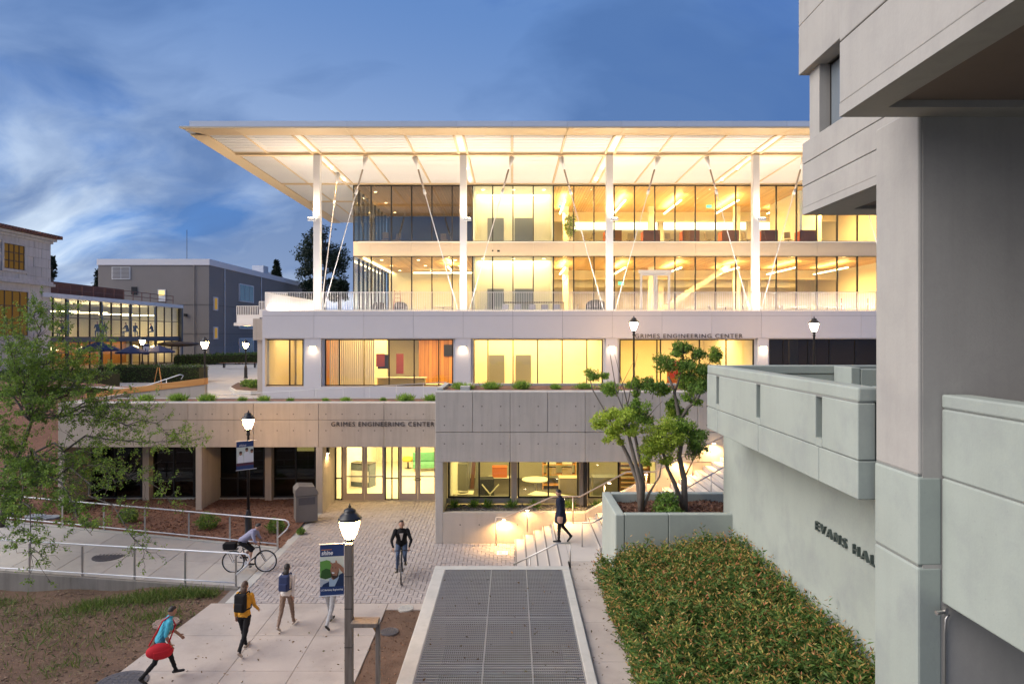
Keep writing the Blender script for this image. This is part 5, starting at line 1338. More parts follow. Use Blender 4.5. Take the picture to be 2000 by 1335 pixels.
lamp('cap_light', 'SPOT', ((a.x + b.x) / 2 - 1, 32.7, 5.2), 40, (1, .5, .18), t, .1, aim=(0, 1, -.05), spot=R(160)); bpy.data.objects.remove(bpy.data.objects['cap_light'])
rail('ramp_rail', 'steel handrail with a looped end behind the orange-capped wall', 'handrail', [P(250, 765, 36), P(352, 731, 36), P(358, 733, 36), P(354, 740, 36)], .025, [(P(290, 752, 36), 4.6), (P(325, 740, 36), 4.6)], M_galv)

# ------------------------------------------------------------------ litter bin, covers, floor box
M_bin = surf('bin_grey', (.20, .185, .175), .5, metal=.3, var=.12, bump=.05)
t = thing('litter_bin', 'grey metal recycling bin with sloped hood standing in the mulch by the doors', 'bin', (PX(597, 27.6), 27.6, .56), R(24))
MB().box(-.42, .42, -.38, .38, 0, 1.05).build('body', M_bin, t, bev=.015, local=True)
MB().extr([(-.45, -.41, 1.06), (.45, -.41, 1.06), (.45, -.41, 1.15), (.30, -.41, 1.40), (-.30, -.41, 1.46), (-.45, -.41, 1.30)], (0, .82, 0)).build('hood', M_bin, t, bev=.012, local=True)
MB().box(.421, .432, -.26, .26, .1, .92).build('side_panel', M_rust, t, local=True)
for y in (-.18, .02): MB().box(-.32, .32, -.392, -.381, .70, .98).build('front_panel', M_iron, t, local=True); break
def cover(name, label, p, r, mat, rim=True):
    t = thing(name, label, 'manhole', p)
    MB().lathe([(r, -.05), (r, .006), (r * .9, .010), (r * .88, .004)], n=32).build('frame', mat, t, local=True)
    g = MB(); g.lathe([(r * .87, -.03), (r * .87, .008)], n=32)
    for k in range(-3, 4):
        for q_ in range(-3, 4):
            if math.hypot(k, q_) < 3.4: g.box(k * r * .24 - r * .07, k * r * .24 + r * .07, q_ * r * .24 - r * .07, q_ * r * .24 + r * .07, .008, .015)
    g.build('lid', mat, t, local=True); return t
pm = path_pt(.46, .42); cover('manhole_cover', 'dark cast-iron manhole cover set in the side path', (PX(213, 23.6), 23.6, .385), .52, M_iron)
p = G(325, 1215); cover('manhole_cover', 'rusty round cover in the weedy ground by the sidewalk edge', (p.x, p.y, dirt_z(p.x, p.y) + .07), .34, M_rust)
p = G(238, 1333); cover('manhole_cover', 'large grey round cover at the bottom left in the soil', (p.x, p.y, dirt_z(p.x, p.y) + .07), .55, M_iron)
p = G(768, 1232); cover('drain_ring', 'small round drain ring in the soil beside the grating', (p.x - .1, p.y, zp(p.y) + .0), .24, M_iron)
p = G(812, 1190); cover('manhole_cover', 'small pale round cover at the corner of the soil bed', (p.x - .3, p.y + .1, zp(p.y) + .012), .22, M_curb)
p = G(981, 1080); t = thing('floor_box', 'small white-framed utility box lid set in the pavers by the steps', 'utility box', (p.x, p.y, zp(p.y)))
MB().box(-.19, .19, -.22, .22, 0, .02).build('frame', M_whitep, t, bev=.008, local=True); MB().box(-.13, .13, -.15, .15, .021, .026).build('lid', M_step, t, local=True); MB().box(.0, .10, -.1, .1, .027, .030).build('label_plate', M_whitep, t, local=True)
# pale stepping stones on the slope
for (x_, y_, lab) in ((80, 972, 'flat grey stone on the mulch slope nearest the railing'), (70, 965, 'flat grey stone just above another on the mulch slope'), (100, 962, 'small flat grey stone closest to the end pier'), (6, 932, 'flat grey stone on the slope at the photo edge')):
    D_ = 27.6; p = P(x_, y_, D_); m_ = MB(); zz_ = bed_z(p.x, p.y)
    m_.prism([(p.x + .42 * math.cos(a_) * random.uniform(.8, 1.1), p.y + .3 * math.sin(a_) * random.uniform(.8, 1.1)) for a_ in [k * math.pi / 4 for k in range(8)]], zz_ - .05, zz_ + .08)
    tag(m_.build('stepping_stone', surf('slate_stone', (.20, .22, .25), .7) if 'slate_stone' not in MATS else MATS['slate_stone'], bev=.02, at=(p.x, p.y, zz_)), lab, 'stone', 'stepping stones')
# wall lights by the doors
t = thing('wall_light', 'small bronze downlight on the reveal wall left of the entrance doors', 'wall light', (PX(641, 29.2), 29.3, 3.05))
MB().box(-.0, .14, -.08, .08, 0, .24).build('housing', M_dark, t, bev=.01, local=True); MB().box(.02, .12, -.06, .06, -.012, -.002).build('lens', M_sconce, t, local=True)
t.location = (xx(653) - .0, 29.4, 2.95)
lamp('downlight_glow', 'SPOT', wloc(t) + Vector((.10, 0, -.04)), 60, (1, .62, .24), t, .05, aim=(-.1, 0, -1), spot=R(150))
# ------------------------------------------------------------------ foliage helpers
def leaves_np(c, L, wr=.45, up=0.0, droop=0.0, dirs=None, fold=.25):
    """c (N,3) positions; one folded leaf each -> verts, quads"""
    N = len(c); L = np.asarray(L) * np.ones(N)
    if dirs is None:
        d = rng.normal(size=(N, 3)); d[:, 2] += up - droop
    else: d = dirs + rng.normal(size=(N, 3)) * .35
    d /= np.linalg.norm(d, axis=1, keepdims=True) + 1e-9
    a = rng.normal(size=(N, 3)); s_ = np.cross(d, a); s_ /= np.linalg.norm(s_, axis=1, keepdims=True) + 1e-9
    nrm = np.cross(s_, d)
    L = L[:, None]; w = L * wr * .5
    v0 = c; v2 = c + d * L; mid = c + d * L * .45 - nrm * L * fold * .3
    v = np.stack([v0, mid + s_ * w, v2, mid - s_ * w], 1).reshape(-1, 3)
    return v
def leaf_obj(name, c, L, mat, parent=None, **k):
    v = leaves_np(np.asarray(c, dtype=float), L, **k)
    off = np.array(wloc(parent)) if parent else np.zeros(3)
    me = np_mesh(name, v - off, np.arange(len(v)), 4, mat)
    return link(name, me, parent)
def blob_pts(c, r, n, shell=.55):
    d = rng.normal(size=(n, 3)); d /= np.linalg.norm(d, axis=1, keepdims=True)
    rad = rng.uniform(0, 1, n) ** (1 / 3) * (1 - shell) + shell * rng.uniform(.75, 1.05, n)
    lump = 1 + .22 * np.sin(d[:, 0] * 5 + c[0] * 3) * np.sin(d[:, 1] * 4 + c[1]) + .15 * np.sin(d[:, 2] * 7 + c[2])
    return np.array(c) + d * np.array(r) * (rad * lump)[:, None]
def curve_pts(a, b, sag=0.0, n=6, wob=.06):
    a = Vector(a); b = Vector(b); L = (b - a).length; o = []
    for i in range(n + 1):
        t = i / n; p = a.lerp(b, t); p.z += sag * L * 4 * t * (1 - t)
        if 0 < i < n: p += Vector((random.gauss(0, 1), random.gauss(0, 1), random.gauss(0, 1))) * wob * L / n * 1.2
        o.append(p)
    return o

ML_fresh = leafmat('fresh_leaf', [(0.138, 0.240, 0.036), (0.229, 0.350, 0.059), (0.103, 0.175, 0.040), (0.297, 0.415, 0.070), (0.160, 0.284, 0.059)], .4)
ML_dark = leafmat('dark_leaf', [(0.110, 0.211, 0.039), (0.157, 0.281, 0.047), (0.235, 0.365, 0.065), (0.094, 0.169, 0.043)], .3)
ML_lime = leafmat('lime_leaf', [(0.356, 0.475, 0.064), (0.506, 0.615, 0.078), (0.238, 0.364, 0.052), (0.595, 0.698, 0.103), (0.298, 0.420, 0.064)], .4)
ML_mid = leafmat('mid_leaf', [(0.190, 0.336, 0.055), (0.270, 0.435, 0.076), (0.379, 0.552, 0.089), (0.159, 0.262, 0.051)], .35)
ML_bed = leafmat('bronze_green_leaf', [(0.056, 0.140, 0.031), (0.112, 0.194, 0.041), (0.075, 0.172, 0.031), (0.178, 0.237, 0.056), (0.042, 0.107, 0.025), (0.206, 0.194, 0.061), (0.066, 0.150, 0.031), (0.140, 0.215, 0.051), (0.047, 0.118, 0.031), (0.093, 0.182, 0.036)], .3)
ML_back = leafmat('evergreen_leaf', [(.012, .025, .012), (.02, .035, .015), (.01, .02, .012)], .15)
ML_hedge = leafmat('hedge_leaf', [(0.056, 0.105, 0.025), (0.084, 0.140, 0.031), (0.042, 0.077, 0.021), (0.112, 0.168, 0.042)], .25)
ML_grass = leafmat('grass_blade', [(0.090, 0.150, 0.030), (0.135, 0.195, 0.045), (0.210, 0.225, 0.075), (0.075, 0.135, 0.030)], .35)
ML_straw = leafmat('straw', [(.22, .17, .09), (.16, .115, .06), (.28, .23, .14)], .2)
ML_chip = leafmat('bark_chip', [(.15, .065, .038), (.09, .04, .025), (.20, .10, .06), (.06, .03, .02), (.24, .14, .09)], .0, .9)

# ------------------------------------------------------------------ shrub bed beside the hall
def bed_top(x, y):
    t = np.clip((x - 2.50) / .55, 0, 1); h = np.sqrt(np.clip(1 - (1 - t) ** 2, 0, 1))
    fr = np.clip((18.6 - y) / .5, 0.15, 1) ** .5
    return LZ - .1 + (1.18 + .12 * (x - 2.6)) * h * fr + .06 * np.sin(x * 3.3 + y * 1.1) * np.sin(y * 2.6 - x) + .05 * np.sin(x * 8 + y * 5) * np.sin(y * 3.1)
sb = thing('shrub_bed', 'dense bed of bronze-green shrubs filling the space below the hall wall', 'shrubs', (4.3, 14, LZ - .2))
sb['kind'] = 'stuff'
nx, ny = 34, 90
gxv = np.linspace(2.52, 6.02, nx + 1); gyv = np.linspace(8.8, 18.55, ny + 1)
GX, GY = np.meshgrid(gxv, gyv); GZv = bed_top(GX, GY) - .30
vv = np.stack([GX, GY, GZv], -1).reshape(-1, 3); ii = np.arange((nx + 1) * (ny + 1)).reshape(ny + 1, nx + 1)
qf = np.stack([ii[:-1, :-1], ii[:-1, 1:], ii[1:, 1:], ii[1:, :-1]], -1).reshape(-1)
link('twig_mass', np_mesh('twig_mass', vv - np.array(wloc(sb)), qf, 4, surf('dark_twigs', (.035, .04, .02), .95, var=.4, scale=8, bump=1, bdist=.05), smooth=True), sb)  # dark green-brown core under the leaves
ns = 5600
sx = rng.uniform(2.48, 5.98, ns); sy = 8.8 + 9.75 * rng.uniform(0, 1, ns) ** .85
eg = rng.uniform(0, 1, ns) < .12; sx[eg] = rng.uniform(2.44, 2.62, eg.sum())
stz = bed_top(np.maximum(sx, 2.56), sy) - rng.uniform(.16, .42, ns); stz[eg] = LZ + rng.uniform(0, .95, eg.sum()) * (bed_top(np.full(eg.sum(), 2.9), sy[eg]) - LZ - .15)
sh = rng.uniform(.20, .46, ns) * np.where(rng.uniform(0, 1, ns) < .10, 1.5, 1.0); az = rng.uniform(0, 6.28, ns); ln = rng.uniform(0, .45, ns); az[eg] = math.pi + rng.normal(0, .6, eg.sum()); ln[eg] += .5
ax = np.stack([np.cos(az) * np.sin(ln), np.sin(az) * np.sin(ln), np.cos(ln)], 1)
lo_c, lo_d, hi_c, hi_d = [], [], [], []
for k in range(14):
    f = k / 13; c_ = np.stack([sx, sy, stz], 1) + ax * (sh * f)[:, None]
    a_ = az + k * 2.4 + rng.normal(0, .4, ns); d_ = np.stack([np.cos(a_), np.sin(a_), rng.normal(-.25 + .75 * f ** 3, .25, ns)], 1) + ax * .35
    (hi_c if k >= 12 else lo_c).append(c_); (hi_d if k >= 12 else lo_d).append(d_)
lo_c, lo_d, hi_c, hi_d = map(np.concatenate, (lo_c, lo_d, hi_c, hi_d))
ML_tip = leafmat('bronze_tip_leaf', [(.46, .36, .09), (.56, .22, .09), (.26, .34, .07), (.52, .16, .09), (.36, .38, .09), (.60, .36, .15)], .35)
leaf_obj('foliage', lo_c, rng.uniform(.08, .15, len(lo_c)), ML_bed, sb, wr=.30, dirs=lo_d)
leaf_obj('shoot_tips', hi_c, rng.uniform(.06, .11, len(hi_c)), ML_tip, sb, wr=.30, dirs=hi_d)

# ------------------------------------------------------------------ small trees in the planter
def tree(name, label, base, stems, clumps, bark, mats, n_leaf, lsize, wr=.42, group=None, twigs=True):
    t = thing(name, label, 'tree', base, 0, group)
    w = MB()
    for pts, r0, r1 in stems:
        k = len(pts); w.tube(pts, [r0 + (r1 - r0) * i / (k - 1) for i in range(k)], 7)
    if twigs:
        for (c, r, mi, dens) in clumps:
            for _ in range(9):
                e_ = Vector(c) + Vector(rng.normal(0, .5, 3) * np.array(r)); w.tube(curve_pts(Vector(c) - Vector((0, 0, r[2] * .7)), e_, .05, 3), [.018, .012, .008, .005], 4)
    by = {}
    for (c, r, mi, dens) in clumps:
        nn = int(n_leaf * dens * r[0] * r[2] ** .5)
        for q_ in range(7):                              # ragged sprays instead of one smooth ball
            d_ = rng.normal(size=3); d_ /= np.linalg.norm(d_); k_ = rng.uniform(.35, .85); c2 = np.array(c) + d_ * np.array(r) * k_
            r2 = np.array(r) * rng.uniform(.40, .68) * np.array((1.1, 1.1, .85)); by.setdefault(mi, []).append(blob_pts(tuple(c2), tuple(r2), nn // 7 + 4, .2))
            w.tube(curve_pts(Vector(c) - Vector((0, 0, r[2] * .6)), Vector(c2), .05, 3, .3), [.014, .010, .007, .004], 4)
    for mi, l in by.items():
        q_ = np.concatenate(l); leaf_obj('crown', q_, rng.uniform(.7, 1.25, len(q_)) * lsize, mats[mi], t, wr=wr, droop=.35)
    w.build('trunk', bark, t, smooth=True)
    return t
def cl(x, y, rpx, D, mi=0, dens=1.0, ry=None):
    r = rpx / F * D; c = P(x, y, D); return (tuple(c), (r, r * .95, (ry / F * D if ry else r * .8)), mi, dens)
DT = 20.0
pp = lambda *l: [P(x, y, d) for x, y, d in l]
tz = PZT - .3
b1 = P(1252, 978, 19.7); b1.z = tz
stems = [([b1, P(1246, 940, 19.7), P(1226, 890, 19.8), P(1207, 850, 19.9), P(1196, 830, 20)], .085, .03),
         ([b1, P(1252, 945, 19.6), P(1240, 900, 19.5), P(1228, 850, 19.6), P(1220, 820, 19.6)], .085, .03),
         ([b1, P(1256, 950, 19.8), P(1251, 905, 20.0), P(1240, 850, 20.2), P(1250, 815, 20.3)], .08, .03),
         ([b1, P(1268, 962, 19.7), P(1288, 930, 19.5), P(1292, 905, 19.4)], .05, .012),
         ([P(1207, 850, 19.9), P(1180, 800, 20), P(1157, 760, 20.1), P(1152, 738, 20.1)], .028, .012), ([P(1226, 820, 19.6), P(1205, 770, 20), P(1193, 700, 20), P(1188, 672, 20)], .022, .006),
         ([P(1240, 850, 20.2), P(1226, 790, 20.2), P(1212, 735, 20.2), P(1200, 690, 20.2)], .024, .006), ([P(1226, 790, 20.2), P(1235, 740, 20.2), P(1245, 690, 20.2)], .014, .005), ([P(1205, 770, 20), P(1225, 730, 20), P(1238, 705, 20)], .012, .004)]
clumps = [cl(1172, 820, 22, 20), cl(1190, 805, 20, 19.8), cl(1216, 818, 26, 19.5), cl(1200, 842, 20, 19.6), cl(1228, 838, 18, 19.4), cl(1258, 808, 30, 20.3, 1, 1.1), cl(1236, 795, 16, 20.4, 1), cl(1192, 760, 19, 20.2, 2), cl(1243, 760, 11, 20.3, 2, 1, 20),
          cl(1156, 730, 17, 20.1, 1, .8), cl(1180, 733, 9, 20.1, 2, .8), cl(1240, 785, 9, 20.2, 2), cl(1188, 858, 10, 19.8, 0, .6), cl(1212, 862, 9, 19.6, 0, .6)]
tree('planter_tree', 'multi-stemmed young tree with lime-green leaf clumps on the left of the planter', b1, stems, clumps, M_bark, [ML_lime, ML_mid, ML_mid], 5600, .085)
b2 = P(1337, 972, 20.0); b2.z = tz
stems = [([b2, P(1336, 935, 20), P(1326, 890, 20), P(1331, 860, 20), P(1325, 810, 20.1), P(1316, 760, 20.2), P(1305, 735, 20.2)], .10, .03),
         ([b2, P(1318, 945, 19.9), P(1304, 915, 19.8), P(1297, 890, 19.7), P(1288, 865, 19.6)], .075, .03),
         ([P(1328, 822, 20.1), P(1342, 797, 20), P(1362, 780, 19.9), P(1372, 760, 19.9)], .055, .02), ([P(1318, 765, 20.2), P(1330, 730, 20.2), P(1335, 700, 20.2), P(1333, 680, 20.2)], .035, .012),
         ([P(1330, 730, 20.2), P(1350, 710, 20.2), P(1368, 695, 20.2)], .02, .008), ([P(1336, 935, 20), P(1345, 915, 20), P(1358, 890, 20)], .03, .012), ([P(1355, 785, 19.9), P(1380, 720, 20.1), P(1392, 695, 20.1)], .02, .008)]
clumps = [cl(1333, 680, 22, 20.2, 0), cl(1357, 690, 17, 20.1, 0), cl(1394, 688, 16, 20.1, 1, .8), cl(1402, 700, 11, 20.1, 1, .8), cl(1305, 706, 24, 20.2, 0), cl(1350, 718, 30, 20, 0, 1.1), cl(1380, 722, 16, 20, 0), cl(1276, 752, 23, 20.2, 0), cl(1296, 762, 16, 20.2, 1), cl(1336, 742, 26, 20.3, 1), cl(1364, 752, 26, 19.9, 0, 1.1), cl(1352, 778, 20, 20, 1),
          cl(1312, 788, 16, 20.4, 1), cl(1330, 805, 15, 20.4, 1), cl(1308, 806, 12, 20.4, 2), cl(1283, 848, 32, 19.6, 2, 1.1), cl(1300, 828, 24, 19.5, 2), cl(1270, 876, 26, 19.6, 2), cl(1312, 866, 28, 19.6, 2), cl(1345, 850, 32, 19.9, 0, 1.1), cl(1358, 876, 22, 19.9, 0), cl(1335, 832, 22, 19.9, 1), cl(1300, 895, 16, 19.6, 2, .8), cl(1262, 900, 12, 19.6, 2, .7), cl(1318, 690, 10, 20.1, 1, .7)]
tree('planter_tree', 'taller planter tree with darker green cloud-like foliage next to the hall balcony', b2, stems, clumps, M_bark, [ML_dark, ML_mid, ML_lime], 5600, .085)

# ------------------------------------------------------------------ spreading tree at the left edge
b3 = Vector((-19.9, 26.6, 0)); b3.z = bed_z(b3.x, b3.y) - .05
t3 = thing('spreading_tree', 'spreading young tree with thin branches and fresh leaves at the left edge', 'tree', b3)
w = MB(); lp = []; ld = []
fork = P(32, 905, 26.0); fork2 = P(62, 822, 25.8)
tr = [b3, b3.lerp(fork, .5) + Vector((-.1, 0, 0)), fork, fork2, P(70, 760, 25.6)]
w.tube(tr, [.12, .10, .085, .065, .045], 9)
limbs = [(fork, (372, 862, 23.6), .05, .05, 1.0), (fork, (335, 985, 23.2), .06, .05, .9), (fork, (265, 940, 23.5), .08, .045, .9), (fork, (285, 1075, 21.5), .10, .05, .6), (fork, (60, 1080, 20.8), .12, .05, 1.6), (fork, (180, 1045, 21.4), .12, .05, 1.6), (fork, (-40, 1040, 21), .1, .05, 1.5),
         (fork2, (300, 800, 24), .04, .045, 1.0), (fork2, (330, 850, 23.6), .06, .04, .9), (fork2, (250, 775, 24.5), .05, .045, 1.3), (fork2, (215, 720, 25), .05, .05, 1.6), (fork2, (190, 660, 25.4), .03, .05, 1.6), (fork2, (130, 615, 25.8), .02, .05, 1.9), (fork2, (70, 600, 26), .02, .05, 2.0), (fork2, (10, 620, 26), .02, .05, 1.9), (fork2, (-50, 680, 26), .02, .05, 1.6), (fork2, (90, 680, 24.5), .02, .05, 2.0),
         (fork2, (160, 740, 24.2), .03, .05, 1.6), (fork2, (20, 720, 24.8), .02, .05, 2.0), (fork, (-60, 860, 25), .04, .05, 1.8), (fork, (-30, 960, 24), .06, .05, 1.7), (fork, (120, 985, 23.2), .08, .045, 1.3), (fork, (60, 900, 24), .05, .04, 1.4), (fork2, (120, 800, 24), .05, .04, 1.3), (fork, (200, 880, 24), .05, .04, 1.1), (fork2, (45, 650, 25), .02, .05, 2.0), (fork2, (105, 720, 26.5), .02, .05, 1.8), (fork2, (240, 820, 24), .05, .04, 1.1), (fork, (20, 860, 23.5), .03, .03, 2.0), (fork, (-20, 800, 23.8), .03, .03, 2.0), (fork2, (40, 780, 23.6), .03, .03, 2.0), (fork2, (150, 690, 24.6), .03, .03, 1.9), (fork2, (20, 690, 24), .03, .03, 2.0), (fork, (90, 950, 22.8), .06, .03, 1.8), (fork, (20, 1000, 22), .06, .03, 1.9)]
for (f0, tgt, sag, r0, dens) in limbs:
    e_ = P(*tgt); pts = curve_pts(f0, e_, sag, 9, .16); k = len(pts)
    w.tube(pts, [r0 * (1 - .85 * i / (k - 1)) for i in range(k)], 6)
    L = (e_ - Vector(f0)).length
    for _ in range(int(L * 5.0 * dens ** .5)):
        s_ = random.uniform(.22, 1.0) ** .8; i = min(int(s_ * (k - 1)), k - 2); q = pts[i].lerp(pts[i + 1], s_ * (k - 1) - i)
        ax = (e_ - Vector(f0)).normalized(); dv = (ax * .55 + Vector((random.gauss(0, .6), random.gauss(0, .6), random.gauss(0.05, .45)))).normalized()
        tl = random.uniform(.45, 1.15); e2 = q + dv * tl; tp_ = curve_pts(q, e2, -.02, 4, .2); w.tube(tp_, [.011, .008, .006, .005, .003], 4)
        for _ in range(3):
            j = random.randint(1, 3); e3 = tp_[j] + (dv + Vector((random.gauss(0, .7), random.gauss(0, .7), random.gauss(0, .5)))).normalized() * random.uniform(.15, .4); w.tube([tp_[j], tp_[j].lerp(e3, .5) + Vector((0, 0, -.02)), e3], [.005, .004, .002], 3)
            nl = int(10 * dens) + 3
            for _ in range(nl): 
                lp.append(tp_[j].lerp(e3, random.uniform(.2, 1.1)) + Vector((random.gauss(0, .035), random.gauss(0, .035), random.gauss(-.02, .035))))
w.build('trunk', M_bark2, t3, smooth=True)
lp = np.array([tuple(p) for p in lp]); leaf_obj('crown', lp, rng.uniform(.05, .105, len(lp)), ML_fresh, t3, wr=.55, droop=.5)

# ------------------------------------------------------------------ evergreens on the skyline
def skytree(name, label, x, ytop, ybot, wpx, D, conifer=False, n=9000):
    c0 = P(x, ybot, D); c1 = P(x, ytop, D); H = c1.z - c0.z; rw = wpx / 2 / F * D
    t = thing(name, label, 'tree', (c0.x, D, 5)); w = MB(); w.tube([(c0.x, D, 5), (c0.x, D, c0.z), (c0.x + .2, D, c0.z + H * .9)], [.35, .3, .06], 7)
    pts = []
    if conifer:
        for k in range(14):
            f = k / 13; r = rw * (1 - f) * 1.0 + .1
            for _ in range(7):
                a = random.uniform(0, 6.28); e_ = Vector((c0.x + r * math.cos(a), D + r * math.sin(a), c0.z + H * f - r * .25)); s_ = Vector((c0.x, D, c0.z + H * f)); w.tube([s_, e_], [.06, .02], 4)
                for _ in range(n // 100): q = s_.lerp(e_, random.uniform(.2, 1.05)); pts.append((q.x + random.gauss(0, .12), q.y + random.gauss(0, .12), q.z + random.gauss(-.05, .12)))
    else:
        nb = 30
        for k in range(nb):
            a = random.uniform(0, 6.28); zf = random.uniform(.05, .95); rr_ = rw * math.sqrt(max(.08, 1 - (2 * zf - .9) ** 2)) * random.uniform(.35, .85)
            c = Vector((c0.x + rr_ * math.cos(a), D + rr_ * math.sin(a), c0.z + H * zf)); w.tube([(c0.x, D, c0.z + H * zf * .7), c], [.12, .04], 5)
            r_ = rw * random.uniform(.22, .38); pts.extend(map(tuple, blob_pts(c, (r_, r_, r_ * .8), n // nb, .4)))
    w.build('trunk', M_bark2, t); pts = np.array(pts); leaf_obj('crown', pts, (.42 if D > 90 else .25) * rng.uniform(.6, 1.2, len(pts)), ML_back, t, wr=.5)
skytree('evergreen_tree', 'large dark evergreen tree on the skyline behind the white column', 634, 446, 562, 118, 112)
skytree('conifer_tree', 'small pointed conifer above the grey building roof', 540, 510, 545, 22, 130, True, 3000)
skytree('evergreen_tree', 'low dark evergreen just left of the terrace railing', 664, 552, 585, 46, 100, False, 4000)
skytree('evergreen_tree', 'sparse dark tree top beside the limestone building', 100, 500, 545, 16, 95, False, 1200)
skytree('evergreen_tree', 'dark bushy tree top at the end of the grey building roof', 610, 548, 580, 44, 108, False, 3500)
skytree('conifer_tree', 'bare spiky tree top at the left end of the grey building', 192, 530, 560, 10, 100, True, 900)

# ------------------------------------------------------------------ hedges, shrubs, grass, chips
def hedge(label, p0, p1, w_, h, z0_, dens=130, lsize=.13):
    p0 = Vector((*p0, z0_[0])); p1 = Vector((*p1, z0_[1])); t = thing('hedge', label, 'hedge', (p0 + p1) / 2)
    d = (p1 - p0); L = d.length; s_ = Vector((-d.y, d.x, 0)).normalized() * w_ / 2
    MB().hexa([p0 - s_ * .9, p1 - s_ * .9, p1 + s_ * .9, p0 + s_ * .9], [q + Vector((0, 0, h * .93)) for q in (p0 - s_ * .9, p1 - s_ * .9, p1 + s_ * .9, p0 + s_ * .9)]).build('twig_mass', MATS['dark_twigs'], t)
    n = int(L * (w_ + 2 * h) * dens); u_ = rng.uniform(0, 1, n); k_ = rng.uniform(0, w_ + 2 * h, n)
    a = np.clip(k_ - h, 0, w_) / w_ * 2 - 1; zz_ = np.where(k_ < h, k_, np.where(k_ > h + w_, w_ + 2 * h - k_, h)) + rng.normal(0, .05, n)
    base = np.array(p0)[None] + u_[:, None] * np.array(d)[None] + a[:, None] * np.array(s_)[None] + rng.normal(0, .04, (n, 3)); base[:, 2] += zz_
    leaf_obj('foliage', base, rng.uniform(.7, 1.2, n) * lsize, ML_hedge, t, wr=.55)
hedge('clipped green hedge below the blue umbrellas', (-29.9, 50), (-22.6, 50), 1.6, 1.15, (4.6, 4.62))
hedge('long clipped hedge running along the grey building base', (-34.5, 70), (-24, 72), 1.5, .9, (5.0, 5.3), 90, .18)
hedge('dark bushy hedge mass behind the spreading tree', (-34, 40), (-24.5, 41), 4.5, 1.3, (4.4, 4.4), 70, .2)
def bush(name, label, c, r, n, mat, lsize, group=None, grass=False):
    t = thing(name, label, 'shrub', c, 0, group)
    if grass:
        a = rng.uniform(0, 6.28, n); b_ = np.stack([rng.normal(0, r[0] * .3, n), rng.normal(0, r[1] * .3, n), rng.uniform(0, .06, n)], 1) + np.array(c)
        dirs = np.stack([np.cos(a) * .55, np.sin(a) * .55, rng.uniform(.4, 1.1, n)], 1); o = leaf_obj('foliage', b_, rng.uniform(.6, 1.15, n) * r[2], mat, t, wr=.10, dirs=dirs)
    else:
        w = MB()
        for _ in range(8): e_ = Vector(c) + Vector((random.gauss(0, r[0] * .5), random.gauss(0, r[1] * .5), r[2] * random.uniform(.6, 1.4))); w.tube(curve_pts(c, e_, .02, 3), [.016, .012, .008, .004], 4)
        w.build('stems', M_bark2, t); q_ = blob_pts((c[0], c[1], c[2] + r[2] * .75), r, n); q_ = q_[q_[:, 2] > c[2]]; leaf_obj('foliage', q_, rng.uniform(.7, 1.2, len(q_)) * lsize, mat, t, wr=.5)
for (x_, y_, D_, r_, lab) in ((405, 1024, 26.6, .42, 'dark green shrub in the mulch just left of the lamp'), (250, 1022, 27.2, .40, 'dark shrub in the mulch bed below the second dark window'), (538, 1021, 26.2, .36, 'dark shrub in the mulch near the railing end'), (135, 1008, 28.4, .42, 'dark shrub in the mulch by the end pier'), (588, 1021, 26.0, .14, 'tiny weed at the mulch corner before the bin')):
    X__ = PX(x_, D_); bush('mulch_shrub', lab, (X__, D_, bed_z(X__, D_)), (r_, r_, r_ * .75), int(2600 * r_), ML_dark, .085, 'shrubs in the mulch bed')
for k, x_ in enumerate((290, 347, 405, 462, 525, 575, 635, 685, 737, 795, 845)):
    D_ = 30.0 + random.uniform(-.25, .25); X__ = PX(x_, D_); s_ = random.choice((.45, .6, .8, .95, 1.1)); x_ += random.uniform(-14, 14); X__ = PX(x_, D_)
    bush('grass_tuft', f'{ORD[k]} green tuft from the left along the low roof edge over the entrance', (X__, D_, 5.11), (.42 * s_, .35 * s_, .34 * s_), 420, ML_mid, .1, 'tufts on the entrance roof edge', True)
for k, (x_, D_) in enumerate(((893, 27.3), (905, 26.4), (960, 26.6), (1018, 26.6), (1085, 26.6), (1142, 26.7), (1192, 26.6), (1236, 26.8))):
    X__ = PX(x_, D_); bush('grass_tuft', f'{ORD[k]} green tuft from the left on top of the grey concrete block', (X__, D_, 5.9), (.40 * (.6 + .25 * (k * 7 % 4)), .34, .22 + .05 * (k * 5 % 4)), 420, ML_mid, .1, 'tufts on the concrete block', True)
bush('planter_shrub', 'small glossy shrub between the two planter trees', (PX(1303, 19.6), 19.6, tz), (.34, .3, .38), 900, ML_dark, .11)
bush('planter_shrub', 'low leafy shrub at the front rim of the planter', (PX(1316, 19.2), 19.15, tz), (.26, .24, .2), 500, ML_dark, .10)
for k, x_ in enumerate((888, 926, 951, 1000, 1045, 1113, 1168)):
    X__ = PX(x_, 25.9); bush('reed_tuft', f'{ORD[k]} reedy tuft from the left in the gravel strip under the store windows', (X__, 25.9, 1.46), (.16, .12, .36), 90, ML_dark, .1, 'reeds in the gravel strip', True)
for k, (x_, y_, lab) in enumerate(((500, 747, 'round shrub in the kerbed bed nearest the white building'), (486, 744, 'round shrub at the tip of the kerbed bed by the small lamp'))):
    X__ = PX(x_, 42 + k); bush('bed_shrub', lab, (X__, 42 + k, 4.6), (.5, .5, .4), 1100, ML_dark, .12)
bd = struct(MB().prism([(PX(448, 43), 43), (PX(456, 40), 40.2), (PX(485, 39), 39.4), (BX0 - .1, 40.0), (BX0 - .1, 48), (PX(462, 47), 47)], 4.5, 4.78).build('kerbed_bed', M_curb, bev=.03))
MB().prism([(PX(451, 43), 43), (PX(459, 40.4), 40.6), (PX(485, 39.3), 39.8), (BX0 - .12, 40.4), (BX0 - .12, 47.6), (PX(464, 46.6), 46.6)], 4.7, 4.80).build('soil', M_soil, bd)

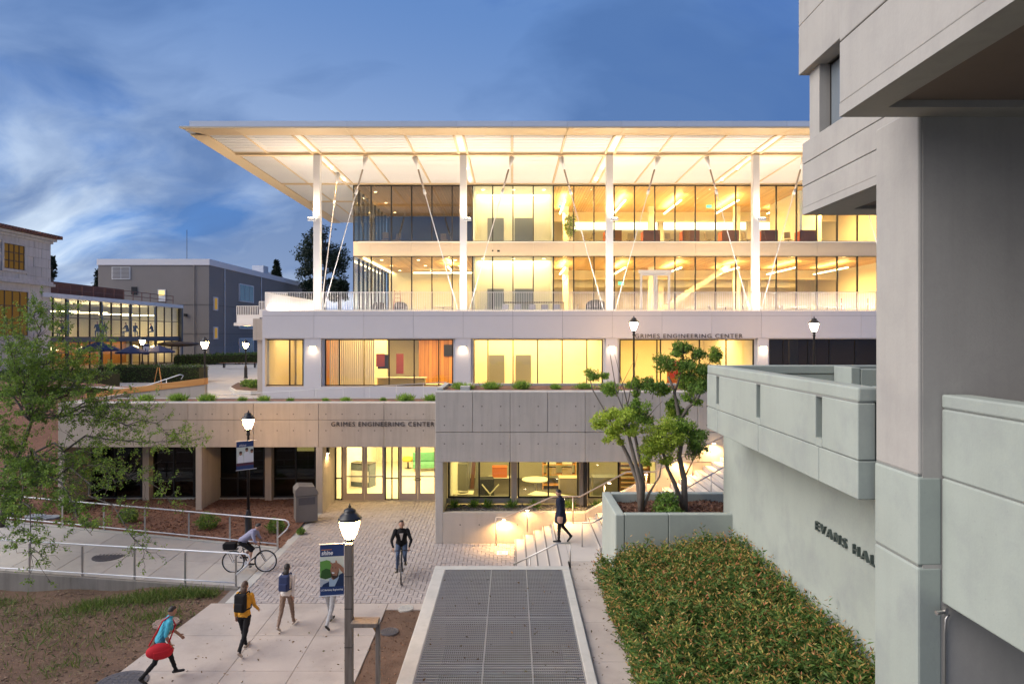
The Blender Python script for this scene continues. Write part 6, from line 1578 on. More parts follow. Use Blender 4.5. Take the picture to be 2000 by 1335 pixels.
def scatter_quads(name, n, fx, zf, L, mat, parent, flat_=.25, wr=.4, keep=None):
    xy = fx(n); xy = xy[keep(xy)] if keep else xy; z = np.array([zf(a, b) for a, b in xy]) + .012
    c = np.stack([xy[:, 0], xy[:, 1], z], 1); a = rng.uniform(0, 6.28, len(c)); dirs = np.stack([np.cos(a), np.sin(a), rng.normal(0, flat_, len(c))], 1)
    return stuff(leaf_obj(name, c, L * rng.uniform(.5, 1.3, len(c)), mat, parent, wr=wr, dirs=dirs))
scatter_quads('bark_chips', 15000, lambda n: np.stack([rng.uniform(-22, -8.35, n), rng.uniform(24.6, 30.5, n)], 1), lambda a, b: bed_z(a, b), .09, ML_chip, mulch_bed, .2, .35, keep=lambda q: q[:, 1] > 24.35 + (-8.36 - q[:, 0]) / 13.14 * 3.05 + .22)
scatter_quads('bark_chips', 4500, lambda n: np.stack([rng.uniform(PX0 + tw, PX1, n), rng.uniform(PY0 + tw, PY1 - tw, n)], 1), lambda a, b: PZT - .25 + .04 * math.sin(a * 4) * math.sin(b * 5), .08, ML_chip, pl, .2, .35)
scatter_quads('dry_litter', 9000, lambda n: np.stack([rng.uniform(-17, -8.8, n), rng.uniform(14, 21.8, n)], 1), dirt_z, .11, ML_straw, lower_ground, .15, .12)
scatter_quads('soil_litter', 700, lambda n: np.stack([rng.uniform(-3.55, -2.3, n), rng.uniform(12, 19.4, n)], 1), lambda a, b: zp(b) - .02, .06, ML_chip, soil_bed, .2, .4)
gc = [(-11.0, 20.4, 1.1, .5, 1500), (-12.4, 20.0, .8, .5, 800), (-10.0, 20.6, .7, .35, 800), (-9.2, 20.5, .5, .25, 500), (-12.5, 18.4, 1.2, .8, 260), (-10.6, 18.0, 1.0, .8, 200), (-12.2, 17.2, 1.4, .9, 180), (-9.9, 19.1, .9, .7, 420), (-14.4, 19.4, 1.6, .9, 260), (-10.8, 16.4, .9, .6, 160), (-15.6, 20.8, 1.0, .6, 260), (-11.8, 19.4, 1.8, .7, 350)]
gp = []
for (x_, y_, sx_, sy_, n_) in gc: gp.append(np.stack([rng.normal(x_, sx_ * .5, n_), rng.normal(y_, sy_ * .5, n_)], 1))
gp = np.concatenate(gp); gp = gp[(gp[:, 0] < -8.75) & (gp[:, 1] < 21.0 + (-8.36 - gp[:, 0]) * .148 - .2)]
c = np.stack([gp[:, 0], gp[:, 1], [dirt_z(a, b) for a, b in gp]], 1); a_ = rng.uniform(0, 6.28, len(c)); dirs = np.stack([np.cos(a_) * .6, np.sin(a_) * .6, rng.uniform(.5, 1.2, len(c))], 1)
stuff(leaf_obj('grass', c, rng.uniform(.10, .30, len(c)), ML_grass, None, wr=.09, dirs=dirs), 'patchy green weeds and grass on the lower ground by the kerb', 'grass')
# clods and stones on the weedy bank
cm = MB()
for _ in range(2600):
    x_ = random.uniform(-17, -8.9); y_ = random.uniform(14.2, 21.4); r_ = random.choice((.015, .02, .03, .05)) * random.uniform(.7, 1.3); cm.ell((x_, y_, dirt_z(x_, y_)), (r_, r_ * .85, r_ * .6), 5, 3)
M_clod = surf('soil_clod', (.13, .085, .06), .95); islandvar(M_clod, .5); stuff(cm.build('clods', M_clod, lower_ground))
# gravel stones under the store windows
gm_ = MB()
for _ in range(1500):
    p = Vector((random.uniform(-2.45, 5.1), random.uniform(25.25, 26.35), 1.465)); r_ = random.uniform(.018, .045); gm_.ell(p, (r_, r_ * .8, r_ * .6), 5, 3)
M_peb = surf('pebble', (.22, .20, .185), .85); islandvar(M_peb, .5); stuff(gm_.build('gravel', M_peb, None), 'grey gravel strip under the store room windows', 'gravel')

# fallen leaves on the paving and caught on the grating
ML_fall = leafmat('fallen_leaf', [(.16, .09, .04), (.22, .14, .06), (.10, .06, .03), (.12, .11, .04)], .0, .9)
stuff(scatter_quads('fallen_leaves', 130, lambda n: np.stack([rng.uniform(-8.1, -3.7, n), rng.uniform(14.3, 19.8, n)], 1), lambda a, b: zp(b), .07, ML_fall, sidewalk, .12, .5))
stuff(scatter_quads('fallen_leaves', 160, lambda n: np.stack([rng.uniform(-8.0, -.2, n), rng.uniform(20, 30, n)], 1), lambda a, b: zp(b), .07, ML_fall, plaza, .12, .5, keep=lambda q: (q[:, 1] < 24.9) | (q[:, 0] < -2.9)))
stuff(scatter_quads('fallen_leaves', 170, lambda n: np.stack([rng.uniform(X0 + .35, X1 - .25, n), rng.uniform(10, 19.5, n)], 1), lambda a, b: BZ - .012, .075, ML_fall, well, .12, .5))
stuff(scatter_quads('fallen_leaves', 130, lambda n: np.stack([rng.uniform(1.7, 2.6, n), rng.uniform(12.5, 20.5, n)], 1), lambda a, b: LZ, .06, ML_fall, landing, .12, .5))
# ------------------------------------------------------------------ people
V3 = lambda *a: Vector(a)
def ad_(a, side=0.0): return Vector((side, math.sin(a), -math.cos(a)))
def pose(h=1.75, lean=.05, hip=(.4, -.3), knee=(.1, .35), sh=(-.35, .35), el=(.35, .35), head=.0, heel=(0, .6), turn=0.0, out=.10, spread=.0):
    s = h / 1.75; J = {'s': s}
    pel = V3(0, 0, .95 * s); td = V3(0, math.sin(lean), math.cos(lean))
    J['pelvis'] = pel; J['waist'] = pel + td * .17 * s; J['chest'] = pel + td * .36 * s; J['shc'] = pel + td * .50 * s; J['neck'] = pel + td * .56 * s
    hd = V3(0, math.sin(lean + head), math.cos(lean + head)); J['hd'] = hd; J['head'] = J['neck'] + hd * .135 * s; J['fw'] = V3(math.sin(turn) * .9, math.cos(turn) * math.cos(lean + head), -math.sin(lean + head)).normalized()
    for i, (k, sd_) in enumerate((('L', -1), ('R', 1))):
        hp = pel + V3(sd_ * .095 * s, 0, -.05 * s); kn = hp + ad_(hip[i], sd_ * (.02 + spread)).normalized() * .42 * s; b = hip[i] - knee[i]; an = kn + ad_(b, sd_ * spread * .3).normalized() * .41 * s
        fdir = V3(0, math.cos(heel[i]), -math.sin(heel[i])); J['hip' + k] = hp; J['kn' + k] = kn; J['an' + k] = an; J['toe' + k] = an + fdir * .17 * s + V3(0, 0, -.055 * s); J['heel' + k] = an - fdir * .05 * s + V3(0, 0, -.055 * s)
        so = J['shc'] + V3(sd_ * .175 * s, 0, -.005); e_ = so + ad_(sh[i] - lean * .2, sd_ * out).normalized() * .29 * s; w = e_ + ad_(sh[i] + el[i], sd_ * out * .3 - sd_ * .02).normalized() * .25 * s
        J['sh' + k] = so; J['el' + k] = e_; J['wr' + k] = w; J['hdir' + k] = (w - e_).normalized()
    lo = min(min(J['toe' + k].z, J['heel' + k].z) for k in 'LR') - .03 * s
    for k, v in J.items():
        if isinstance(v, Vector) and k not in ('hd', 'fw', 'hdirL', 'hdirR'): v.z -= lo
    return J
def capsule(mb, a, b, ra, rb, n=10):
    a = Vector(a); b = Vector(b); d = (b - a); L = d.length; d.normalize()
    pts = [a - d * ra * .92, a - d * ra * .6, a, a.lerp(b, .35), a.lerp(b, .7), b, b + d * rb * .6, b + d * rb * .92]
    rs = [ra * .35, ra * .8, ra, ra + (rb - ra) * .28, ra + (rb - ra) * .68, rb, rb * .8, rb * .35]
    mb.tube(pts, rs, n)
def etube(mb, pts, radii, n=16):
    """elliptic tube: radii (side, front) at each point"""
    vs = []; k = len(pts)
    for i, p in enumerate(pts):
        t = (pts[min(i + 1, k - 1)] - pts[max(i - 1, 0)]).normalized(); f = V3(1, 0, 0).cross(t) * -1; f.normalize()
        for j in range(n):
            a = 2 * math.pi * j / n; vs.append(p + V3(1, 0, 0) * radii[i][0] * math.cos(a) + f * radii[i][1] * math.sin(a))
    fs = [(i * n + j, i * n + (j + 1) % n, (i + 1) * n + (j + 1) % n, (i + 1) * n + j) for i in range(k - 1) for j in range(n)] + [tuple(range(n - 1, -1, -1)), tuple((k - 1) * n + j for j in range(n))]
    mb.add(vs, fs)
def body(t, J, cols, skirt=0.0, bulk=1.0, sleeve=True, voxel=.011, fingers=True, curl=.5, shorts=False):
    """one continuous remeshed figure; cols: skin, top, legs, shoes"""
    s = J['s']; m_ = MB(); B = []      # B: labelled capsules for the colouring
    def cap(a, b, ra, rb, lab): capsule(m_, a, b, ra * s, rb * s); B.append((a, b, (ra + rb) / 2 * s, lab))
    td = (J['neck'] - J['pelvis']).normalized()
    P0 = J['pelvis'] - td * .10 * s
    etube(m_, [P0, J['pelvis'], J['waist'], J['chest'], J['chest'] + td * .10 * s, J['shc'] + td * .015 * s, J['neck'] - td * .005 * s],
          [(.10 * s, .08 * s), (.165 * s * bulk, .115 * s * bulk), (.148 * s * bulk, .108 * s * bulk), (.178 * s * bulk, .122 * s * bulk), (.185 * s * bulk, .115 * s * bulk), (.145 * s, .085 * s), (.06 * s, .06 * s)])
    B.append((J['pelvis'] + td * .03 * s, J['shc'], .15 * s, 1)); B.append((P0, J['pelvis'] - td * .02 * s, .13 * s, 2))
    if skirt:
        etube(m_, [J['waist'], J['pelvis'], J['pelvis'] - V3(0, 0, skirt * .5), J['pelvis'] - V3(0, 0, skirt)], [(.15 * s * bulk, .11 * s * bulk), (.18 * s * bulk, .135 * s * bulk), (.19 * s * bulk, .15 * s * bulk), (.185 * s * bulk, .155 * s * bulk)])
        B.append((J['waist'], J['pelvis'] - V3(0, 0, skirt - .12), .17 * s, 1))
    cap(J['neck'] - td * .05 * s, J['head'] - J['hd'] * .06 * s, .052, .05, 0)
    fw = J['fw']; Mh = Matrix((V3(1, 0, 0) * 1.0, fw, J['hd'])).transposed()
    m_.ell(J['head'] + J['hd'] * .012 * s - fw * .008 * s, (.076 * s, .096 * s, .112 * s), 14, 10, Mh); m_.ell(J['head'] - J['hd'] * .055 * s + fw * .022 * s, (.055 * s, .06 * s, .058 * s), 12, 8, Mh)
    nb = J['head'] + fw * .088 * s - J['hd'] * .012 * s; capsule(m_, nb + J['hd'] * .025 * s, nb - J['hd'] * .012 * s + fw * .012 * s, .010 * s, .015 * s, 8)
    for sd_ in (-1, 1): m_.ell(J['head'] + V3(sd_ * .078 * s, 0, 0) - J['hd'] * .008 * s, (.013 * s, .022 * s, .033 * s), 8, 6, Mh)
    B.append((J['head'] - J['hd'] * .07 * s, J['head'] + J['hd'] * .06 * s, .09 * s, 0))
    for k, sd_ in (('L', -1), ('R', 1)):
        cap(J['hip' + k], J['kn' + k], .088 * (1 + (bulk - 1) * .5), .062, 2); cap(J['kn' + k], J['an' + k], .061, .043, 0 if shorts else 2)
        a, b = J['heel' + k], J['toe' + k]; cap(a + V3(0, 0, .012), b + V3(0, 0, .004), .038, .034, 3); cap(J['an' + k] - V3(0, 0, .01), a.lerp(b, .45) + V3(0, 0, .01), .04, .036, 3)
        cap(J['sh' + k], J['el' + k], .060 * (1 + (bulk - 1) * .6), .046, 1); cap(J['el' + k], J['wr' + k], .045, .033, 1 if sleeve else 0)
        hd_ = J['hdir' + k]; w = J['wr' + k]; inn = V3(-sd_, 0, 0); inn = (inn - hd_ * inn.dot(hd_)).normalized(); fr = hd_.cross(inn).normalized()
        if fr.y < 0: fr = -fr
        palm = w + hd_ * .075 * s
        Mp = Matrix((fr, inn, hd_)).transposed(); m_.ell(w + hd_ * .05 * s, (.040 * s, .018 * s, .055 * s), 10, 6, Mp); B.append((w + hd_ * .02 * s, w + hd_ * .16 * s, .035 * s, 0))
        if fingers:
            for q_, (off, ln) in enumerate(((-.030, .062), (-.010, .075), (.011, .080), (.031, .070))):
                a = w + hd_ * .09 * s + fr * off * s; b = a + (hd_ * math.cos(curl * .5) + inn * math.sin(curl * .5)) * ln * .5 * s; c_ = b + (hd_ * math.cos(curl * 1.6) + inn * math.sin(curl * 1.6)) * ln * .5 * s
                m_.tube([a, b, c_], [.0115 * s, .011 * s, .009 * s], 7)
            a = w + hd_ * .03 * s + fr * .034 * s; b = a + (hd_ * .6 + fr * .6 + inn * .3).normalized() * .04 * s; c_ = b + (hd_ * .85 + fr * .1 + inn * .5).normalized() * .035 * s; m_.tube([a, b, c_], [.014 * s, .0125 * s, .010 * s], 7)
    me = m_.mesh('tmp', cols[0]); o = bpy.data.objects.new('tmp', me); COL.objects.link(o)
    rm_ = o.modifiers.new('r', 'REMESH'); rm_.mode = 'VOXEL'; rm_.voxel_size = voxel * s; rm_.use_smooth_shade = True
    sm = o.modifiers.new('s', 'SMOOTH'); sm.factor = .5; sm.iterations = 3 if fingers else 4
    dg = bpy.context.evaluated_depsgraph_get(); dg.update(); out = bpy.data.meshes.new_from_object(o.evaluated_get(dg)); bpy.data.objects.remove(o); bpy.data.meshes.remove(me)
    out.name = 'body'; out.materials.clear()
    for c_ in cols: out.materials.append(c_)
    n = len(out.polygons); ctr = np.empty(n * 3, np.float32); out.polygons.foreach_get('center', ctr); ctr = ctr.reshape(-1, 3)
    best = np.full(n, 1e9); lab = np.zeros(n, np.int32)
    for (a, b, r, l) in B:
        a = np.array(a); d = np.array(b) - a; tt = np.clip(((ctr - a) @ d) / (d @ d + 1e-9), 0, 1); dist = np.linalg.norm(ctr - a - tt[:, None] * d, axis=1) - r; k_ = dist < best; best[k_] = dist[k_]; lab[k_] = l
    out.polygons.foreach_set('material_index', lab)
    # cloth folds: clothed vertices are pushed along their normals
    cv = np.zeros(len(out.vertices), bool)
    for pl_, l in zip(out.polygons, lab):
        if l in (1, 2):
            for q_ in pl_.vertices: cv[q_] = True
    nco = np.empty(len(out.vertices) * 3, np.float32); out.vertices.foreach_get('co', nco); nco = nco.reshape(-1, 3); nn = np.empty(len(out.vertices) * 3, np.float32); out.vertices.foreach_get('normal', nn); nn = nn.reshape(-1, 3)
    fz = np.sin(nco[:, 2] * 62 + 5 * np.sin(nco[:, 0] * 21 + nco[:, 1] * 13)) * .5 + np.sin(nco[:, 0] * 47 + nco[:, 2] * 31 + 4 * np.sin(nco[:, 1] * 25)) * .5
    nco += nn * (cv * fz * .0065 * s)[:, None]; out.vertices.foreach_set('co', nco.ravel()); out.update()
    link('body', out, t)
    ey = MB()
    for sd_ in (-1, 1): ey.ell(J['head'] + fw * .088 * s + V3(sd_ * .03 * s, 0, 0) + J['hd'] * .014 * s, (.010 * s, .008 * s, .007 * s), 8, 6)
    ey.build('eyes', MATS['eye_dark'] if 'eye_dark' in MATS else surf('eye_dark', (.02, .015, .012), .3, bump=0), t, local=True)
    return J
def hair(t, J, mat, long_=0.0, volume=1.0):
    s = J['s']; fw, hd = J['fw'], J['hd']; Mh = Matrix((V3(1, 0, 0), fw, hd)).transposed(); m_ = MB(); n = 18
    vs = []; rows = 9
    for i in range(rows + 1):
        for j in range(n):
            a = 2 * math.pi * j / n; front = math.sin(a)          # +1 = face side
            lim = 1.45 - .75 * max(0, front) ** .6 + .35 * max(0, -front); th = lim * i / rows
            q = V3(.085 * math.sin(th) * math.cos(a), .105 * math.sin(th) * math.sin(a), .123 * math.cos(th)) * s * volume
            vs.append(J['head'] + Mh @ q + hd * .012 * s - fw * .012 * s)
    fs = [(i * n + j, (i + 1) * n + j, (i + 1) * n + (j + 1) % n, i * n + (j + 1) % n) for i in range(rows) for j in range(n)]; m_.add(vs, fs)
    if long_:
        b0 = J['head'] - fw * .06 * s; etube(m_, [b0 + hd * .03, b0 - V3(0, 0, long_ * .4) - fw * .03, b0 - V3(0, 0, long_ * .75) - fw * .045, b0 - V3(0, 0, long_) - fw * .04], [(.075 * s, .05 * s), (.085 * s, .045 * s), (.07 * s, .035 * s), (.03 * s, .015 * s)], 12)
    m_.build('hair', mat, t, smooth=True, local=True)
def backpack(label, J, t, mat, mat2, sc=1.0, hang=0.0):
    s = J['s']; td = (J['neck'] - J['pelvis']).normalized(); bk = V3(0, -1, 0); bk = (bk - td * bk.dot(td)).normalized()
    b = thing('backpack', label, 'backpack', t.location, t.rotation_euler[2]); sd_ = V3(1, 0, 0)
    c = J['chest'] + bk * .20 * s - td * (.02 + hang); M = Matrix((sd_, -bk, td)).transposed().to_4x4(); M.translation = c
    m_ = MB(); m_.cbox((0, 0, 0), (.29 * sc, .16 * sc, .44 * sc), M=M); o = m_.build('bag', mat, b, local=True); bevel(o, .05, 3)
    M2 = M.copy(); M2.translation = c + bk * .09 * sc - td * .09; m_ = MB(); m_.cbox((0, 0, 0), (.22 * sc, .06 * sc, .20 * sc), M=M2); o = m_.build('pocket', mat2, b, local=True); bevel(o, .02, 2)
    for q in (-1, 1):
        sh = J['shc'] + sd_ * q * .10 * s; MB().tube([c + td * .2 * sc + sd_ * q * .09, sh + bk * .06 * s + td * .07 * s, sh + td * .075 * s - bk * .02, sh - bk * .12 * s - td * .06, J['chest'] - bk * .135 * s + sd_ * q * .11 - td * .05, J['waist'] - bk * .02 + sd_ * q * .17, c - td * .18 * sc + sd_ * q * .12], .016, 6).build('strap', mat2, b, local=True, smooth=True)
    return b
def cloth(name, c): return surf(name, c, .85, var=.10, scale=9, fine=.05, fscale=60, bump=.25, bdist=.01, spec=.2)
SK1 = surf('skin_light', (.42, .24, .17), .5, var=.05, bump=.02); SK2 = surf('skin_tan', (.30, .16, .11), .5, var=.05, bump=.02)
H_dark = surf('dark_hair', (.018, .013, .011), .5, var=.2, fscale=80, bump=.4); H_brown = surf('brown_hair', (.07, .04, .025), .5, var=.2, fscale=80, bump=.4)
C_navy = cloth('navy_coat', (.014, .018, .036)); C_blk = cloth('black_cloth', (.012, .012, .014)); C_jean = cloth('denim', (.06, .085, .14)); C_yel = cloth('mustard_knit', (.55, .27, .035)); C_wht = cloth('white_shirt', (.62, .58, .55)); C_gry = cloth('grey_trousers', (.34, .35, .37)); C_turq = cloth('turquoise_shirt', (.06, .33, .45)); C_red = cloth('red_nylon', (.42, .02, .03)); C_lav = cloth('lavender_shirt', (.26, .26, .36)); C_brn = cloth('brown_trousers', (.20, .14, .11)); C_shoe = surf('shoe_black', (.015, .015, .016), .5, bump=0); C_shoew = surf('shoe_pale', (.40, .34, .30), .6, bump=0)

def person(label, loc, rz, J, cols, **k):
    hr = k.pop('hair', (H_dark, 0)); t = thing('person', label, 'person', loc, rz); body(t, J, cols, **k); hair(t, J, *hr); return t
# man coming down the stair
J = pose(1.70, .03, hip=(.10, -.16), knee=(.06, .55), sh=(-.12, .10), el=(.2, .25), head=.42, heel=(0, .9))
person('person in a dark navy coat and trousers walking down the lit steps, head bowed', (1.60, 22.45, LZ), R(82), J, [SK1, C_navy, C_blk, C_shoe], skirt=.30, bulk=1.3)
# three people walking away along the sidewalk
p = G(477, 1272); J = pose(1.74, .06, hip=(.32, -.38), knee=(.05, .35), sh=(-.30, .30), el=(.4, .5), head=.05, heel=(-.1, .7)); t = person('person in a mustard yellow top and black trousers walking away on the sidewalk', p, R(-8), J, [SK1, C_yel, C_blk, C_shoew], hair=(H_brown, .26)); backpack('black backpack on the person in yellow', J, t, C_blk, C_blk, 1.0)
p = G(560, 1226); J = pose(1.68, .05, hip=(-.30, .30), knee=(.3, .05), sh=(.25, -.25), el=(.4, .3), head=.05, heel=(.6, -.1)); t = person('person with long dark hair in a white shirt walking away between the others', p, R(-4), J, [SK1, C_wht, C_brn, C_shoew], hair=(H_dark, .34)); backpack('navy backpack on the person in the white shirt', J, t, M_navy, M_navy, .95)
p = G(645, 1222); J = pose(1.78, .05, hip=(.34, -.32), knee=(.05, .4), sh=(-.3, .3), el=(.3, .4), heel=(-.1, .7)); person('person in grey trousers and dark jacket walking half hidden behind the banner', p, R(-12), J, [SK2, C_navy, C_gry, C_shoe])
# person in turquoise at the lower left
p = G(312, 1330); J = pose(1.70, .42, hip=(.55, -.25), knee=(.25, .5), sh=(.25, -.2), el=(.5, .6), head=-.1, heel=(0, .8)); t = person('person in a turquoise shirt stooping forward at the bottom left edge', p, R(-62), J, [SK2, C_turq, C_blk, C_shoe], sleeve=False)
bg_ = thing('duffel_bag', 'bright red duffel bag slung at the hip of the person in turquoise', 'bag', t.location, t.rotation_euler[2]); c = J['pelvis'] + V3(.27, -.02, -.12)
m_ = MB(); m_.ell(c, (.14, .27, .17), 18, 12); m_.ell(c + V3(.02, .05, -.04), (.13, .25, .15), 16, 10); m_.build('bag', C_red, bg_, smooth=True, local=True); MB().box(c.x + .10, c.x + .15, c.y - .12, c.y + .12, c.z - .09, c.z + .03).build('pocket', C_red, bg_, bev=.015, local=True); MB().tube([c + V3(0, -.2, .15), J['shc'] + V3(.08, -.14, .02), J['shc'] + V3(.02, .02, .10), J['chest'] + V3(.05, .18, .0), c + V3(0, .2, .15)], .018, 6).build('strap', C_red, bg_, smooth=True, local=True)

# ------------------------------------------------------------------ cyclist (bicycle axis along +Y locally)
p = G(487, 1116)
bk = thing('bicycle', 'dark bicycle with a black rear bag crossing the path end', 'bicycle', p, R(-86))
M_tyre = surf('tyre', (.012, .012, .012), .8, bump=0); M_frame = surf('bike_frame', (.03, .03, .035), .35, metal=.3, bump=0)
rw = .345
for y in (-.51, .52):
    wh = MB(); pts = [V3(0, y + rw * math.cos(a), rw + rw * math.sin(a)) for a in [2 * math.pi * k / 28 for k in range(29)]]; wh.tube(pts, .020, 6, cap=False); o = wh.build('tyre', M_tyre, bk, smooth=True, local=True)
    sp_ = MB(); sp_.tube([V3(0, y + (rw - .03) * math.cos(a), rw + (rw - .03) * math.sin(a)) for a in [2 * math.pi * k / 28 for k in range(29)]], .010, 5, cap=False)
    for k in range(16): a = 2 * math.pi * k / 16; sp_.tube([V3(.02 * (-1) ** k, y, rw), V3(0, y + (rw - .03) * math.cos(a), rw + (rw - .03) * math.sin(a))], .0022, 4)
    sp_.tube([V3(-.05, y, rw), V3(.05, y, rw)], .02, 8); sp_.build('rim', M_galv, o, local=True)
bb_, st_, hd0, hd1 = V3(0, -.06, .29), V3(0, -.22, .80), V3(0, .36, .62), V3(0, .33, .80)
fr = MB()
for a, b, r in ((bb_, st_, .018), (bb_, hd0, .022), (st_ - V3(0, -.015, .06), hd1, .018), (V3(0, -.51, rw), bb_, .012), (V3(0, -.51, rw), st_ - V3(0, 0, .08), .010), (hd0 - V3(0, .0, .03), hd1 + V3(0, -.01, .06), .022)): fr.tube([a, b], r, 8)
for x in (-.05, .05): fr.tube([hd0 + V3(x, 0, 0), V3(x, .52, rw)], .012, 6)
fr.build('frame', M_frame, bk, smooth=True, local=True)
MB().tube([hd1 + V3(0, 0, .05), V3(0, .35, .95)], .014, 8).build('stem', M_frame, bk, local=True); MB().tube([V3(-.29, .27, .96), V3(-.20, .34, .98), V3(.20, .34, .98), V3(.29, .27, .96)], .014, 8).build('handlebar', M_frame, bk, smooth=True, local=True)
sd = MB(); sd.hexa([(-.07, -.36, .86), (.07, -.36, .86), (.02, -.10, .86), (-.02, -.10, .86)], [(-.08, -.36, .91), (.08, -.36, .91), (.025, -.09, .90), (-.025, -.09, .90)]); sd.build('saddle', C_shoe, bk, bev=.015, local=True); MB().tube([st_ - V3(0, 0, .02), V3(0, -.24, .87)], .014, 8).build('seat_post', M_galv, bk, local=True)
ck = MB(); ck.tube([V3(-.02, -.06, .29), V3(.09, -.06, .29)], .02, 8); ck.lathe([(.09, 0), (.09, .006)], n=20); ck.v[-40:] = [(z + .06, x - .06, y + .29) for (x, y, z) in ck.v[-40:]]; ck.tube([V3(.10, -.06, .29), V3(.10, .08, .22)], .012, 6); ck.tube([V3(-.08, -.06, .29), V3(-.08, -.20, .36)], .012, 6); ck.build('crank', M_galv, bk, local=True)
for x, y, z in ((.15, .08, .22), (-.13, -.20, .36)): MB().box(x - .05, x + .05, y - .04, y + .04, z - .012, z + .012).build('pedal', M_frame, bk, local=True)
rk = MB(); rk.box(-.08, .08, -.80, -.36, .74, .76); 
for x in (-.07, .07): rk.tube([V3(x, -.7, .74), V3(x, -.51, rw)], .007, 5)
rk.build('rack', M_frame, bk, local=True)
pb = thing('pannier_bag', 'black bag strapped on the bicycle rear rack', 'bag', p, R(-86)); o = MB().box(-.13, .13, -.80, -.40, .765, .98).build('bag', C_blk, pb, local=True); bevel(o, .04, 3)
o = MB().box(-.10, .10, -.82, -.80, .79, .94).build('flap', C_shoe, pb, local=True)
# rider joints placed on saddle, bars and pedals
s = 1.0; J = {'s': s, 'pelvis': V3(0, -.24, 1.02)}
td = V3(0, math.sin(.95), math.cos(.95)); J['waist'] = J['pelvis'] + td * .17; J['chest'] = J['pelvis'] + td * .36; J['shc'] = J['pelvis'] + td * .50; J['neck'] = J['pelvis'] + td * .56; J['hd'] = V3(0, math.sin(.55), math.cos(.55)); J['head'] = J['neck'] + J['hd'] * .13; J['fw'] = V3(0, math.cos(.45), -math.sin(.45)).normalized()
for k, sd_, ped in (('R', 1, V3(.13, .08, .25)), ('L', -1, V3(-.12, -.20, .39))):
    J['hip' + k] = J['pelvis'] + V3(sd_ * .095, .0, -.03); an = ped + V3(0, -.06, .09); h = J['hip' + k]; d = an - h; L = d.length; mid = (h + an) / 2; off = math.sqrt(max(.001, .42 * .42 - min(L, .835) ** 2 / 4)); nrm = V3(0, -d.z, d.y).normalized()
    if nrm.y < 0: nrm = -nrm
    J['kn' + k] = mid + nrm * off; J['an' + k] = an; J['toe' + k] = an + V3(0, .16, -.055); J['heel' + k] = an + V3(0, -.05, -.05)
    J['sh' + k] = J['shc'] + V3(sd_ * .175, 0, 0); J['wr' + k] = V3(sd_ * .24, .30, 1.03); J['el' + k] = J['sh' + k].lerp(J['wr' + k], .52) + V3(sd_ * .05, 0, -.09); J['hdir' + k] = V3(0, .6, -.8).normalized()
person('person in a lavender shirt and dark shorts riding the bicycle, leaning forward', p, R(-86), J, [SK1, C_lav, C_blk, C_shoe], shorts=True, bulk=1.05)

# second cyclist, riding towards the camera across the pavers
p2 = G(784, 1128)
dup(bk, p2, R(188), 'bicycle ridden straight towards the camera on the pavers')
J = {'s': 1.04, 'pelvis': V3(0, -.24, 1.04)}; le = .42
td = V3(0, math.sin(le), math.cos(le)); J['waist'] = J['pelvis'] + td * .18; J['chest'] = J['pelvis'] + td * .37; J['shc'] = J['pelvis'] + td * .52; J['neck'] = J['pelvis'] + td * .58; J['hd'] = V3(0, math.sin(.15), math.cos(.15)); J['head'] = J['neck'] + J['hd'] * .14; J['fw'] = V3(0, math.cos(.2), -math.sin(.2)).normalized()
for k, sd_, ped in (('R', 1, V3(.13, .08, .25)), ('L', -1, V3(-.12, -.20, .39))):
    J['hip' + k] = J['pelvis'] + V3(sd_ * .098, .0, -.03); an = ped + V3(0, -.06, .09); h = J['hip' + k]; d = an - h; L = d.length; mid = (h + an) / 2; off = math.sqrt(max(.001, .43 * .43 - min(L, .855) ** 2 / 4)); nrm = V3(0, -d.z, d.y).normalized()
    if nrm.y < 0: nrm = -nrm
    J['kn' + k] = mid + nrm * off; J['an' + k] = an; J['toe' + k] = an + V3(0, .16, -.055); J['heel' + k] = an + V3(0, -.05, -.05)
    J['sh' + k] = J['shc'] + V3(sd_ * .185, 0, 0); J['wr' + k] = V3(sd_ * .25, .24, 1.05); J['el' + k] = J['sh' + k].lerp(J['wr' + k], .5) + V3(sd_ * .09, -.03, -.07); J['hdir' + k] = V3(0, .6, -.8).normalized()
t = person('person in a black jacket and jeans cycling towards the camera over the pavers', p2, R(188), J, [SK1, C_blk, C_jean, C_shoe], bulk=1.1)
m_ = MB(); ch = J['chest']; td2 = (J['neck'] - J['pelvis']).normalized(); f_ = V3(0, td2.z, -td2.y); m_.extr([ch + f_ * .145 + td2 * .14 + V3(-.06, 0, 0), ch + f_ * .15 - td2 * .12 + V3(-.012, 0, 0), ch + f_ * .15 - td2 * .12 + V3(.012, 0, 0), ch + f_ * .145 + td2 * .14 + V3(.06, 0, 0)], tuple(f_ * .006)); m_.build('shirt_front', C_wht, t, local=True)

# seated readers in the glass study hall
J0 = pose(1.72, .25, hip=(1.45, 1.45), knee=(1.45, 1.45), sh=(.5, .6), el=(.8, .7), head=.2, heel=(0, 0))
t0 = thing('person', 'dark seated figure nearest the limestone building behind the upper study hall glass', 'person', (-37.6, 55.2, 7.9), R(60)); body(t0, J0, [SK1, C_blk, C_jean, C_shoe], voxel=.03, fingers=False); hair(t0, J0, H_dark)
for (y_, x_, rz, lab) in ((57.6, -37.9, 80, 'second dark seated figure from the left behind the upper study hall glass'), (61.8, -37.5, 200, 'dark seated figure in the middle of the upper study hall floor'), (62.9, -37.6, 20, 'dark seated figure facing left in the middle of the upper study hall'), (66.6, -37.5, 150, 'dark seated figure right of the middle on the upper study hall floor'), (68.2, -37.7, 10, 'dark figure seated next to the right-hand column upstairs'), (72.0, -37.9, 100, 'dark seated figure at the far right end of the upper study hall')): dup(t0, (x_, y_, 7.9), R(rz), lab)
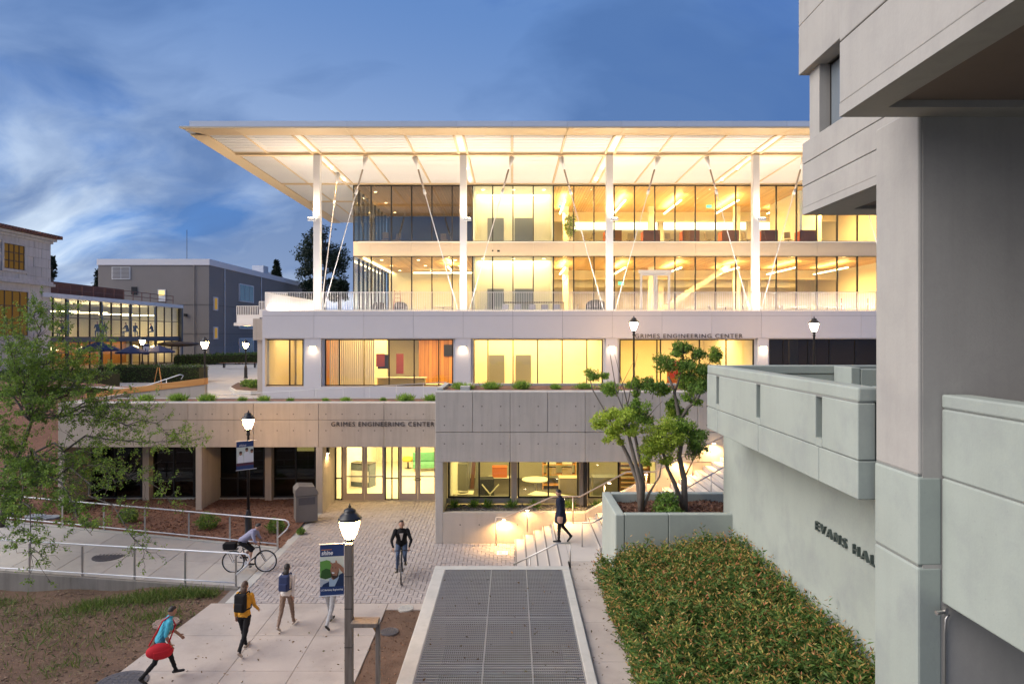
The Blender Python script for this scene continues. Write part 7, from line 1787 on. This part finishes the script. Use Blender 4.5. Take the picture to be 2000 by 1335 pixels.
# ------------------------------------------------------------------ furniture and small things
M_ply = surf('pale_wood', (.50, .40, .26), .5, var=.08); M_tan = surf('tan_seat', (.42, .34, .22), .7); M_char = surf('charcoal_fabric', (.03, .03, .033), .9); M_greenc = surf('green_felt', (.10, .30, .16), .8); M_bluebin = surf('blue_grey_bin', (.10, .13, .16), .5); M_card = surf('cardboard', (.36, .25, .14), .9); M_offw = surf('off_white_laminate', (.66, .62, .50), .5)
def desk(t, w, d, h, mat, leg=M_steel):
    MB().box(-w / 2, w / 2, -d / 2, d / 2, h - .035, h).build('table_top', mat, t, bev=.005, local=True)
    for x in (-w / 2 + .05, w / 2 - .05):
        for y in (-d / 2 + .05, d / 2 - .05): MB().box(x - .02, x + .02, y - .02, y + .02, 0, h - .036).build('leg', leg, t, local=True)
def chair_parts(t, mat, leg, wire=False):
    MB().box(-.22, .22, -.21, .21, .43, .465).build('seat', mat, t, bev=.012, local=True)
    b = MB(); b.hexa([(-.21, -.22, .50), (.21, -.22, .50), (.21, -.19, .50), (-.21, -.19, .50)], [(-.20, -.30, .84), (.20, -.30, .84), (.20, -.27, .84), (-.20, -.27, .84)]); b.build('backrest', mat, t, bev=.01, local=True)
    for x in (-.19, .19):
        MB().tube([(x, .18, .43), (x * 1.1, .21, 0)], .013, 6).build('leg', leg, t, local=True); MB().tube([(x, -.27, .80), (x, -.19, .45), (x * 1.1, -.23, 0)], .013, 6).build('leg', leg, t, local=True)
GR = 'chairs on the terrace'
ch0 = thing('terrace_chair', 'metal terrace chair at the left end of the long dining table', 'chair', (PX(956, 40.5), 40.5, TZ), R(-90), GR); chair_parts(ch0, M_steel, M_dark)
t = thing('dining_table', 'long dark dining table on the terrace before the elevator lobby', 'table', (PX(1043, 40.6), 40.6, TZ)); desk(t, 3.6, .9, .98, M_dark, M_dark)
for k, x_ in enumerate((985, 1010, 1040, 1065, 1090)): dup(ch0, (PX(x_, 39.9), 39.85, TZ), R(180 + k * 7 - 14), f'{ORD[k]} metal chair from the left along the near side of the long dining table')
dup(ch0, (PX(1120, 40.5), 40.5, TZ), R(70), 'metal terrace chair at the right end of the long dining table')
# lounge tubs
def tub(label, x_, D_, w=.85, h=1.05):
    t = thing('lounge_chair', label, 'lounge chair', (PX(x_, D_), D_, TZ), 0, 'dark lounge chairs'); m_ = MB(); n = 14
    for (z0_, z1_, ri, ro) in ((.25, h, w * .42, w * .5),):
        vs = []
        for i in range(n + 1):
            a = math.pi * (1.0 + i / n); rim = h * (1 - .28 * abs(1 - 2 * i / n) ** 2.2)
            for (r, z) in ((ro, .22), (ro, rim), (ri, rim), (ri, .40)): vs.append((r * math.cos(a), r * math.sin(a), z))
        fs = []
        for i in range(n):
            for j in range(4): fs.append((i * 4 + j, (i + 1) * 4 + j, (i + 1) * 4 + (j + 1) % 4, i * 4 + (j + 1) % 4))
        m_.add(vs, fs + [(0, 1, 2, 3), (n * 4 + 3, n * 4 + 2, n * 4 + 1, n * 4)])
    m_.build('shell', M_char, t, smooth=True, local=True); MB().lathe([(w * .40, .30), (w * .42, .42), (w * .40, .44)], n=18).build('seat', M_char, t, smooth=True, local=True); MB().lathe([(.25, 0), (.06, .05), (.05, .30)], n=12).build('pedestal', M_dark, t, local=True)
tub('dark rounded lounge chair before the elevator core, right of the dining table', 1163, 41, 1.15, 1.12); tub('dark lounge chair at the far left of the terrace', 742, 42); tub('second dark lounge chair on the left part of the terrace', 783, 42)
for k, (x_, D_, w, lab) in enumerate(((866, 42, 1.3, 'small pale terrace table left of the second column'), (1262, 42, .01, ''), (1417, 41.5, .9, 'small pale terrace table left of the fourth column'), (1560, 41.5, .9, 'small pale terrace table right of the fourth column'), (1615, 41.5, .9, 'small pale terrace table nearest the hall column'))):
    if not lab: continue
    t = thing('terrace_table', lab, 'table', (PX(x_, D_), D_, TZ), 0, 'small terrace tables'); MB().lathe([(.02, 0), (.24, .0), (.24, .02), (.03, .04), (.03, .70), (.1, .72)], n=16).build('pedestal', M_dark, t, local=True); MB().lathe([(w / 2, .72), (w / 2, .75)], n=24).build('table_top', M_offw, t, local=True)
for k, (x_, D_, rz, lab) in enumerate(((838, 42, -80, 'metal terrace chair left of the small table by the second column'), (892, 42, 80, 'metal terrace chair close to the second column'), (1393, 41.5, -80, 'metal terrace chair left of the fourth column table'), (1441, 41.5, 80, 'metal terrace chair touching the fourth column'), (1532, 41.5, -70, 'metal terrace chair first right of the fourth column'), (1582, 41.5, 100, 'metal terrace chair between the two right-hand terrace tables'), (1640, 41.5, 80, 'metal terrace chair at the right end of the terrace'))): dup(ch0, (PX(x_, D_), D_, TZ), R(rz), lab)
for k, (x_, lab) in enumerate(((1644, 'red barrier post at the right of the terrace'), (1695, 'red barrier post furthest right beside the hall column'))):
    t = thing('barrier_post', lab, 'post', (PX(x_, 39), 39, TZ)); MB().lathe([(.14, 0), (.13, .04), (.04, .07), (.035, 1.05), (.05, 1.08), (.02, 1.12)], n=12).build('post', surf('red_post', (.45, .03, .025), .5) if 'red_post' not in MATS else MATS['red_post'], t, smooth=True, local=True); MB().lathe([(.037, .75), (.037, .85)], n=12).build('band', M_whitep, t, local=True)
t = thing('step_ladder', 'pinkish step ladder inside the second-floor corner room', 'ladder', (PX(776, 50), 50, TZ)); m_ = MB()
M_lad = surf('ladder_pink', (.45, .16, .10), .6)
for x in (-.28, .28): MB().bar((x, -.35, 0), (x * .7, 0, 2.3), .05, .03).build('rail', M_lad, t, local=True); MB().bar((x, .45, 0), (x * .7, .03, 2.25), .04, .03).build('rail', M_lad, t, local=True)
for k in range(7): MB().box(-.27 + k * .012, .27 - k * .012, -.32 + k * .045, -.22 + k * .045, .28 + k * .29, .31 + k * .29).build('rung', M_lad, t, local=True)
# carrels and task chairs on the top floor
FZ3 = L3B - .12
cz_ = ['leftmost', 'second', 'third', 'fourth', 'fifth', 'sixth']
ca = None
for k, x_ in enumerate((1198, 1273, 1350, 1427, 1503, 1579)):
    lab = f'{cz_[k]} brown felt study carrel from the left on the top floor' if k else 'leftmost brown felt study carrel on the top floor'
    if ca is None:
        ca = thing('study_carrel', lab, 'carrel', (PX(x_, 47.4), 47.4, FZ3), 0, 'study carrels'); MB().box(-.58, .58, -.03, .03, .1, 1.12).build('screen', M_brown, ca, bev=.01, local=True); MB().box(-.60, -.55, .03, .9, .1, 1.05).build('side_screen', M_orange, ca, local=True); MB().box(-.55, .58, .04, .75, .70, .74).build('desk_top', M_ply, ca, local=True)
        for x in (-.5, .5): MB().box(x - .02, x + .02, .6, .64, 0, .70).build('leg', M_steel, ca, local=True)
    else: dup(ca, (PX(x_, 47.4), 47.4, FZ3), None, lab)
tc_ = None
for k, x_ in enumerate((1152, 1230, 1308, 1385, 1460, 1540)):
    lab = f'{cz_[k]} swivel chair from the left between the top-floor carrels' if k else 'leftmost swivel chair beside the top-floor carrels'
    if tc_ is None:
        tc_ = thing('swivel_chair', lab, 'chair', (PX(x_, 47.6), 47.6, FZ3), R(120), 'top-floor swivel chairs'); MB().box(-.23, .23, -.22, .22, .44, .50).build('seat', M_tan, tc_, bev=.02, local=True); MB().hexa([(-.22, -.25, .55), (.22, -.25, .55), (.22, -.21, .55), (-.22, -.21, .55)], [(-.2, -.33, .98), (.2, -.33, .98), (.2, -.29, .98), (-.2, -.29, .98)]).build('backrest', M_tan, tc_, bev=.02, local=True); MB().lathe([(.03, .1), (.03, .44)], n=10).build('stem', M_dark, tc_, local=True)
        for q in range(5): a = q * 1.2566; MB().bar((0, 0, .10), (.28 * math.cos(a), .28 * math.sin(a), .05), .04, .03).build('leg', M_dark, tc_, local=True)
    else: dup(tc_, (PX(x_, 47.6), 47.6, FZ3), R(120 + k * 40), lab)
for k, (x_, rz) in enumerate(((752, 20), (775, 160), (868, 200))):
    lab = ('leftmost', 'second', 'rightmost')[k] + ' dark chair in the unlit top-floor meeting room'; dup(tc_, (PX(x_, 47.8), 47.8, FZ3), R(rz), lab)
pt = thing('indoor_plant', 'tall leafy indoor plant on the top floor right of the elevator lobby', 'plant', (PX(1113, 48), 48, FZ3)); MB().lathe([(.16, 0), (.22, .4), (.2, .42)], n=14).build('pot', M_dark, pt, local=True); MB().tube([(0, 0, .4), (.05, 0, 1.2), (0, .05, 1.9)], [.03, .025, .015], 6).build('stem', M_bark2, pt, local=True); leaf_obj('foliage', blob_pts((PX(1113, 48), 48, FZ3 + 1.5), (.45, .45, .75), 500, .4), .22, ML_dark, pt, wr=.25)
# lobby behind the glass doors
t = thing('recycling_station', 'blue-grey recycling station in the lobby behind the left glass doors', 'bin', (PX(709, 33.6), 33.6, zp(30.7)), R(-20)); MB().box(-.55, .55, -.3, .3, 0, 1.1).build('body', M_bluebin, t, bev=.02, local=True); MB().box(-.56, .56, -.31, .31, 1.105, 1.16).build('lid', M_black, t, bev=.01, local=True)
for x in (-.3, 0, .3): MB().lathe([(.09, 1.161), (.09, 1.17)], (x, 0, 0), 14).build('opening', M_dark, t, local=True)
MB().box(-.5, .5, -.306, -.301, .25, .8).build('sign_panel', M_whitep, t, local=True)
t = thing('sofa', 'green sofa at the back of the lobby behind the right-hand doors', 'sofa', (PX(842, 37.5), 37.5, zp(30.7)), R(8)); MB().box(-1.0, 1.0, -.4, .4, .18, .45).build('seat', M_greenc, t, bev=.04, local=True); MB().box(-1.0, 1.0, .25, .42, .46, .95).build('backrest', M_greenc, t, bev=.04, local=True)
for x in (-.9, .9): MB().box(x - .03, x + .03, -.3, -.24, 0, .18).build('leg', M_ply, t, local=True)
t = thing('stool', 'yellow round stool on a dark base in the lobby', 'stool', (PX(797, 38), 38, zp(30.7))); MB().lathe([(.3, .42), (.34, .5), (.3, .62), (.1, .66)], n=18).build('seat', surf('yellow_vinyl', (.60, .42, .03), .5), t, smooth=True, local=True); MB().lathe([(.26, 0), (.05, .05), (.04, .42)], n=12).build('base', M_dark, t, local=True)
t = thing('chain_lock', 'dark chain lock looped through the right-hand door handles', 'lock', (xx(815.9), DD - .08, z0 + .95)); MB().tube([V3(.16 * math.cos(a), -.03, -.05 * math.sin(a)) for a in [k * 2 * math.pi / 12 for k in range(13)]], .016, 6, cap=False).build('chain', M_black, t, smooth=True, local=True); MB().box(-.04, .04, -.06, -.02, -.12, -.06).build('padlock', M_steel, t, local=True)
# store room clutter, floor level .5
SFZ = .5
def at(x_, y_, z_=SFZ): p_ = GZ(x_, y_, z_); return p_
def crate(name, label, cat, x_, D_, w, d, h, mat, rz=0, z=SFZ, lid=None):
    t = thing(name, label, cat, (PX(x_, D_), D_, z), rz); MB().box(-w / 2, w / 2, -d / 2, d / 2, 0, h).build('body', mat, t, bev=.015, local=True); MB().box(-w / 2 - .01, w / 2 + .01, -d / 2 - .01, d / 2 + .01, h + .001, h + .04).build('top', lid or mat, t, bev=.008, local=True); return t
t = thing('low_table', 'yellowish low table with a tray just inside the left store window', 'table', (PX(903, 29.0), 29.0, SFZ)); desk(t, .95, .7, .85, M_offw, M_offw); MB().box(-.42, .42, -.28, .28, .25, .28).build('shelf', M_offw, t, local=True)
t2 = thing('tray', 'round dark tray lying on the low table in the store room', 'tray', (PX(905, 29.0), 29.0, SFZ + .851)); MB().lathe([(.20, 0), (.22, .03), (.20, .03), (.19, .012)], n=24).build('dish', M_steel, t2, local=True); MB().lathe([(.215, .03), (.225, .035), (.215, .04)], n=24, cap=False).build('rim', M_dark, t2, local=True)
crate('cabinet', 'tall rounded grey cabinet behind the low table in the store room', 'cabinet', 897, 31.5, .8, .6, 1.6, M_greyd)
crate('waste_bin', 'dark square bin in the middle of the left store window', 'bin', 950, 31.0, .65, .6, 1.0, M_char, R(8))
crate('storage_box', 'orange fronted box on a pale bench in the store room', 'box', 976, 32.5, .7, .5, .45, M_orange, 0, SFZ + .8)
t = thing('bench', 'pale bench carrying the orange box in the store room', 'bench', (PX(976, 32.5), 32.5, SFZ)); desk(t, 1.1, .6, .8, M_offw, M_offw)
t = thing('trolley_frame', 'pale Y-shaped trolley frame in the left store window', 'trolley', (PX(957, 29.2), 29.2, SFZ)); m_ = MB(); m_.tube([V3(0, 0, .05), V3(0, 0, .75)], .035, 8); m_.build('stem', M_offw, t, local=True)
for x in (-.35, .38): MB().tube([V3(0, 0, .72), V3(x, .1, 1.12)], .03, 8).build('arm', M_offw, t, local=True)
MB().box(-.3, .3, -.25, .25, .02, .07).build('base', M_offw, t, local=True)
for k, (x_, D_, w, rz, lab) in enumerate(((975, 28.2, 1.9, 22, 'white board lying low at the right of the left store window'), (1075, 28.4, 1.8, -30, 'long white table sloping across the middle store window'))):
    t = thing('white_table', lab, 'table', (PX(x_, D_), D_, SFZ), R(rz)); desk(t, w, .75, .72 + .15 * k, M_offw, M_offw)
t = thing('leaning_boards', 'dark boards leaning against the store room wall', 'boards', (PX(925, 33.5), 33.5, SFZ))
for k in range(3): MB().bar((-.3 + k * .22, 0, 0), (-.15 + k * .22, .5, 2.4), .18, .03).build('board', M_brown if k % 2 else M_greyd, t, local=True)
t = thing('round_table', 'pale round table tipped up in the middle store window', 'table', (PX(1046, 31), 31, SFZ)); MB().lathe([(.62, .95), (.62, .99)], n=28).build('table_top', M_offw, t, local=True); MB().lathe([(.3, 0), (.05, .06), (.05, .95)], n=14).build('pedestal', M_offw, t, local=True)
crate('cabinet', 'tall grey cupboard at the right of the middle store window', 'cabinet', 1113, 29.6, .95, .6, 1.35, M_tan)
crate('cabinet', 'wide pale counter seen through the right store window', 'cabinet', 1185, 30.5, 1.3, .7, 1.2, M_greyd)
t = thing('shelf_unit', 'open wooden shelf with boxes at the back of the store room', 'shelf', (PX(1092, 33.5), 33.5, SFZ))
for x in (-.8, .8): MB().box(x - .02, x + .02, -.25, .25, 0, 2.3).build('side', M_owood, t, local=True)
for k in range(5): MB().box(-.78, .78, -.25, .25, .2 + k * .5, .23 + k * .5).build('shelf_board', M_owood, t, local=True)
for k in range(6):
    z = SFZ + .235 + (k // 2 + 1) * .5 - .0; x_ = PX(1092, 33.5) + (-.4 if k % 2 else .38)
    b_ = thing('storage_box', f'{"left" if k % 2 else "right"} {("cardboard", "pale", "brown")[k // 2]} box on shelf {("two", "three", "four")[k // 2]} of the store room shelf', 'box', (x_, 33.45, z)); MB().box(-.24, .24, -.2, .2, 0, .26).build('body', (M_card, M_offw, M_card)[k // 2], b_, bev=.006, local=True); MB().box(-.25, .25, -.21, .21, .262, .31).build('lid', (M_card, M_offw, M_brown)[k // 2], b_, bev=.004, local=True)
t = thing('chair_stack', 'pale chair standing near the right store window', 'chair', (PX(1010 + 175, 28.6), 28.6, SFZ), R(150)); chair_parts(t, M_offw, M_steel)
t = thing('slatted_rack', 'brown slatted rack behind the left planter tree stems', 'rack', (PX(1238, 28.0), 28.0, SFZ + .3))
for x in (-.6, .6): MB().box(x - .03, x + .03, -.2, .2, 0, 2.2).build('side', M_owood, t, local=True)
for k in range(10): MB().box(-.57, .57, -.2, .2, .35 + k * .19, .40 + k * .19).build('slat', M_owood, t, local=True)
# ground-floor lobby bits
t = thing('counter', 'pale reception counter inside the first wide ground-floor window', 'counter', (PX(790, 39), 39, 4.62)); MB().box(-1.5, 1.2, -.3, .3, 0, .95).build('front', M_tan, t, bev=.02, local=True); MB().box(-1.55, 1.25, -.36, .36, .952, 1.0).build('top', M_offw, t, bev=.01, local=True)
t = thing('bench', 'pale low bench under the wood wall on the ground floor', 'bench', (PX(845, 41), 41, 4.62)); MB().box(-1.4, 1.4, -.35, .35, .1, .48).build('seat', M_offw, t, bev=.02, local=True); MB().box(-1.3, 1.3, -.25, .25, 0, .1).build('plinth', M_dark, t, local=True)
t = thing('lobby_chair', 'tan lounge chair in the ground-floor lobby left of the tree', 'chair', (PX(1273, 40), 40, 4.62), R(200)); chair_parts(t, M_tan, M_steel)
t = thing('desk_panel', 'red and orange display stand in the lobby behind the tree', 'display', (PX(1318, 40), 40, 4.62)); MB().box(-.45, .45, -.05, .05, .2, 1.9).build('panel', M_orange, t, local=True); MB().box(-.3, .3, -.07, -.051, .9, 1.3).build('plate', surf('red_sign', (.5, .03, .02), .5), t, local=True); MB().box(-.5, .5, -.25, .25, 0, .19).build('base', M_dark, t, local=True)
# umbrellas and table sets before the study hall
um = None
for k, (x_, D_, lab) in enumerate(((193, 52.5, 'leftmost navy patio umbrella before the study hall'), (258, 55.5, 'middle navy patio umbrella before the study hall'), (310, 58, 'right-hand navy patio umbrella near the study hall entrance'))):
    X__ = PX(x_, D_)
    if um is None:
        um = thing('patio_umbrella', lab, 'umbrella', (X__, D_, 5.0), 0, 'navy umbrellas'); MB().tube([(0, 0, 0), (0, 0, 2.5)], .03, 8).build('pole', M_steel, um, local=True); m_ = MB()
        n = 8; vs = [(0, 0, 2.6)] + [(1.5 * math.cos(2 * math.pi * q / n), 1.5 * math.sin(2 * math.pi * q / n), 1.95) for q in range(n)] + [(1.5 * math.cos(2 * math.pi * q / n), 1.5 * math.sin(2 * math.pi * q / n), 1.80) for q in range(n)]
        m_.add(vs, [(0, 1 + q, 1 + (q + 1) % n) for q in range(n)] + [(1 + q, 9 + q, 9 + (q + 1) % n, 1 + (q + 1) % n) for q in range(n)]); m_.build('canopy', M_navy, um, local=True); MB().lathe([(.3, 0), (.28, .06), (.06, .1)], n=14).build('base', M_dark, um, local=True)
    else: dup(um, (X__, D_, 5.0), R(k * 15), lab, scale=.85)
t = thing('easel_sign', 'small wooden A-frame stand before the clipped hedge', 'stand', (PX(308, 46), 46, 4.6))
for x in (-.28, .28): MB().bar((x, 0, 0), (x * .2, .08, 1.25), .05, .04).build('leg', M_owood, t, local=True)
MB().box(-.34, .34, -.03, .02, .12, .2).build('shelf', M_owood, t, local=True)
bn = thing('picnic_bench', 'dark slatted bench by the long hedge at the plaza back', 'bench', (PX(468, 64), 64, 5.0), R(6))
for k in range(4): MB().box(-1.8, 1.8, -.25 + k * .13, -.15 + k * .13, .43, .47).build('slat', M_brown, bn, local=True)
for x in (-1.4, 1.4): MB().box(x - .05, x + .05, -.22, .22, 0, .43).build('leg', M_dark, bn, local=True)
